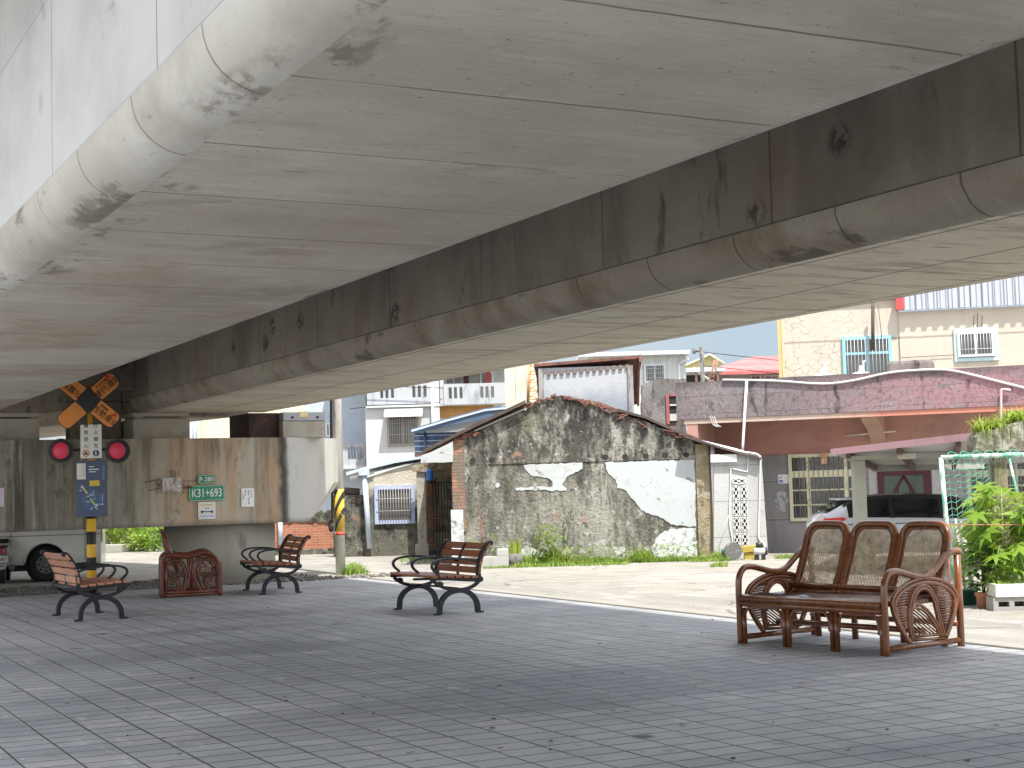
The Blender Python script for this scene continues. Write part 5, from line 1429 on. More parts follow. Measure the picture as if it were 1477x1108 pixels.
for q in ((490, 555, 640, 560), (505, 590, 528, 587)):
    a0, z0 = WF.uz(q[0], q[1], -.3); a1, z1 = WF.uz(q[2], q[3], -.3); b.tube([(a0, -.3, z0), (a1, -.3, z1)], .012, 5)
b.build('cable', m_dark, wb)

# corrugated gable next to the townhouse
CW = Face(748, 42, 0)
cwb = on(CW, 'corrugated_house', 'cream corrugated sheet house wall right of the balconies', 'building')
b = MB(); a0, a1, z0, z1 = CW.rect(728, 500, 776, 600); corrugated(b, a0, a1, -.05, z1, 0, .24, .03); b.build('sheet_wall', mat('cream_sheet', (.60, .60, .47), [dict(c=(.5, .48, .36), s=2, lo=.5, hi=.7)], rough=.6), cwb)
# scaffold
SF_ = Face(768, 39, 0)
sc_ = on(SF_, 'lattice_mast', 'orange lattice frame rising behind the gable roof', 'scaffold')
b = MB()
def sp_(x, y, v): u, z = SF_.uz(x, y, v); return (u, v, z)
for x0, x1 in ((760, 764), (777, 779)):
    b.tube([sp_(x0, 590, 0), sp_(x1, 515, 0)], .022, 6); b.tube([sp_(x0 + 2, 590, .5), sp_(x1 + 1, 515, .5)], .022, 6)
for k in range(6):
    y = 588 - k * 12; b.tube([sp_(760 + k * .7, y, 0), sp_(777 + k * .3, y, 0)], .014, 5); b.tube([sp_(760 + k * .7, y, 0), sp_(777 + k * .3, y - 12, 0)], .012, 5); b.tube([sp_(761 + k * .7, y - 6, .5), sp_(778 + k * .3, y, .5)], .012, 5)
for x in (761, 778): b.tube([(sp_(x, 590, 0)[0], 0, 0), sp_(x, 588, 0)], .022, 6)
b.build('lattice', plain('faded_orange_steel', (.55, .30, .13), .6), sc_)

# blue shed
BF = Face(660, 38, 0)
bs = on(BF, 'blue_shed', 'blue sheet metal lean-to with pale roof edge behind the gable roof', 'shed')
b = MB(); a0, a1, z0, z1 = BF.rect(598, 624, 660, 670); corrugated(b, a0, a1, -.05, z1, 0, .3, .02); b.build('sheet_wall', m_bluem, bs)
b = MB()
for k in range(6):
    z = z0 + (z1 - z0) * (k + .5) / 6; b.box(a0, a1, -.02, -.003, z - .012, z + .012)
b.build('wall_rib', m_bluel, bs)
b = MB(); P = wedge_poly(BF, [(594, 621), (640, 607), (700, 591), (730, 588), (730, 600), (655, 614), (598, 625.5)]); b.prism(P, -.7, 2.5); b.build('shed_roof', m_bluem, bs)
b = MB(); P = wedge_poly(BF, [(593, 620.5), (640, 606.5), (700, 590.5), (733, 587), (733, 589.8), (700, 593), (640, 609.5), (594, 623)], -.72); b.prism(P, -.74, -.705); b.build('roof_edge', m_bluel, bs)
b = MB(); a, z = BF.uz(613, 623, -.06); b.tube([(a, -.06, z), (a, -.06, z - .8)], .03, 8); b.build('downpipe', m_bluem, bs)

# ------------------------------------------------------------------ tower room behind the gable
TF = Face(845, 37, rad(-3))
tw = on(TF, 'whitewashed_storehouse', 'whitewashed upper room with tiled eave behind the gable ridge', 'building')
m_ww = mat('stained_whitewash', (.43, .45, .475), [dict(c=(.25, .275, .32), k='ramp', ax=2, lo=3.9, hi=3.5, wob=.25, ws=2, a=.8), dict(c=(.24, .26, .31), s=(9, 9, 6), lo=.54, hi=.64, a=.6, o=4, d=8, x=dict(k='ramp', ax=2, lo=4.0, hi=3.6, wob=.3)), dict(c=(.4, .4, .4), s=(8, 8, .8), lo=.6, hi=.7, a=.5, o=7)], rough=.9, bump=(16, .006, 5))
a0, a1, z0, z1 = TF.rect(779, 528, 911, 640)
b = MB(); b.prism([(0, -.05), (2.6, -.05), (2.6, z1 - .95), (1.4, z1 - .15), (0, z1 - .02)], a0, a1, axis='x'); b.build('room_wall', m_ww, tw)
m_postg = mat('grey_post', (.33, .32, .31), [dict(c=(.15, .145, .14), s=(7, 7, 2), lo=.5, hi=.62, a=.8)], rough=.95)
for (x0, x1) in ((778, 785), (907, 914.5)):
    u0, u1, _, _ = TF.rect(x0, 530, x1, 640, -.05); b = MB(); b.box(u0, u1, -.06, .2, -.05, z1 - .02); b.build('corner_post', m_postg, tw)
ro = MB()
u0, zz0 = TF.uz(772, 536, -.5); u1, zz1 = TF.uz(914, 521, -.5)
zc0, zc1 = TF.uz(790, 531, -.5)[1], TF.uz(905, 518.5, -.5)[1]
zb_ = TF.uz(850, 528, 0)[1]
vs = []
for u, dz in ((a0 - .12, 0), (a1 + .22, .12)):
    for v, h in ((-.09, .02), (1.4, -.14), (2.75, -.95)):
        vs.append((u, v, zb_ + dz + h)); vs.append((u, v, zb_ + dz + h + .07))
ro.add(vs, [(1, 3, 9, 7), (3, 5, 11, 9), (0, 6, 8, 2), (2, 8, 10, 4), (0, 1, 7, 6), (4, 10, 11, 5), (0, 2, 3, 1), (2, 4, 5, 3), (6, 7, 9, 8), (8, 9, 11, 10)])
rf = ro.build('tiled_roof', m_tile, tw)
b = MB()
for k in range(14):
    t = (k + .5) / 14; u = a0 + (a1 - a0) * t
    b.box(u - .04, u + .04, -.05, -.003, zb_ - .16 + .12 * t - .05, zb_ - .16 + .12 * t + .05)
b.build('rafter_end', plain('pale_rafter', (.22, .16, .13), .8), tw)
for sgn in (0,):
    b = MB(); b.bar([(a1 + .24, -.2, zb_ + .14), (a1 + .24, 1.4, zb_ + .01), (a1 + .24, 2.75, zb_ - .80)], .03, .09, (1, 0, 0)); b.build('verge_board', plain('red_brown_board', (.26, .10, .08), .8), tw)

# grey block wall with slot
KF = Face(960, 33.5, 0)
kw = on(KF, 'block_wall', 'dark grey block wall with a narrow red framed slot left of the parapet', 'wall')
P = wedge_poly(KF, [(926, 650), (926, 556), (940, 549), (962, 546), (990, 546), (990, 650)])
b = MB(); b.prism(rough_poly(P, .12, .015), 0, .3); b.box(P[0][0], P[-1][0], .01, .29, -.05, P[0][1] - .02); b.build('wall_face', m_concgrey, kw)
b = MB(); box_px(KF, b, 962, 570, 977, 607, -.02, -.003); b.build('slot', m_dark, kw)
b = MB(); box_px(KF, b, 961, 569, 965.5, 612, -.05, -.021); box_px(KF, b, 966, 568, 978, 571.5, -.05, -.021); b.build('slot_frame', plain('dull_red_frame', (.33, .12, .12), .8), kw)
b = MB(); box_px(KF, b, 966, 583, 976.5, 585.5, -.05, -.021); box_px(KF, b, 966.2, 597, 976.5, 607, -.05, -.021); b.build('slot_shelf', m_wwall, kw)
# ------------------------------------------------------------------ flat roofed house on the right
A_ = at(975, 690, 31.2); B_ = at(1477, 683, 28.8)
RY = math.atan2(B_.y - A_.y, B_.x - A_.x)
RF = Face(0, 0, RY, origin=A_)
fh = on(RF, 'flat_roofed_house', 'single storey flat roofed house with speckled parapet and red shaded wall', 'house')
a0, a1 = RF.uz(975, 575)[0], RF.uz(1477, 560)[0] + 3
zt = RF.uz(1200, 541)[1]; zb = RF.uz(1200, 596)[1]
zt2 = RF.uz(1040, 549)[1]
b = MB(); b.box(a0, a1, 0, .16, zb, zt2); b.build('roof_parapet', m_parapet, fh)
b = MB(); b.box(a0 + .1, a1, .165, 8, zb - .02, zb + .12); b.build('roof_slab', m_slabedge, fh)
b = MB(); b.box(a0 + .15, a1, .02, .16, zb - .10, zb - .003); b.build('slab_lip', m_slabedge, fh)
VW = 1.55
zmid = RF.uz(1130, 656, VW)[1]
b = MB(); b.box(a0 + .2, a1, VW, VW + .2, zmid, zb - .024); b.build('upper_wall', m_redwall, fh)
b = MB(); b.box(a0 + .2, a1, VW - .025, VW + .2, -.05, zmid - .003); b.build('lower_wall', m_greyrend, fh)
b = MB(); b.box(a0 + .2, a0 + .42, .03, VW - .03, -.05, zb - .024); b.build('side_wall', m_redwall, fh)
b = MB(); b.box(a0, a0 + .2, .165, 8, zb + .123, zt2); b.build('side_parapet', m_concgrey, fh)
c0, c1, cz0, cz1 = RF.rect(1242, 592, 1265, 618, .3)
b = MB(); b.prism([(.25, cz1), (VW - .003, cz1), (VW - .003, cz0 - .25), (1.1, cz0), (.25, cz0 + .18)], c0, c1, axis='x'); b.build('roof_beam', plain('salmon_beam', (.55, .36, .28), .85), fh)
b = MB(); q0 = RF.uz(1215, 629, VW - .25); q1 = RF.uz(1292, 622, VW - .25); b.tube([(q0[0], VW - .25, q0[1]), (q1[0], VW - .25, q1[1])], .022, 6); b.build('lamp_tube', plain('white_tube', (.7, .62, .56), .4), fh)
def big_window(x0, y0, x1, y1, fm, cols, name='window'):
    v = VW - .03
    u0, u1, z0, z1 = RF.rect(x0, y0, x1, y1, v)
    fw = .07; b = MB()
    zr_ = z0 + (z1 - z0) * .70
    b.box(u0, u0 + fw, v - .06, v, z0, z1); b.box(u1 - fw, u1, v - .06, v, z0, z1)
    b.box(u0 + fw, u1 - fw, v - .06, v, z1 - fw, z1); b.box(u0 + fw, u1 - fw, v - .06, v, z0, z0 + fw); b.box(u0 + fw, u1 - fw, v - .06, v, zr_ - .07, zr_ + .07)
    for c in cols:
        u = u0 + (u1 - u0) * c; b.box(u - .04, u + .04, v - .055, v - .003, z0 + fw, zr_ - .07); b.box(u - .032, u + .032, v - .055, v - .003, zr_ + .07, z1 - fw)
    f = b.build(name, fm, fh)
    b = MB(); b.box(u0 + .04, u1 - .04, v - .02, v - .008, z0 + .04, z1 - .04); b.build('pane', m_glass, f)
    b = MB(); n = int((u1 - u0) / .105)
    for k in range(n):
        u = u0 + fw + (u1 - u0 - 2 * fw) * (k + .5) / n; b.tube([(u, v - .07, z0 + .05), (u, v - .07, z1 - .05)], .006, 5)
        for (za, zc) in ((z0 + (zr_ - z0) * .30, z0 + (zr_ - z0) * .46), (z0 + (zr_ - z0) * .66, z0 + (zr_ - z0) * .8), (zr_ + (z1 - zr_) * .3, zr_ + (z1 - zr_) * .6)):
            if k % 2: b.tube([(u + .055 * cos(t), v - .072, (za + zc) / 2 + (zc - za) * .5 * sin(t)) for t in [2 * pi * q / 10 for q in range(10)]], .005, 4, closed=True)
    b.build('grille', plain('grey_iron_grille', (.30, .30, .28), .6), f)
    b = MB()
    for t in (.24, .46): z = z0 + (z1 - z0) * t; b.box(u0 + fw, u1 - fw, v - .05, v - .022, z - .016, z + .016)
    b.build('sash_bar', fm, f)
big_window(1139, 654, 1248, 751, m_yframe, (.26, .76))
big_window(1395, 660, 1490, 735, plain('pale_green_frame', (.44, .50, .36), .6), (.36, .75))
# door
u0, u1, z0, z1 = RF.rect(1268, 676, 1344, 800, VW - .04)
b = MB(); b.box(u0, u0 + .12, VW - .1, VW - .028, -.02, z1); b.box(u1 - .12, u1, VW - .1, VW - .028, -.02, z1); b.box(u0 + .12, u1 - .12, VW - .1, VW - .028, z1 - .13, z1)
d = b.build('door_frame', m_maroon, fh)
b = MB(); b.box(u0 + .12, u1 - .12, VW - .07, VW - .03, -.02, z1 - .13); b.build('door_leaf', m_dgreen, d)
b = MB(); um = (u0 + u1) / 2
for e in (-1, 1): b.tube([(um, VW - .085, z1 - .15), (um + e * .48, VW - .085, z1 - .95)], .022, 6); b.tube([(um + e * .12, VW - .085, z1 - .4), (um + e * .12, VW - .085, z1 - 1.4)], .008, 5)
b.build('brace', m_maroon, d)
b = MB(); b.box(u0, u1, VW - .12, VW - .028, z1 + .003, z1 + .035); b.build('door_head', m_pipe_w, d)
for (x0, x1) in ((1254, 1268), (1345, 1358)):
    p0, p1, _, _ = RF.rect(x0, 676, x1, 740, VW - .05); b = MB(); b.box(p0, p1, VW - .07, VW - .027, -.02, z1 + .02); b.build('wall_panel', plain('pale_panel', (.44, .43, .44), .8), fh)
o, w, h = flat_on(RF, 'notice', 1122, 684.5, 1138, 697.5, m_paper_w, 'small white notice on the grey wall beside the cream window', 'notice', v0=VW - .045, v1=VW - .028)
b = MB(); b.box(-w * .4, -w * .05, -.003, -.001, -h * .38, -h * .1); b.box(-w * .42, -w * .1, -.003, -.001, h * .12, h * .22); b.build('print', mat('blue_print', (.18, .3, .5), rough=.8), o)
o, w, h = flat_on(RF, 'notice', 1184.5, 653.5, 1193, 669.5, mat('orange_paper', (.55, .25, .13), [dict(c=(.66, .5, .36), s=14, lo=.48, hi=.56)], rough=.8), 'orange paper tag hanging on the cream barred window', 'notice', v0=VW - .16, v1=VW - .14)
b = MB()
for i in range(26):
    x = random.gauss(1129, 4.2); y = random.gauss(724, 8); u, z = RF.uz(x, y, VW - .03); rr = random.uniform(.01, .055)
    b.prism([(u + rr * random.uniform(.6, 1.1) * cos(t), z + rr * 1.3 * random.uniform(.6, 1.1) * sin(t)) for t in [2 * pi * q / 8 for q in range(8)]], VW - .032 - i * .0001, VW - .027)
b.build('paint_splash', m_plaster, fh)
# pipes on the roof edge
def rp_(pts, v): return [(RF.uz(x, y, v)[0], v, RF.uz(x, y, v)[1]) for x, y in pts]
b = MB(); b.tube(smooth_path(rp_([(1042, 548), (1090, 548.5), (1130, 550), (1170, 553), (1200, 553), (1235, 548), (1270, 540), (1300, 535.5), (1345, 533), (1370, 534), (1400, 540), (1440, 550), (1480, 560)], -.03), 5), .020, 8); b.build('hose', m_pipe_w, fh)
b = MB(); b.tube(rp_([(1077, 549), (1071.5, 640), (1071, 654)], -.06), .028, 8); b.build('standpipe', m_pipe_w, fh)
b = MB(); b.tube(smooth_path(rp_([(1458, 563), (1446, 562), (1444, 568), (1444, 612)], -.06), 4), .024, 8); b.build('standpipe', plain('pink_pipe', (.6, .42, .42), .5), fh)
b = MB()
for dx in (0, 3, 6): b.tube(smooth_path(rp_([(1024 + dx, 601), (1026 + dx, 606), (1028 + dx, 612), (1034 + dx, 616)], -.02), 3), .007, 5)
b.build('wire', m_pipe_w, fh)

# ------------------------------------------------------------------ cream building behind
EF = Face(1127, 44, rad(-11))
cb = on(EF, 'cream_building', 'cream two storey building with cracked paint and two blue framed windows', 'building')
wall(EF, cb, 1127, 432, 1300, 640, 0, 9, m_cream)
p0, p1, _, _ = EF.rect(1300.05, 447, 1477, 640, 0)
zc_ = EF.uz(1390, 446)[1]
b = MB(); b.box(p0, p1 + 5, -.06, 9, -.05, zc_); b.build('wall_face', m_cream, cb)
b = MB(); corrugated(b, EF.uz(1304, 420, -.2)[0], p1 + 5, zc_ + .02, zc_ + 2.6, -.3, .30, .05); b.build('roof_sheeting', mat('pale_corrugated_sheet', (.42, .455, .51), [dict(c=(.12, .125, .14), k='lines', ax=0, sp=.165, w=.03, a=.85), dict(c=(.34, .38, .43), s=(3, 3, .6), lo=.5, hi=.7, a=.6), dict(c=(.22, .24, .27), k='lines', ax=2, sp=.9, off=.2, w=.03, a=.6)], rough=.5), cb)
wall(EF, cb, 1292, 425, 1304, 446.5, -.33, -.07, m_redpaint, 'barge_end', False)
wall(EF, cb, 1180, 427, 1292, 433.5, -.1, .3, plain('red_verge', (.45, .16, .13), .8), 'verge', False)
wall(EF, cb, 1124, 440, 1128.5, 640, -.1, .15, plain('yellow_ochre_trim', (.60, .42, .18), .7), 'corner_trim')
wall(EF, cb, 1129, 440, 1132.5, 640, -.08, -.003, plain('peach_trim', (.60, .46, .30), .7), 'corner_trim')
window(EF, cb, 1215.5, 485.5, 1286.5, 546, -.004, m_cyan, m_glass, 2, (.60,), .09, 12, (), m_wframe, .08)
window(EF, cb, 1376, 473, 1440, 521, -.065, m_cyan2, m_glass, 1, (), .10, 0, (), None, .05, 'window_surround')
window(EF, cb, 1381, 478, 1434, 514.5, -.12, m_wframe, m_glass, 2, (), .07, 10, (.3,), m_wframe, .05)
b = MB(); u, z = EF.uz(1259, 437, -.3); u2, z2 = EF.uz(1259, 505, -.3); b.tube([(u, -.3, z), (u2, -.3, z2)], .05, 8); b.build('standing_pipe', m_plank, cb)
b = MB()
for pts in ([(1266, 437), (1272, 487)], [(1405, 455), (1404, 472)], [(1410, 452), (1410, 472)], [(1417, 455), (1416, 472)], [(1300, 516), (1375, 512)]): 
    P = [EF.uz(x, y, -.1) for x, y in pts]; b.tube([(p[0], -.1, p[1]) for p in P], .008, 4)
b.build('wire', m_plank, cb)
# on the roof of the flat house
TK = Face(0, 0, RY, origin=RF.w(0, 3.0))
for i, (x, y, r_) in enumerate(((1188, 543, 20), (1242, 541, 22))):
    u, z = TK.uz(x, y); rr = r_ * 33 / FPX
    b = MB(); b.tube([(0, 0, zb + .13 - z), (0, 0, -.04), (0, 0, .0), (0, 0, .05), (0, 0, .08), (0, 0, .2)], [rr, rr, rr * .9, rr * .45, .05, .03], 20)
    t = b.build('roof_tank', plain('pale_steel_tank', (.62, .62, .60), .4)); t.location = TK.w(u, 0, z)
    tag(t, ['pale round roof tank left of the turquoise window', 'pale round roof tank in front of the turquoise window'][i], 'tank', 'tanks on the flat roof')
    b = MB(); b.tube([(rr * .2, 0, .05), (rr * .2, 0, .3), (rr * .35, 0, .3)], .02, 6); b.build('tank_pipe', m_pipe_w, t)
u0, u1, z0, z1 = TK.rect(1283, 521, 1346, 545)
b = MB(); b.box(0, u1 - u0, -.4, .4, 0, z1 - (zb + .125), .07)
t = b.build('concrete_block', m_concgrey); t.location = TK.w(u0, 0, zb + .125); t.rotation_euler = (0, 0, RY); tag(t, 'dark mossy concrete block on the flat roof below the cream wall', 'block')

# ------------------------------------------------------------------ far roofs
NF = Face(950, 54, 0)
nb = on(NF, 'white_metal_shed', 'white metal clad upper storey with barred window beyond the tiled eave', 'building')
b = MB(); a0, a1, z0, z1 = NF.rect(850, 512, 990, 600); corrugated(b, a0, a1, -.05, z1, 0, .42, .04); b.build('sheet_wall', m_metal_w, nb)
wall(NF, nb, 835, 507, 995, 512.2, -.5, 6, plain('white_fascia', (.66, .66, .67), .6), 'roof_edge', False)
window(NF, nb, 929, 525, 960, 552, -.006, m_wframe, m_glass, 2, (), .07, 9, (.25, .5, .75), m_wframe, .06)
b = MB(); u, z = NF.uz(981, 518, -.1); b.tube(smooth_path([(u + .3, -.1, z), (u, -.1, z - .15), (u - .05, -.1, z - .5), (u - .05, -.1, .5)], 3), .05, 6); b.build('downpipe', m_pipe_w, nb)
YF = Face(1010, 70, 0)
yb = on(YF, 'yellow_gable_house', 'pale yellow gable end beyond the white metal shed', 'building')
P = wedge_poly(YF, [(985, 560), (985, 528), (1022, 512.5), (1040, 524), (1045, 560)]); P[0] = (P[0][0], -.05); P[-1] = (P[-1][0], -.05)
b = MB(); b.prism(P, 0, 8); b.build('gable_wall', plain('pale_yellow_wall', (.62, .56, .30), .8), yb)
P = wedge_poly(YF, [(982, 529), (1022, 511), (1043, 524), (1043, 526), (1022, 513.5), (982, 531.5)]); b = MB(); b.prism(P, -.5, 8.2); b.build('roof', plain('cream_roof', (.6, .58, .42), .7), yb)
QF = Face(1075, 58, 0)
qb = on(QF, 'red_roofed_house', 'low house with bright red sheet roof beyond the parapet', 'building')
b = MB(); P0 = [QF.uz(x, y, 0) for x, y in ((1012, 537), (1135, 533))]; P1 = [QF.uz(x, y, 7) for x, y in ((1085, 514.5), (1150, 510))]
b.add([(P0[0][0], 0, P0[0][1]), (P0[1][0], 0, P0[0][1]), (P1[1][0] + .6, 7, P1[0][1]), (P1[0][0], 7, P1[0][1]), (P0[0][0], 0, P0[0][1] - .12), (P0[1][0], 0, P0[0][1] - .12), (P1[1][0] + .6, 7, P1[0][1] - .12), (P1[0][0], 7, P1[0][1] - .12)], [(0, 1, 2, 3), (7, 6, 5, 4), (0, 4, 5, 1), (1, 5, 6, 2), (2, 6, 7, 3), (3, 7, 4, 0)])
b.build('sheet_roof', m_redroof, qb)
wall(QF, qb, 1022, 538, 1135, 600, 1.0, 6, plain('pale_green_wall', (.48, .52, .46), .8), 'wall_face')
for (x0, x1) in ((1082, 1098), (1102, 1124)): window(QF, qb, x0, 541, x1, 556, .98, m_wframe, m_glass, 2, (), .07, 5, (.5,), m_redpaint, .06)
ZF = Face(1005, 56, 0)
zb2 = on(ZF, 'open_lean_to', 'dark open lean-to with pale roof sheet left of the red roof', 'shed')
wall(ZF, zb2, 990, 538, 1040, 600, 1.5, 4, m_plank, 'back_wall')
wall(ZF, zb2, 985, 530, 1046, 536, -.2, 4, m_metal_w, 'roof', False)
for x in (1004, 1022, 1035): wall(ZF, zb2, x, 536, x + 3, 600, 0, .12, plain('salmon_post', (.5, .3, .26), .7), 'post')
b = MB(); P = [ZF.uz(x, y, -.1) for x, y in ((1000, 531), (1022, 548))]; b.tube([(p[0], -.1, p[1]) for p in P], .06, 6); b.build('brace', m_metal_w, zb2)
RP = Face(1019, 50, 0)
rpz = RP.uz(1019, 501)[1]
pl_ = on(RP, 'wire_pole', 'thin grey pole with a crossarm carrying wires over the red roof', 'pole')
b = MB(); b.tube([(0, 0, 0), (0, 0, rpz)], .07, 8); b.build('pole_shaft', m_concgrey, pl_)
b = MB(); b.tube([(-.25, 0, rpz - .12), (.08, 0, rpz - .12)], .035, 6); b.tube([(-.25, 0, rpz - .2), (-.25, 0, rpz - .02)], .05, 6); b.build('crossarm', m_concgrey, pl_)
b = MB()
for dz, dx in ((-.15, 12), (-.6, 12)):
    b.tube(smooth_path([(0, 0, rpz + dz), (dx * .5, 4, rpz + dz - .35), (dx, 8, rpz + dz - .2)], 6), .012, 4)
b.build('wire', m_dark, pl_)
ld_ = on(Face(1032, 47, 0), 'ladder', 'rusty ladder leaning beside the red roof', 'ladder')
lf = Face(1032, 47, 0); b = MB()
for x0, x1 in ((1024, 1031), (1029, 1035)):
    (u, z), (u2, z2) = lf.uz(x0, 549), lf.uz(x1, 519); b.tube([(u, 0, z), (u2, 0, z2)], .03, 6); b.tube([(u, 0, z), (u - (u2 - u) * z / (z2 - z), 0, 0)], .03, 6)
for k in range(5):
    t = k / 5; (u, z), (u2, z2) = lf.uz(1024 + 7 * t, 549 - 30 * t), lf.uz(1029 + 6 * t, 549 - 30 * t); b.tube([(u, 0, z), (u2, 0, z2)], .02, 5)
b.build('ladder_frame', plain('rust_steel', (.35, .2, .16), .8), ld_)

# shed seen through the gap over the pier cap
GX = Face(310, 56, rad(8))
gx = on(GX, 'corrugated_shed', 'cream corrugated shed wall seen through the gap above the pier cap', 'shed')
b = MB(); u0, u1, z0, z1 = GX.rect(288, 596, 440, 640); corrugated(b, u0, u1, -.05, z1 + .9, 0, .29, .03); b.build('sheet_wall', mat('cream_yellow_sheet', (.62, .58, .44), [dict(c=(.60, .46, .22), k='ramp', ax=0, lo=-.35, hi=-.5, a=.8)], rough=.6), gx)
wall(GX, gx, 210, 590, 288.5, 640, .01, .3, m_bluewall, 'end_wall')
window(GX, gx, 274, 614, 288, 640, -.004, m_wframe, plain('blue_pane', (.18, .36, .52), .3), 2, (), .08, 5, (.3,), m_wframe, .06)
# ------------------------------------------------------------------ plants
def leafmat(name, c, c2, tr=.45):
    m = mat(name, c, [dict(c=c2, s=3, lo=.40, hi=.64, a=.9, o=len(name)), dict(c=tuple(q * .5 for q in c), s=11, lo=.55, hi=.72, a=.6, o=3)], rough=.5)
    nt = m.node_tree; N, L = nt.nodes, nt.links
    b = next(n for n in N if n.type == 'BSDF_PRINCIPLED'); out = next(n for n in N if n.type == 'OUTPUT_MATERIAL')
    t = N.new('ShaderNodeBsdfTranslucent'); mx = N.new('ShaderNodeMixShader'); mx.inputs[0].default_value = tr
    if b.inputs['Base Color'].links: L.new(b.inputs['Base Color'].links[0].from_socket, t.inputs[0])
    L.new(b.outputs[0], mx.inputs[1]); L.new(t.outputs[0], mx.inputs[2]); L.new(mx.outputs[0], out.inputs[0])
    return m
m_leaf = leafmat('fresh_green_leaf', (.20, .36, .04), (.33, .46, .07))
m_leaf_d = leafmat('dark_green_leaf', (.045, .11, .025), (.08, .17, .04), .3)
m_leaf_y = leafmat('yellow_green_leaf', (.27, .40, .05), (.38, .46, .08))
m_grass = leafmat('weed_green', (.17, .29, .04), (.32, .40, .08))
m_stem = plain('pale_plant_stem', (.30, .30, .16), .7)
m_soil = plain('dry_soil', (.10, .08, .055), .95)
def orient(d, twist=0.0):
    d = Vector(d).normalized()
    q = d.to_track_quat('Y', 'Z')
    return q.to_matrix().to_4x4() @ Matrix.Rotation(twist, 4, 'Y')
def lobed_leaf(mb, p, d, size, lobes=7, twist=0.0):
    """palmate leaf in local xy, tip along +y, cupped"""
    M = Matrix.Translation(p) @ orient(d, twist)
    cen = Vector((0, 0, 0)); vs = [M @ cen]; n = lobes * 2 + 1
    for k in range(n):
        a = rad(-140) + rad(280) * k / (n - 1)
        r = (1.0 if k % 2 else .42) * (.72 + .28 * cos(a * .6)) * size * random.uniform(.85, 1.1)
        vs.append(M @ Vector((r * sin(a), r * cos(a), -.22 * r * r / size + random.uniform(-.03, .03) * size)))
    mb.add(vs, [(0, k, k + 1) for k in range(1, n)], True)
def simple_leaf(mb, p, d, ln, wd, twist=0.0, droop=.2):
    M = Matrix.Translation(p) @ orient(d, twist)
    pts = [(0, 0, 0), (-wd * .5, ln * .4, .03 * ln), (0, ln * .45, 0), (wd * .5, ln * .4, .03 * ln), (0, ln, -droop * ln)]
    mb.add([M @ Vector(q) for q in pts], [(0, 2, 1), (0, 3, 2), (1, 2, 4), (2, 3, 4)], True)
def blade(mb, p, ln, wd, lean, az, curve=.5, seg=4):
    vs = []
    side = Vector((cos(az + pi / 2), sin(az + pi / 2), 0)); out = Vector((cos(az), sin(az), 0))
    for k in range(seg + 1):
        t = k / seg
        ang = lean + curve * t * t
        c = Vector(p) + out * (ln * t * sin(ang)) + Vector((0, 0, ln * t * cos(ang)))
        w = wd * (1 - t ** 1.6) * .5 + .0006
        vs += [c - side * w, c + side * w]
    mb.add(vs, [(2 * k, 2 * k + 1, 2 * k + 3, 2 * k + 2) for k in range(seg)], True)

# weeds along the gable wall (nobody could count them)
b = MB()
def weeds(x0, x1, Ya, Yb, n, h0, h1, tall=0):
    for i in range(n):
        px = random.uniform(x0, x1); Y = random.uniform(Ya, Yb)
        X = (px - 738.5) / FPX * Y
        clump = .35 + .65 * (.5 + .5 * sin(px * .11 + 1.3)) * (.5 + .5 * sin(px * .043))
        h = random.uniform(h0, h1) * clump
        blade(b, (X, Y, 0), h, random.uniform(.010, .022), random.uniform(0, .5), random.uniform(0, 6.28), random.uniform(.2, 1.2), 3)
weeds(680, 1035, 29.2, 30.0, 4200, .10, .42)
weeds(690, 900, 28.6, 29.3, 1500, .05, .20)
weeds(760, 800, 29.5, 30.0, 260, .4, .9); weeds(800, 860, 29.6, 30.0, 260, .3, .65)
weeds(985, 1045, 28.9, 29.5, 700, .06, .2); weeds(1108, 1150, 29.2, 30.0, 420, .08, .3); weeds(1016, 1040, 27.0, 27.5, 150, .06, .2)
for i in range(560):
    px = random.gauss(511, 9); p = gnd(px, 828 + random.gauss(0, 1.2)); blade(b, p, random.uniform(.08, .34) * (1 - min(1, abs(px - 511) / 26)) + .05, .02, random.uniform(0, .6), random.uniform(0, 6.28), .8, 3)
for i in range(420):
    px = random.uniform(575, 700); p = gnd(px, random.uniform(805, 812)); blade(b, p, random.uniform(.05, .2), .02, random.uniform(0, .6), random.uniform(0, 6.28), .8, 3)
for i in range(900):
    px = random.uniform(765, 1010) if i % 3 else random.gauss(785, 12); Y = random.uniform(29.3, 30.0); X = (px - 738.5) / FPX * Y
    simple_leaf(b, (X, Y, random.uniform(.02, .3 if abs(px - 785) > 24 else .75)), (random.uniform(-1, 1), random.uniform(-1, .4), random.uniform(-.2, .8)), random.uniform(.05, .12), .05)
tag(b.build('weeds', m_grass, fix=False), kind='stuff')

def potted_blades(name, x, ybase, Y, hpx, n, label, cat='plant', wd=.05):
    X = at(x, ybase, Y).x
    h = hpx * Y / FPX
    r = empty(name, (X, Y, 0), 0, label, cat)
    return r, h
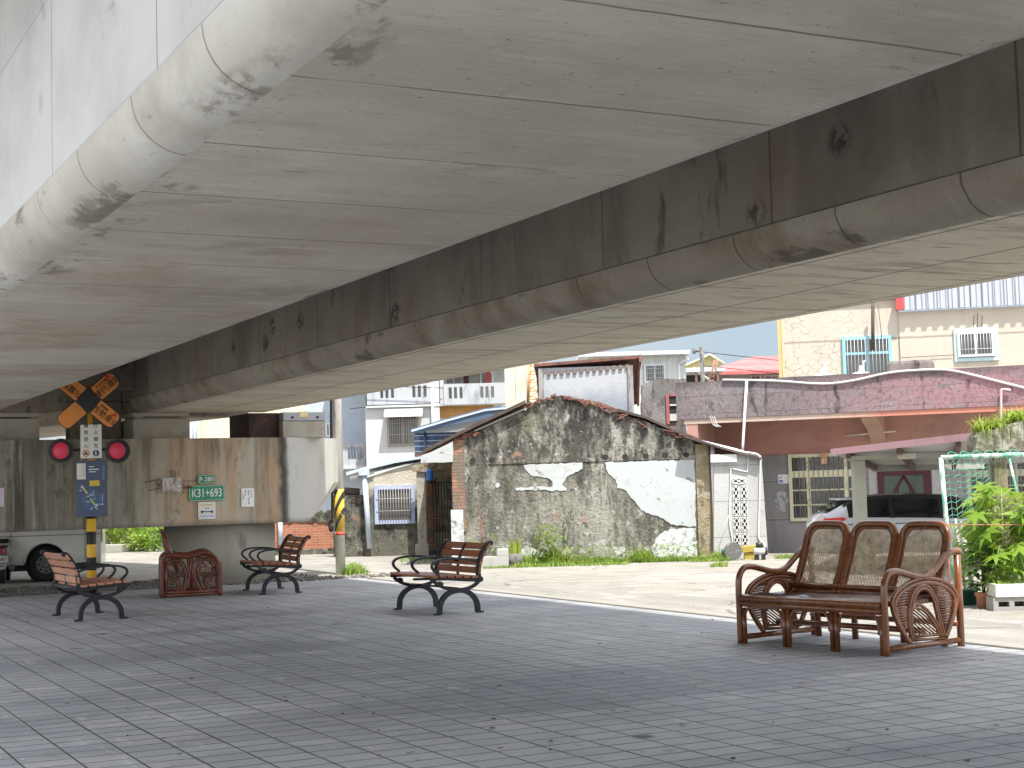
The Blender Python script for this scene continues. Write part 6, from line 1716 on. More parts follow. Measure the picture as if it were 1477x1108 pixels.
# sword leaved plant at the foot of the gable wall and its low trough
r, h = potted_blades('snake_plant', 741, 815, 29.2, 36, 10, 'yellowish upright sword leaved plant in front of the gable wall')
b = MB()
for i in range(15): blade(b, (random.uniform(-.13, .13), random.uniform(-.08, .08), .2), h * random.uniform(.5, .85), .06, random.uniform(0, .22), random.uniform(0, 6.28), .1, 4)
b.build('leaf', m_leaf_y, r, fix=False)
b = MB(); b.tube([(0, 0, 0), (0, 0, .24)], [.15, .19], 14); b.build('pot', m_concgrey, r)
TR = Face(715, 29.0, 0)
u0, u1, z0, z1 = TR.rect(690, 805, 734, 829)
b = MB(); b.box(u0, u1, 0, .4, 0, .2, .01); b.box(u0 + .35, u1, .03, .38, .201, .34, .02)
t = b.build('planter_trough', plain('cracked_concrete_trough', (.42, .42, .40), .9)); placed(t, TR); tag(t, 'low pale concrete trough at the left foot of the gable wall', 'planter')
r = empty('bare_shrub', (at(696, 820, 29.2).x, 29.2, 0), 0, 'thin reddish bare stem with few leaves by the concrete trough', 'shrub')
b = MB()
b.tube(smooth_path([(0, 0, 0), (.02, 0, .4), (-.01, 0, .75), (.03, 0, .98)], 4), [.014] * 13, 6)
for k in range(6): b.tube([(0, 0, .5 + k * .08), (random.uniform(-.16, .16), random.uniform(-.1, .1), .62 + k * .09)], .007, 5)
b.build('stem', plain('reddish_stem', (.28, .13, .10)), r)
b = MB()
for k in range(26): simple_leaf(b, (random.uniform(-.22, .3), random.uniform(-.1, .1), random.uniform(.12, .55)), (random.uniform(-1, 1), random.uniform(-1, 0), random.uniform(-.3, .6)), .16, .05)
b.build('leaf', m_leaf, r, fix=False)

# shrubs on the far side of the street at the left
def shrub(x, Y, hm, wm, n, m, label, name='garden_shrub', ls=.14, seed=0, group=None):
    random.seed(seed + 5)
    X = at(x, 760, Y).x
    r = empty(name, (X, Y, 0), 0, label, 'shrub', group)
    b = MB()
    for k in range(7): b.tube(smooth_path([(random.uniform(-.1, .1) * wm, 0, 0), (random.uniform(-.3, .3) * wm, random.uniform(-.2, .2), hm * .5), (random.uniform(-.5, .5) * wm, random.uniform(-.3, .3), hm * .85)], 3), .018, 5)
    b.build('stem', m_stem, r)
    b = MB()
    cl = [(random.uniform(-.45, .45) * wm, random.uniform(-.4, .4) * wm, random.uniform(.2, .92) * hm, random.uniform(.14, .3) * wm) for _ in range(13)]
    for i in range(n):
        c = random.choice(cl); d = Vector((random.gauss(0, 1), random.gauss(0, 1), random.gauss(0, 1))).normalized()
        p = Vector(c[:3]) + d * c[3] * random.uniform(.4, 1.1)
        if p.z < .05: continue
        simple_leaf(b, p, d + Vector((0, 0, random.uniform(-.3, .7))), ls * random.uniform(.6, 1.3), ls * .5, random.uniform(-1, 1))
    b.build('foliage', m, r, fix=False)
    return r
shrub(188, 43.5, 1.15, 1.0, 700, m_leaf_y, 'yellow green shrub beyond the street, just right of the concrete block', seed=1)
shrub(168, 44.6, 1.15, 1.1, 650, m_leaf, 'bright green shrub behind the concrete block', seed=2)
shrub(148, 44.0, .85, .8, 420, m_leaf_y, 'small light shrub left of the concrete block beside the yellow black post', seed=3)
shrub(222, 42.5, .95, .9, 600, m_leaf, 'green shrub beside the rattan armchair back, beyond the street', seed=4)
shrub(205, 43.0, .5, .8, 320, m_leaf_y, 'low weedy shrub between the yellow green shrub and the armchair', seed=6)
random.seed(29)
KB = Face(159, 42.6, rad(-4)); u0, u1, z0, z1 = KB.rect(143, 786, 176, 798)
b = MB(); b.box(u0, u1, 0, .6, 0, z1, .02); t = b.build('concrete_barrier', plain('grey_barrier', (.34, .33, .30), .9)); placed(t, KB); tag(t, 'low grey concrete barrier block in front of the far shrubs', 'barrier')
PFc = Face(190, 47.5, rad(3))
pf = on(PFc, 'plank_fence', 'weathered grey plank fence behind the far shrubs', 'fence')
b = MB(); u0, u1, _, _ = PFc.rect(60, 740, 208, 800)
k = 0
u = u0
while u < u1: b.box(u, u + .34, 0, .04, 0, 2.3 + random.uniform(-.06, .06)); u += .355
b.build('plank', mat('grey_plank', (.30, .295, .27), [dict(c=(.16, .155, .14), s=(3, 3, .5), lo=.45, hi=.65, a=.8)], rough=.95), pf)
b = MB()
for z in (.5, 1.8): b.box(u0, u1, .043, .10, z, z + .09)
b.build('fence_rail', m_plank, pf)
DW = Face(225, 46, rad(3)); dw = on(DW, 'dark_wall', 'dark stained wall beyond the street, right of the plank fence', 'wall')
b = MB(); u0, u1, _, _ = DW.rect(205, 740, 330, 800); b.box(u0, u1, 0, .25, -.05, 3.0); b.build('wall_face', m_moss, dw)

# ------------------------------------------------------------------ van
VF = Face(65, 28.3, rad(12))
van = on(VF, 'white_van', 'plain white van parked behind the pier, rear wheel showing', 'van')
m_van = mat('white_van_paint', (.78, .78, .76), [dict(c=(.7, .69, .66), s=1.5, lo=.5, hi=.7, a=.5), dict(c=(.42, .39, .33), k='ramp', ax=2, lo=.55, hi=.3, wob=.1, a=.6)], rough=.3, coat=.3)
m_tyre = plain('black_tyre', (.022, .022, .024), .8)
m_rim = plain('dull_steel_rim', (.16, .155, .15), .5)
m_carglass = mat('tinted_car_glass', (.010, .011, .013), rough=.06, spec=.6)
zc_w = .32
L0, L1 = -3.35, .99
arch = lambda uc, r: [(uc + r * cos(a), max(.26, zc_w + r * sin(a))) for a in [pi * k / 12 for k in range(13)]]
prof = [(L1, .30), (L1, 1.0), (L1 - .06, 1.5), (L1 - .16, 1.88), (L1 - .35, 1.93), (-2.3, 1.93), (-2.75, 1.75), (-3.2, 1.1), (L0, 1.0), (L0, .30)]
bot = [(L0 + .3, .28)] + [(p[0], p[1]) for p in arch(-2.45, .40)[::-1]] + [(p[0], p[1]) for p in arch(0, .40)[::-1]] + [(L1 - .02, .28)]
b = MB(); b.prism(prof + bot, .0, 1.55); body = b.build('van_body', m_van, van)
b = MB(); b.prism([(-2.0, 1.18), (-2.0, 1.70), (.85, 1.70), (.92, 1.18)], -.006, .03); b.build('side_window', m_carglass, van)
for uc in (0, -2.45):
    b = MB(); b.tube([(uc, .06, zc_w), (uc, .09, zc_w), (uc, .22, zc_w), (uc, .25, zc_w)], [.27, .315, .315, .27], 30); w = b.build('wheel', m_tyre, van)
    b = MB(); b.tube([(uc, .055, zc_w), (uc, .075, zc_w)], [.17, .20], 24); b.tube([(uc, .02, zc_w), (uc, .056, zc_w)], [.055, .075], 14)
    b.build('rim', m_rim, w)
    b = MB()
    for k in range(8): a = 2 * pi * k / 8; b.disc((uc + .13 * cos(a), .052, zc_w + .13 * sin(a)), .022, (0, -1, 0), .006, 8)
    b.build('rim_hole', m_dark, w)
    b = MB(); b.tube([(uc + .40 * cos(a), .01, zc_w + .40 * sin(a)) for a in [pi * k / 16 for k in range(17)]], .018, 6); b.build('arch_lip', m_van, van)
    b = MB(); b.prism([(uc + .385 * cos(a), zc_w + .385 * sin(a)) for a in [2 * pi * k / 24 for k in range(24)]], .27, .30); b.build('wheel_well', m_dark, van)
b = MB(); b.box(L0 + .05, L1 + .003, -.006, -.0006, .845, .857)
for u in (-.62, -.92, .70): b.box(u, u + .012, -.006, -.0006, .36, 1.15)
b.build('panel_gap', plain('panel_gap_grey', (.16, .16, .16)), van)
b = MB(); b.box(.74, .84, -.014, -.001, .92, 1.02, .005); b.build('side_marker', plain('pale_lamp', (.6, .5, .4), .3), van)
b = MB(); b.box(L1 + .002, L1 + .02, .08, .3, .7, 1.05); b.build('tail_lamp', mat('red_tail_lamp', (.45, .02, .03), rough=.2, coat=.5), van)
b = MB(); b.box(L0 + .2, L1 - .05, .2, 1.4, .20, .30); b.build('underbody', m_dark, van)

# ------------------------------------------------------------------ scooter at the picture edge
p = gnd(3, 842)
sv = at(13, 800, p.y)
sct = empty('scooter', (p.x, p.y, 0), rad(14), 'scooter with dark red tail lamp and white number plate at the left edge', 'scooter')
m_scb = plain('white_scooter_panel', (.50, .51, .52), .3)
m_scd = plain('black_scooter_plastic', (.02, .02, .022), .4)
# local: x right, y forward (away), z up
b = MB(); b.tube([(-.055, 0, .24), (-.045, 0, .24), (.045, 0, .24), (.055, 0, .24)], [.19, .235, .235, .19], 26); w = b.build('rear_wheel', m_tyre, sct)
b = MB(); b.tube([(-.06, 0, .24), (.06, 0, .24)], .14, 20); b.build('rim', m_rim, w)
b = MB(); b.tube([(-.05, 1.22, .23), (.05, 1.22, .23)], .23, 24); b.build('front_wheel', m_tyre, sct)
def sect(y, w, z0, z1): return [(-w, y, z0), (w, y, z0), (w * 1.05, y, (z0 + z1) / 2), (w * .7, y, z1), (-w * .7, y, z1), (-w * 1.05, y, (z0 + z1) / 2)]
b = MB(); secs = [sect(-.20, .10, .52, .68), sect(-.10, .16, .46, .74), sect(.25, .19, .34, .74), sect(.55, .17, .25, .66), sect(.62, .16, .22, .40)]
vs = [v for s_ in secs for v in s_]
fs = [(i * 6 + k, i * 6 + (k + 1) % 6, (i + 1) * 6 + (k + 1) % 6, (i + 1) * 6 + k) for i in range(4) for k in range(6)] + [(0, 1, 2, 3, 4, 5), tuple(24 + k for k in range(6))[::-1]]
b.add(vs, fs, True); b.build('rear_body', m_scb, sct)
b = MB(); b.box(-.15, .15, .55, 1.0, .22, .28, .02); b.prism([(1.0, .25), (1.1, .25), (1.02, .92), (.95, .92)], -.17, .17, axis='x'); b.build('front_shield', m_scb, sct)
b = MB(); b.box(-.13, .13, -.12, .58, .742, .82, .035); b.build('saddle', m_scd, sct)
b = MB(); b.tube([(-.32, .92, 1.0), (0, .98, .98), (.32, .92, 1.0)], .02, 8); b.tube([(0, .98, .98), (0, 1.18, .3)], .03, 8); b.tube([(.22, .95, 1.0), (.27, .93, 1.2)], .008, 6); b.build('handlebar', m_scd, sct)
b = MB(); b.box(-.10, .10, -.245, -.198, .54, .66, .02); b.build('tail_lamp', mat('dark_red_lamp', (.30, .008, .02), [dict(c=(.5, .02, .05), s=8, lo=.45, hi=.7)], rough=.15, coat=.5), sct)
b = MB(); b.box(-.12, .12, -.24, -.20, .665, .70, .01); b.build('tail_grip', m_scd, sct)
b = MB(); b.box(-.13, .13, -.268, -.258, .385, .51, .003); pl = b.build('number_plate', mat('plate_white', (.62, .66, .66), rough=.4), sct)
text('lettering', 'EV-877', .068, m_grey_ink, pl, (0, -.2695, .448), sx=.95)
b = MB(); b.prism([(-.09, .375), (.11, .375), (.085, .27), (-.06, .26)], -.25, -.245); mf = b.build('mud_flap', plain('pale_flap', (.48, .48, .47)), sct)
b = MB(); b.box(-.025, .05, -.2525, -.2505, .315, .328); b.box(-.02, .045, -.2525, -.2505, .335, .345); b.build('print', m_grey_ink, mf)
b = MB(); b.box(-.10, .10, -.19, -.02, .43, .475); b.build('mudguard', m_scd, sct)
b = MB(); b.tube([(.14, .5, .22), (.17, .1, .26), (.18, -.16, .30)], [.03, .05, .055], 12); b.build('exhaust', m_rim, sct)

# ------------------------------------------------------------------ car under the awning
m_car = mat('silver_white_car_paint', (.50, .53, .58), [dict(c=(.46, .49, .53), s=1, lo=.4, hi=.6, a=.5)], rough=.22, coat=.6)
KF2 = Face(1178, 25.0, rad(-2))
car = on(KF2, 'parked_car', 'silver hatchback with black glass parked under the carport awning', 'car')
CL, CW_ = 3.75, 1.5
# half-profile loft: sections along u with (width inset, belt height, roof height)
secs = [  # u, z_bottom, z_belt, z_roof, inset belt, inset roof
    (0.0, .34, .70, .74, .14, .20), (.05, .30, .80, .84, .06, .16), (.18, .27, .83, .92, .03, .16), (.42, .26, .84, 1.05, .01, .20),
    (.66, .26, .84, 1.155, 0, .22), (1.1, .26, .82, 1.19, 0, .23), (1.7, .26, .80, 1.195, 0, .23), (2.2, .26, .78, 1.16, 0, .24),
    (2.55, .26, .77, 1.05, .0, .24), (2.95, .27, .76, .80, .02, .2), (3.4, .28, .72, .75, .06, .24), (3.68, .32, .62, .65, .16, .3), (3.75, .38, .52, .55, .26, .36)]
vs = []; 
for (u, zb_c, zbelt, zroof, ib, ir) in secs:
    vs += [(u, ib + .04, zb_c), (u, ib, (zb_c + zbelt) / 2), (u, ib + .015, zbelt), (u, ir, zroof), (u, CW_ / 2, zroof + .018), (u, CW_ - ir, zroof), (u, CW_ - ib - .015, zbelt), (u, CW_ - ib, (zb_c + zbelt) / 2), (u, CW_ - ib - .04, zb_c)]
k = 9; n = len(secs)
fs = [(i * k + j, i * k + j + 1, (i + 1) * k + j + 1, (i + 1) * k + j) for i in range(n - 1) for j in range(k - 1)] + [tuple(range(k)), tuple((n - 1) * k + j for j in range(k))[::-1]] + [(i * k, (i + 1) * k, (i + 1) * k + k - 1, i * k + k - 1) for i in range(n - 1)]
b = MB(); b.add(vs, fs, True); b.build('car_body', m_car, car)
def side_pt(u, t, off=.012):
    for (a, c) in zip(secs, secs[1:]):
        if a[0] <= u <= c[0]:
            f = (u - a[0]) / (c[0] - a[0]); q = [a[i] + (c[i] - a[i]) * f for i in range(6)]
            v = (q[4] + .015) + (q[5] - q[4] - .015) * t
            return (u, v - off, q[2] + (q[3] - q[2]) * t)
b = MB()
lo_ = [.62, .95, 1.4, 1.9, 2.3, 2.7]; 
for (ua, ub_) in ((.50, 1.18), (1.24, 1.98), (2.04, 2.62)):
    N_ = 8; top_ = []; bot_ = []
    for i in range(N_ + 1):
        u = ua + (ub_ - ua) * i / N_
        bot_.append(side_pt(u, .06)); top_.append(side_pt(u, .9))
    b.add(bot_ + top_, [(i, i + 1, N_ + 2 + i, N_ + 1 + i) for i in range(N_)])
b.build('side_window', m_carglass, car, fix=False)
b = MB()
for u in (1.18, 1.98):
    p0, p1 = side_pt(u, .04, .013), side_pt(u, .92, .013); b.add([p0, (u + .06, p0[1], p0[2]), (u + .06, p1[1], p1[2]), p1], [(0, 1, 2, 3)])
b.build('door_pillar', m_scd, car, fix=False)
b = MB(); N_ = 10
vs = []
for i in range(N_ + 1):
    u = .44 + 2.2 * i / N_; p0 = side_pt(u, .86, .014)
    p1 = side_pt(u, 1.0, .012)
    vs += [p0, (u, p1[1], p1[2] + .012), (u, CW_ / 2, p1[2] + .03), (u, CW_ - p1[1], p1[2] + .012), (u, CW_ - p0[1], p0[2])]
b.add(vs, [(5 * i + j, 5 * i + j + 1, 5 * i + j + 6, 5 * i + j + 5) for i in range(N_) for j in range(4)]); b.build('roof_panel', mat('glossy_black_roof', (.02, .021, .024), rough=.35, coat=.15), car, fix=False)  # glossy black panel laid over the silver roof
b = MB(); b.box(.40, .72, .25, CW_ - .25, 1.135, 1.165, .012); b.build('spoiler', m_car, car)
b = MB(); b.prism([(.16, .98), (.50, 1.125), (.56, 1.11), (.22, .95)], .245, CW_ - .245); b.build('rear_window', m_carglass, car)
b = MB(); b.prism([(.06, .785), (.10, .85), (.40, .865), (.46, .84), (.38, .79)], -.004, .12); b.build('tail_lamp', mat('red_lamp_glass', (.60, .025, .035), rough=.18, coat=.6), car)
b = MB(); b.prism([(-.02, .80), (.0, .88), (.12, .90), (.10, .80)], .02, .2); b.build('reversing_lamp', plain('clear_lamp', (.66, .64, .64), .2), car)
b = MB(); b.box(.45, 2.75, .0, .008, .735, .748); b.build('waist_line', plain('dark_trim', (.05, .05, .055), .4), car)
for uc in (.62, 2.95):
    b = MB(); b.tube([(uc, -.012, .29), (uc, .0, .29), (uc, .18, .29), (uc, .2, .29)], [.25, .29, .29, .25], 28); w = b.build('wheel', m_tyre, car)
    b = MB(); b.tube([(uc, -.02, .29), (uc, -.008, .29)], [.17, .19], 20); b.build('rim', m_rim, w)

# ------------------------------------------------------------------ carport
P1, P2 = at(1200, 654, 24.6), at(1432, 628.5, 20.8)
R1, R2 = at(1242, 672.5, 28.7), at(1500, 667, 27.6)
P3 = P2 + (P2 - P1) * .03
cpt = empty('carport', (P1.x, P1.y, 0), 0, 'grey steel carport with pink edged sloping roof beside the red house', 'carport')
o_ = Vector((P1.x, P1.y, 0))
m_steelp = plain('pale_grey_steel', (.36, .37, .32), .6)
def slab(mb, q, th):
    q = [Vector(v) - o_ for v in q]; up = Vector((0, 0, th))
    mb.add(q + [v + up for v in q], [(3, 2, 1, 0), (4, 5, 6, 7), (0, 1, 5, 4), (1, 2, 6, 5), (2, 3, 7, 6), (3, 0, 4, 7)])
b = MB(); slab(b, [P1, P3, R2, R1], .03); b.build('roof_sheet', plain('grey_roof_sheet', (.46, .46, .44), .7), cpt)
b = MB(); f_ = Vector((-.03, -.05, 0)); slab(b, [P1 + f_ + Vector((0, 0, -.03)), P3 + f_ + Vector((0, 0, -.03)), P3 + Vector((0, -.004, -.03)), P1 + Vector((0, -.004, -.03))], .10); b.build('roof_edge', plain('pink_edge_strip', (.60, .36, .41), .5), cpt)
for t in (.12, .46, .82):
    a_ = P1 + (P2 - P1) * t + Vector((0, .06, -.005)); c_ = R1 + (R2 - R1) * t * .62 + Vector((0, -.2, -.005)); s_ = Vector((.035, 0, 0)); dn = Vector((0, 0, -.10))
    b = MB(); slab(b, [a_ - s_ + dn, a_ + s_ + dn, c_ + s_ + dn, c_ - s_ + dn], .097); b.build('rafter', plain('brown_steel', (.13, .07, .06), .6), cpt)
def loc(x, y, Y): v = at(x, y, Y) - o_; return v
pa, pc = loc(1232, 700, 24.3), loc(1249.5, 700, 24.3)
zt_ = loc(1240, 664, 24.3).z
b = MB(); b.box(pa.x, pc.x, pa.y, pa.y + .19, 0, zt_, .012); b.build('post', m_steelp, cpt)
pd = loc(1420, 664, 24.3)
b = MB(); b.box(pa.x - .06, pd.x, pa.y - .02, pa.y + .1, zt_ + .003, zt_ + .07); b.build('cross_beam', m_steelp, cpt)
e0, e1 = loc(1258, 668, 28.2), loc(1420, 676, 28.2)
b = MB(); b.box(e0.x, e1.x, e0.y, e0.y + .05, e1.z, e0.z); b.build('fascia_board', m_steelp, cpt)
p0 = loc(1296, 656, 23.4)
b = MB(); b.box(p0.x, p0.x + .27, p0.y, p0.y + .1, p0.z - .07, p0.z + .02, .01); b.build('junction_box', plain('white_plastic', (.50, .49, .44), .5), cpt)

# mossy gate lintel with ferns
QW = Face(1440, 20.0, 0)
lt = on(QW, 'mossy_gatepost', 'mossy masonry gatepost and lintel with ferns growing on top', 'gatepost')
m_oldwhite = mat('flaking_mossy_masonry', (.36, .35, .29), [dict(c=(.13, .12, .08), s=(7, 7, 6), lo=.42, hi=.54, a=.9, o=2, d=8), dict(c=(.10, .13, .05), s=4, lo=.52, hi=.64, a=.8, o=5), dict(c=(.04, .035, .03), s=13, lo=.60, hi=.68, a=.7, o=8)], rough=.95, bump=(22, .02, 6))
P = wedge_poly(QW, [(1408, 650), (1408, 630), (1417, 622), (1440, 618), (1452, 612), (1480, 606), (1520, 606), (1520, 652), (1455, 650)])
b = MB(); b.prism(rough_poly(P, .05, .008), 0, .4); b.build('lintel', m_oldwhite, lt)
b = MB(); u0, u1, _, _ = QW.rect(1437, 660, 1456, 800, .1); b.box(u0, u1, .1, .32, 0, QW.uz(1445, 648)[1], .02); b.build('post', mat('green_brown_bark_post', (.22, .20, .13), [dict(c=(.08, .10, .04), s=(9, 9, 3), lo=.48, hi=.6, a=.8)], rough=.95, bump=(20, .015, 5)), lt)
def fern(x, y, wpx, hpx, n, label):
    u, z = QW.uz(x, y, .15)
    r = empty('fern', QW.w(u, .2, z - .02), 0, label, 'fern', 'ferns on the mossy lintel')
    b = MB(); s_ = 20.2 / FPX
    for i in range(n):
        blade(b, (random.uniform(-.5, .5) * wpx * s_, random.uniform(-.12, .12), 0), hpx * s_ * random.uniform(.5, 1.05), .02, random.uniform(0, .7), random.uniform(0, 6.28), random.uniform(.3, 1.5), 4)
    b.build('frond', m_leaf_y, r, fix=False)
fern(1432, 622, 44, 34, 300, 'sprawling fern on the left end of the mossy lintel')
fern(1470, 608, 40, 32, 240, 'upright fern on the higher right end of the mossy lintel')

# ------------------------------------------------------------------ goal frame with green net
GN = Face(1357, 19.5, 0)
gn = on(GN, 'net_frame', 'white and green pipe frame hung with a green net', 'net frame')
m_gpipe = mat('green_white_pipe', (.60, .66, .62), [dict(c=(.06, .33, .20), s=(9, 9, 4), lo=.46, hi=.54, a=.9)], rough=.5)
m_net = plain('green_net_cord', (.06, .36, .25), .7)
m_netw = plain('white_net_cord', (.30, .40, .36), .7)
def gp(x, y, v=0): u, z = GN.uz(x, y, v); return Vector((u, v, z))
Aq, Bq = gp(1357, 660), gp(1500, 655)
foot = gp(1372, 775); foot.z = 0; 
b = MB(); b.tube([Aq, Bq], .03, 10); b.tube([Aq, gp(1366, 765), foot + Vector((.04, 0, 0))], .03, 10); b.build('pipe_frame', m_gpipe, gn)
bk0 = Aq + Vector((.95, 1.0, -.03)); bk1 = Bq + Vector((.2, 1.0, -.03))
b = MB(); b.tube([gp(1455, 658), gp(1471, 730), Vector((gp(1473, 740).x + .05, 0, 0))], .016, 8); b.build('brace_pipe', m_gpipe, gn)
# side net: quad A -> back top -> back bottom -> front bottom
q00, q10, q11, q01 = Aq, gp(1448, 662, .8), gp(1442, 708, .9), gp(1368, 757)
b = MB(); b2 = MB(); R, Cn = 10, 11
def net_pt(s_, t): 
    p = (q00 * (1 - s_) + q10 * s_) * (1 - t) + (q01 * (1 - s_) + q11 * s_) * t
    return p + Vector((0, 0, -.06 * sin(pi * s_) * (.3 + t)))
for i in range(R + 1):
    b.tube([net_pt(k / 12, i / R) + Vector((0, 0, .03 * (k % 2))) for k in range(13)], .0042, 4)
for j in range(Cn + 1):
    b2.tube([net_pt(j / Cn, k / 10) for k in range(11)], .0026, 4)
t_ = [Bq * (k / 16) + Aq * (1 - k / 16) for k in range(17)]
for k in range(16):
    for dz in (.0,): b2.tube(smooth_path([t_[k], (t_[k] + t_[k + 1]) / 2 + Vector((0, .03, -.09 - .05 * random.random())), t_[k + 1]], 3), .004, 4)
for j in range(6): b.tube(smooth_path([t_[2 * j + 1] + Vector((0, .02, .02)), t_[2 * j + 2] + Vector((0, .1, .07)), t_[2 * j + 3] + Vector((0, .02, .02))], 3), .006, 4)
b.build('net', m_net, gn); b2.build('net_cord', m_netw, gn)

# ------------------------------------------------------------------ planter corner at the right edge
def place(x, y): 
    p = gnd(x, y); return (p.x, p.y, 0)
# terracotta pot with dark plant
p = place(1420, 877); sc_ = p[1] / FPX
pot = empty('terracotta_pot_plant', p, 0, 'dark leaved plant in a terracotta pot beside the rattan sofa', 'potted plant')
h = 22 * sc_; r0_, r1_ = 9 * sc_, 12 * sc_
b = MB(); b.tube([(0, 0, 0), (0, 0, h * .8), (0, 0, h * .8), (0, 0, h), (0, 0, h)], [r0_, r1_ * .92, r1_ * 1.04, r1_ * 1.06, r1_ * .92], 24); b.build('pot', mat('terracotta', (.50, .22, .13), [dict(c=(.58, .36, .26), s=6, lo=.48, hi=.66, a=.6), dict(c=(.3, .14, .09), s=11, lo=.55, hi=.7, a=.5, o=4)], rough=.8), pot)
b = MB(); b.disc((0, 0, h * .9), r1_ * .9, (0, 0, 1), .003, 18); b.build('soil', m_soil, pot)
b = MB()
for i in range(60):
    a = random.uniform(0, 6.28); z = random.uniform(h, h + .52)
    simple_leaf(b, (.05 * cos(a), .05 * sin(a), z), (cos(a), sin(a), random.uniform(-.1, 1.2)), random.uniform(.12, .24), .07, random.uniform(-.6, .6), .35)
b.build('foliage', m_leaf_d, pot, fix=False)
b = MB(); b.tube([(0, 0, h * .8), (.01, 0, h + .5)], .022, 8); b.build('stem', m_leaf_d, pot)
p = place(1396, 872.5); sc_ = p[1] / FPX
pot = empty('green_pot_plant', p, 0, 'dark green plastic pot with pale foliage behind the sofa arm', 'potted plant')
b = MB(); b.tube([(0, 0, 0), (0, 0, 20 * sc_), (0, 0, 20 * sc_), (0, 0, 22 * sc_)], [12 * sc_, 15 * sc_, 16 * sc_, 16 * sc_], 20); b.build('pot', plain('dark_green_plastic', (.015, .085, .06), .5), pot)
b = MB()
for i in range(90):
    a = random.uniform(0, 6.28); simple_leaf(b, (random.uniform(-.12, .1), random.uniform(-.1, .1), random.uniform(.17, .75)), (cos(a), sin(a), random.uniform(-.4, 1)), random.uniform(.07, .14), .045, random.uniform(-1, 1))
b.build('foliage', m_leaf, pot, fix=False)
# hollow blocks and white planter box
BK = Face(1433, gnd(1433, 882).y, rad(-2))
u0, u1, z0, z1 = BK.rect(1433, 861.5, 1490, 882)
m_blk = plain('grey_hollow_block', (.33, .325, .31), .95, bump=(30, .006, 4))
h = z1; L_ = .40
for i in range(2):
    r = empty('hollow_block', BK.w(u0 + i * (L_ + .012), 0, 0), BK.yaw, ['grey hollow block with two dark cells under the white planter, beside the terracotta pot', 'grey hollow block under the white planter at the picture edge'][i], 'block', 'hollow blocks under the planter')
    b = MB(); hw = (L_ - 3 * .055) / 2
    b.box(0, L_, 0, .3, 0, .045); b.box(0, L_, 0, .3, h - .045, h - .002)
    for k in range(3): b.box(k * (hw + .055), k * (hw + .055) + .055, 0, .3, .0452, h - .0452)
    b.box(.055, L_ - .055, .22, .28, .0452, h - .0452)
    b.build('block_shell', m_blk, r)
a0, a1, c0, c1 = BK.rect(1436, 842, 1500, 861, -.02)
pb = empty('white_planter_box', BK.w(a0, -.02, h + .002), BK.yaw, 'white foam planter box resting on the hollow blocks', 'planter')
H_ = c1 - c0; Wb = a1 - a0
b = MB(); b.box(0, Wb, 0, .035, 0, H_, .006); b.box(0, Wb, .33, .365, 0, H_, .006); b.box(0, .035, .036, .329, 0, H_, .006); b.box(Wb - .035, Wb, .036, .329, 0, H_, .006); b.box(.036, Wb - .036, .036, .329, .0, .02)
b.build('box_wall', mat('worn_white_foam', (.66, .65, .60), [dict(c=(.42, .38, .30), s=(9, 9, 14), lo=.60, hi=.68, a=.7)], rough=.8), pb)
b = MB(); b.box(.036, Wb - .036, .036, .329, .02, H_ - .02); b.build('soil', m_soil, pb)
b = MB()
for i in range(120): blade(b, (random.uniform(.04, Wb - .04), random.uniform(.05, .3), H_ - .03), random.uniform(.04, .12), .012, random.uniform(.1, .9), random.uniform(0, 6.28), .6, 3)
b.build('seedling_leaf', m_leaf, pb, fix=False)
# papaya like plants
def papaya(x, Y, hgt, nl, size, m, label, seed, z0=0.0, lean=0.0, spread=.42):
    random.seed(seed)
    X = at(x, 760, Y).x
    r = empty('papaya_plant', (X, Y, z0), 0, label, 'plant', 'bright lobed leaf plants by the net frame')
    H2 = hgt - z0
    st = MB(); lf = MB()
    trunk = smooth_path([(0, 0, 0), (lean * .3, .02, H2 * .35), (lean * .7, 0, H2 * .65), (lean, 0, H2 * .86)], 4)
    st.tube(trunk, [.022 - .010 * k / (len(trunk) - 1) for k in range(len(trunk))], 7)
    for k in range(3): st.tube(smooth_path([(random.uniform(-.05, .05), .03, 0), (random.uniform(-.16, .16), .04, H2 * .5), (random.uniform(-.25, .25), .02, H2 * .8)], 3), .008, 5)
    for i in range(nl):
        t = random.uniform(.40, 1.0) if i > nl * .25 else random.uniform(.15, .5)
        a = random.uniform(0, 6.28)
        base_ = Vector((lean * t, 0, H2 * .88 * t))
        out = Vector((cos(a), sin(a) * .8, 0)) * spread * random.uniform(.3, 1.05) * (.6 + .4 * t)
        tip = base_ + out + Vector((0, 0, random.uniform(.0, .22)))
        st.tube(smooth_path([base_, base_ + out * .55 + Vector((0, 0, .10)), tip], 3), .0045, 5)
        d = Vector((out.x, out.y, random.uniform(-.35, .05))) + Vector((random.uniform(-.1, .1), random.uniform(-.1, .1), 0))
        lobed_leaf(lf, tip, d, size * random.uniform(.65, 1.15), 7, random.uniform(-.5, .5))
    st.build('stem', m_stem, r); lf.build('foliage', m, r, fix=False)
papaya(1446, 17.3, 1.42, 74, .24, m_leaf, 'tall lobed leaf plant rising behind the white planter box', 31, .0, .0, .54)
papaya(1482, 17.6, 1.34, 70, .24, m_leaf_y, 'yellow green lobed leaf plant at the right picture edge', 32, .0, .0, .52)
papaya(1424, 17.9, 1.02, 46, .18, m_leaf_y, 'shorter lobed leaf plant behind the terracotta pot', 33, .0, -.04, .36)
papaya(1462, 18.4, 1.15, 40, .20, m_leaf_d, 'darker lobed leaf plant standing furthest back by the net', 34, .0, .0, .46)
random.seed(77)
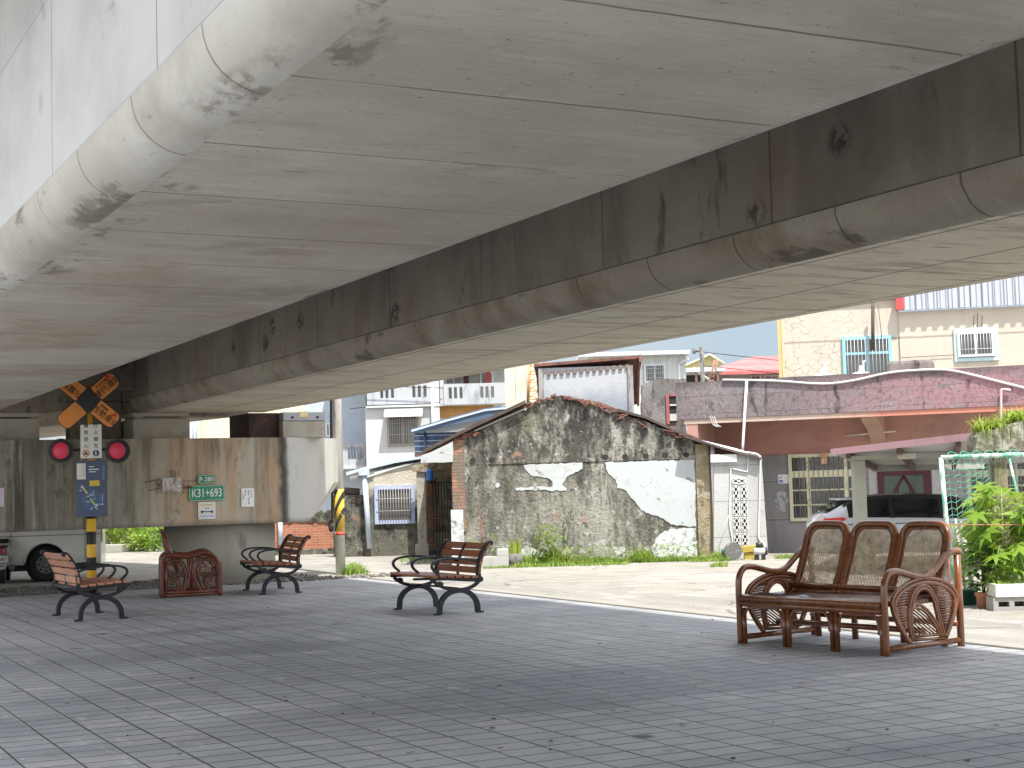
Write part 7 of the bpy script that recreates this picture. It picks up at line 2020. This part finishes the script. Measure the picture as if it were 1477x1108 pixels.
# stakes
for i, (x0, y0, x1, y1, lab) in enumerate(((1378, 748, 1392, 850, 'tall pale wooden stake leaning behind the sofa, nearest the net post'), (1386, 752, 1402, 850, 'second pale wooden stake leaning behind the sofa, thicker one'), (1393, 775, 1404, 850, 'shortest pale wooden stake leaning behind the sofa'))):
    f = Face(x1, 18.2 + i * .12, 0); (ua_, za), (ub_, zb_) = f.uz(x0, y0), f.uz(x1, y1)
    k_ = za / (za - zb_); uf = ua_ + (ub_ - ua_) * k_
    b = MB(); b.tube([(uf, 0, .0), (ua_, 0, za)], [.022 + .008 * (i == 1), .012], 6); o = b.build('wooden_stake', plain('weathered_stake', (.50, .48, .42), .8)); placed(o, f); tag(o, lab, 'stake', 'stakes behind the sofa')
f = Face(1420, 17.0, 0); (ua_, za), (ub_, zb_) = f.uz(1366, 757), f.uz(1500, 757)
b = MB(); b.tube([(ua_, 0, za), (ub_, 0, zb_)], .006, 5); b.tube([(ua_, 0, 0), (ua_, 0, za + .03)], .010, 6); b.tube([(ub_, 0, 0), (ub_, 0, zb_ + .03)], .010, 6)
o = b.build('rusty_rail', plain('rust_wire', (.42, .18, .12), .8)); placed(o, f); tag(o, 'thin rusty rail stretched in front of the lobed leaf plants', 'rail')
b = MB(); f = Face(1425, 17.5, 0); (ua_, za), (ub_, zb_) = f.uz(1440, 805), f.uz(1434, 858)
b.tube(smooth_path([(ua_, 0, za), (ua_ - .03, 0, za * .6), (ub_ - .02, 0, 0)], 4), .012, 6); o = b.build('bent_cane', plain('grey_cane', (.34, .33, .30), .8)); placed(o, f); tag(o, 'bent grey cane stuck between terracotta pot and white planter', 'cane')

# ------------------------------------------------------------------ clutter by the annex wall
CL_ = Face(1066, 29.4, 0)
def spot(x, v=0): return CL_.w(CL_.rect(x, 780, x + 1, 800, v)[0], v)
s29 = 29.4 / FPX
o = empty('teal_bucket', spot(1048), 0, 'teal plastic bucket left of the round stone at the annex', 'bucket')
b = MB(); b.tube([(0, 0, 0), (0, 0, 10 * s29)], [6 * s29, 8 * s29], 16); b.build('bucket_body', m_scd, o)
b = MB(); b.tube([(0, 0, 10.5 * s29), (0, 0, 16 * s29)], [8.5 * s29, 7 * s29], 16); b.build('bucket_lid', plain('teal_plastic', (.05, .26, .30), .5), o)
o = empty('round_stone', spot(1058, -.35), rad(10), 'round dark millstone disc leaning in front of the annex vents', 'stone')
b = MB(); rr = 12.8 * s29; b.tube([(0, .0, rr), (0, .07, rr + .01)], rr, 26); b.build('disc_slab', mat('speckled_stone', (.17, .165, .16), [dict(c=(.42, .40, .38), s=14, lo=.58, hi=.64, a=.8)], rough=.9, bump=(20, .01, 5)), o)
o = empty('plastic_tub', spot(1083, -.1), rad(-4), 'mustard yellow tub at the foot of the vent blocks', 'tub')
b = MB(); b.prism([(-11 * s29, 10 * s29), (13 * s29, 12 * s29), (13 * s29, 20 * s29), (-13 * s29, 18 * s29)], 0, .3); b.box(-9 * s29, 11 * s29, .03, .27, 0, 10 * s29); b.build('tub_body', plain('mustard_plastic', (.44, .34, .06), .7), o)
o = empty('water_pump', spot(1096, -.35), 0, 'small silver and black water pump below the annex conduit', 'pump')
b = MB(); b.tube([(-9 * s29, 0, 12 * s29), (7 * s29, 0, 12 * s29)], 5 * s29, 16); b.build('motor', plain('silver_casting', (.5, .51, .52), .35), o)
b = MB(); b.tube([(7.1 * s29, 0, 12 * s29), (10 * s29, 0, 12 * s29)], 5.6 * s29, 16); b.box(-8 * s29, -2 * s29, -.05, .05, 0, 7 * s29); b.box(2 * s29, 7 * s29, -.05, .05, 0, 7 * s29); b.tube([(0, .05, 16.5 * s29), (0, .05, 24 * s29)], 5 * s29, 12); b.build('pump_base', m_scd, o)

# scraps blown over the paving (nobody could count them)
b = MB()
for i in range(90):
    px, py = random.uniform(20, 1460), random.uniform(868, 1100)
    q = gnd(px, py, .006); rr = random.uniform(.008, .035)
    n_ = random.randint(4, 6); a0_ = random.uniform(0, 6.28); el = random.uniform(.4, 1)
    b.add([(q.x + rr * cos(a0_ + 2 * pi * k / n_) * random.uniform(.6, 1.1), q.y + rr * el * sin(a0_ + 2 * pi * k / n_) * random.uniform(.6, 1.1), .0065 + random.uniform(0, .012)) for k in range(n_)], [tuple(range(n_))])
tag(b.build('leaf_litter', mat('dry_litter', (.10, .075, .06), [dict(c=(.26, .11, .09), s=1.3, lo=.5, hi=.56, a=.9), dict(c=(.5, .48, .45), s=2.1, lo=.6, hi=.63, a=.9, o=4)], rough=.9), fix=False), kind='stuff')
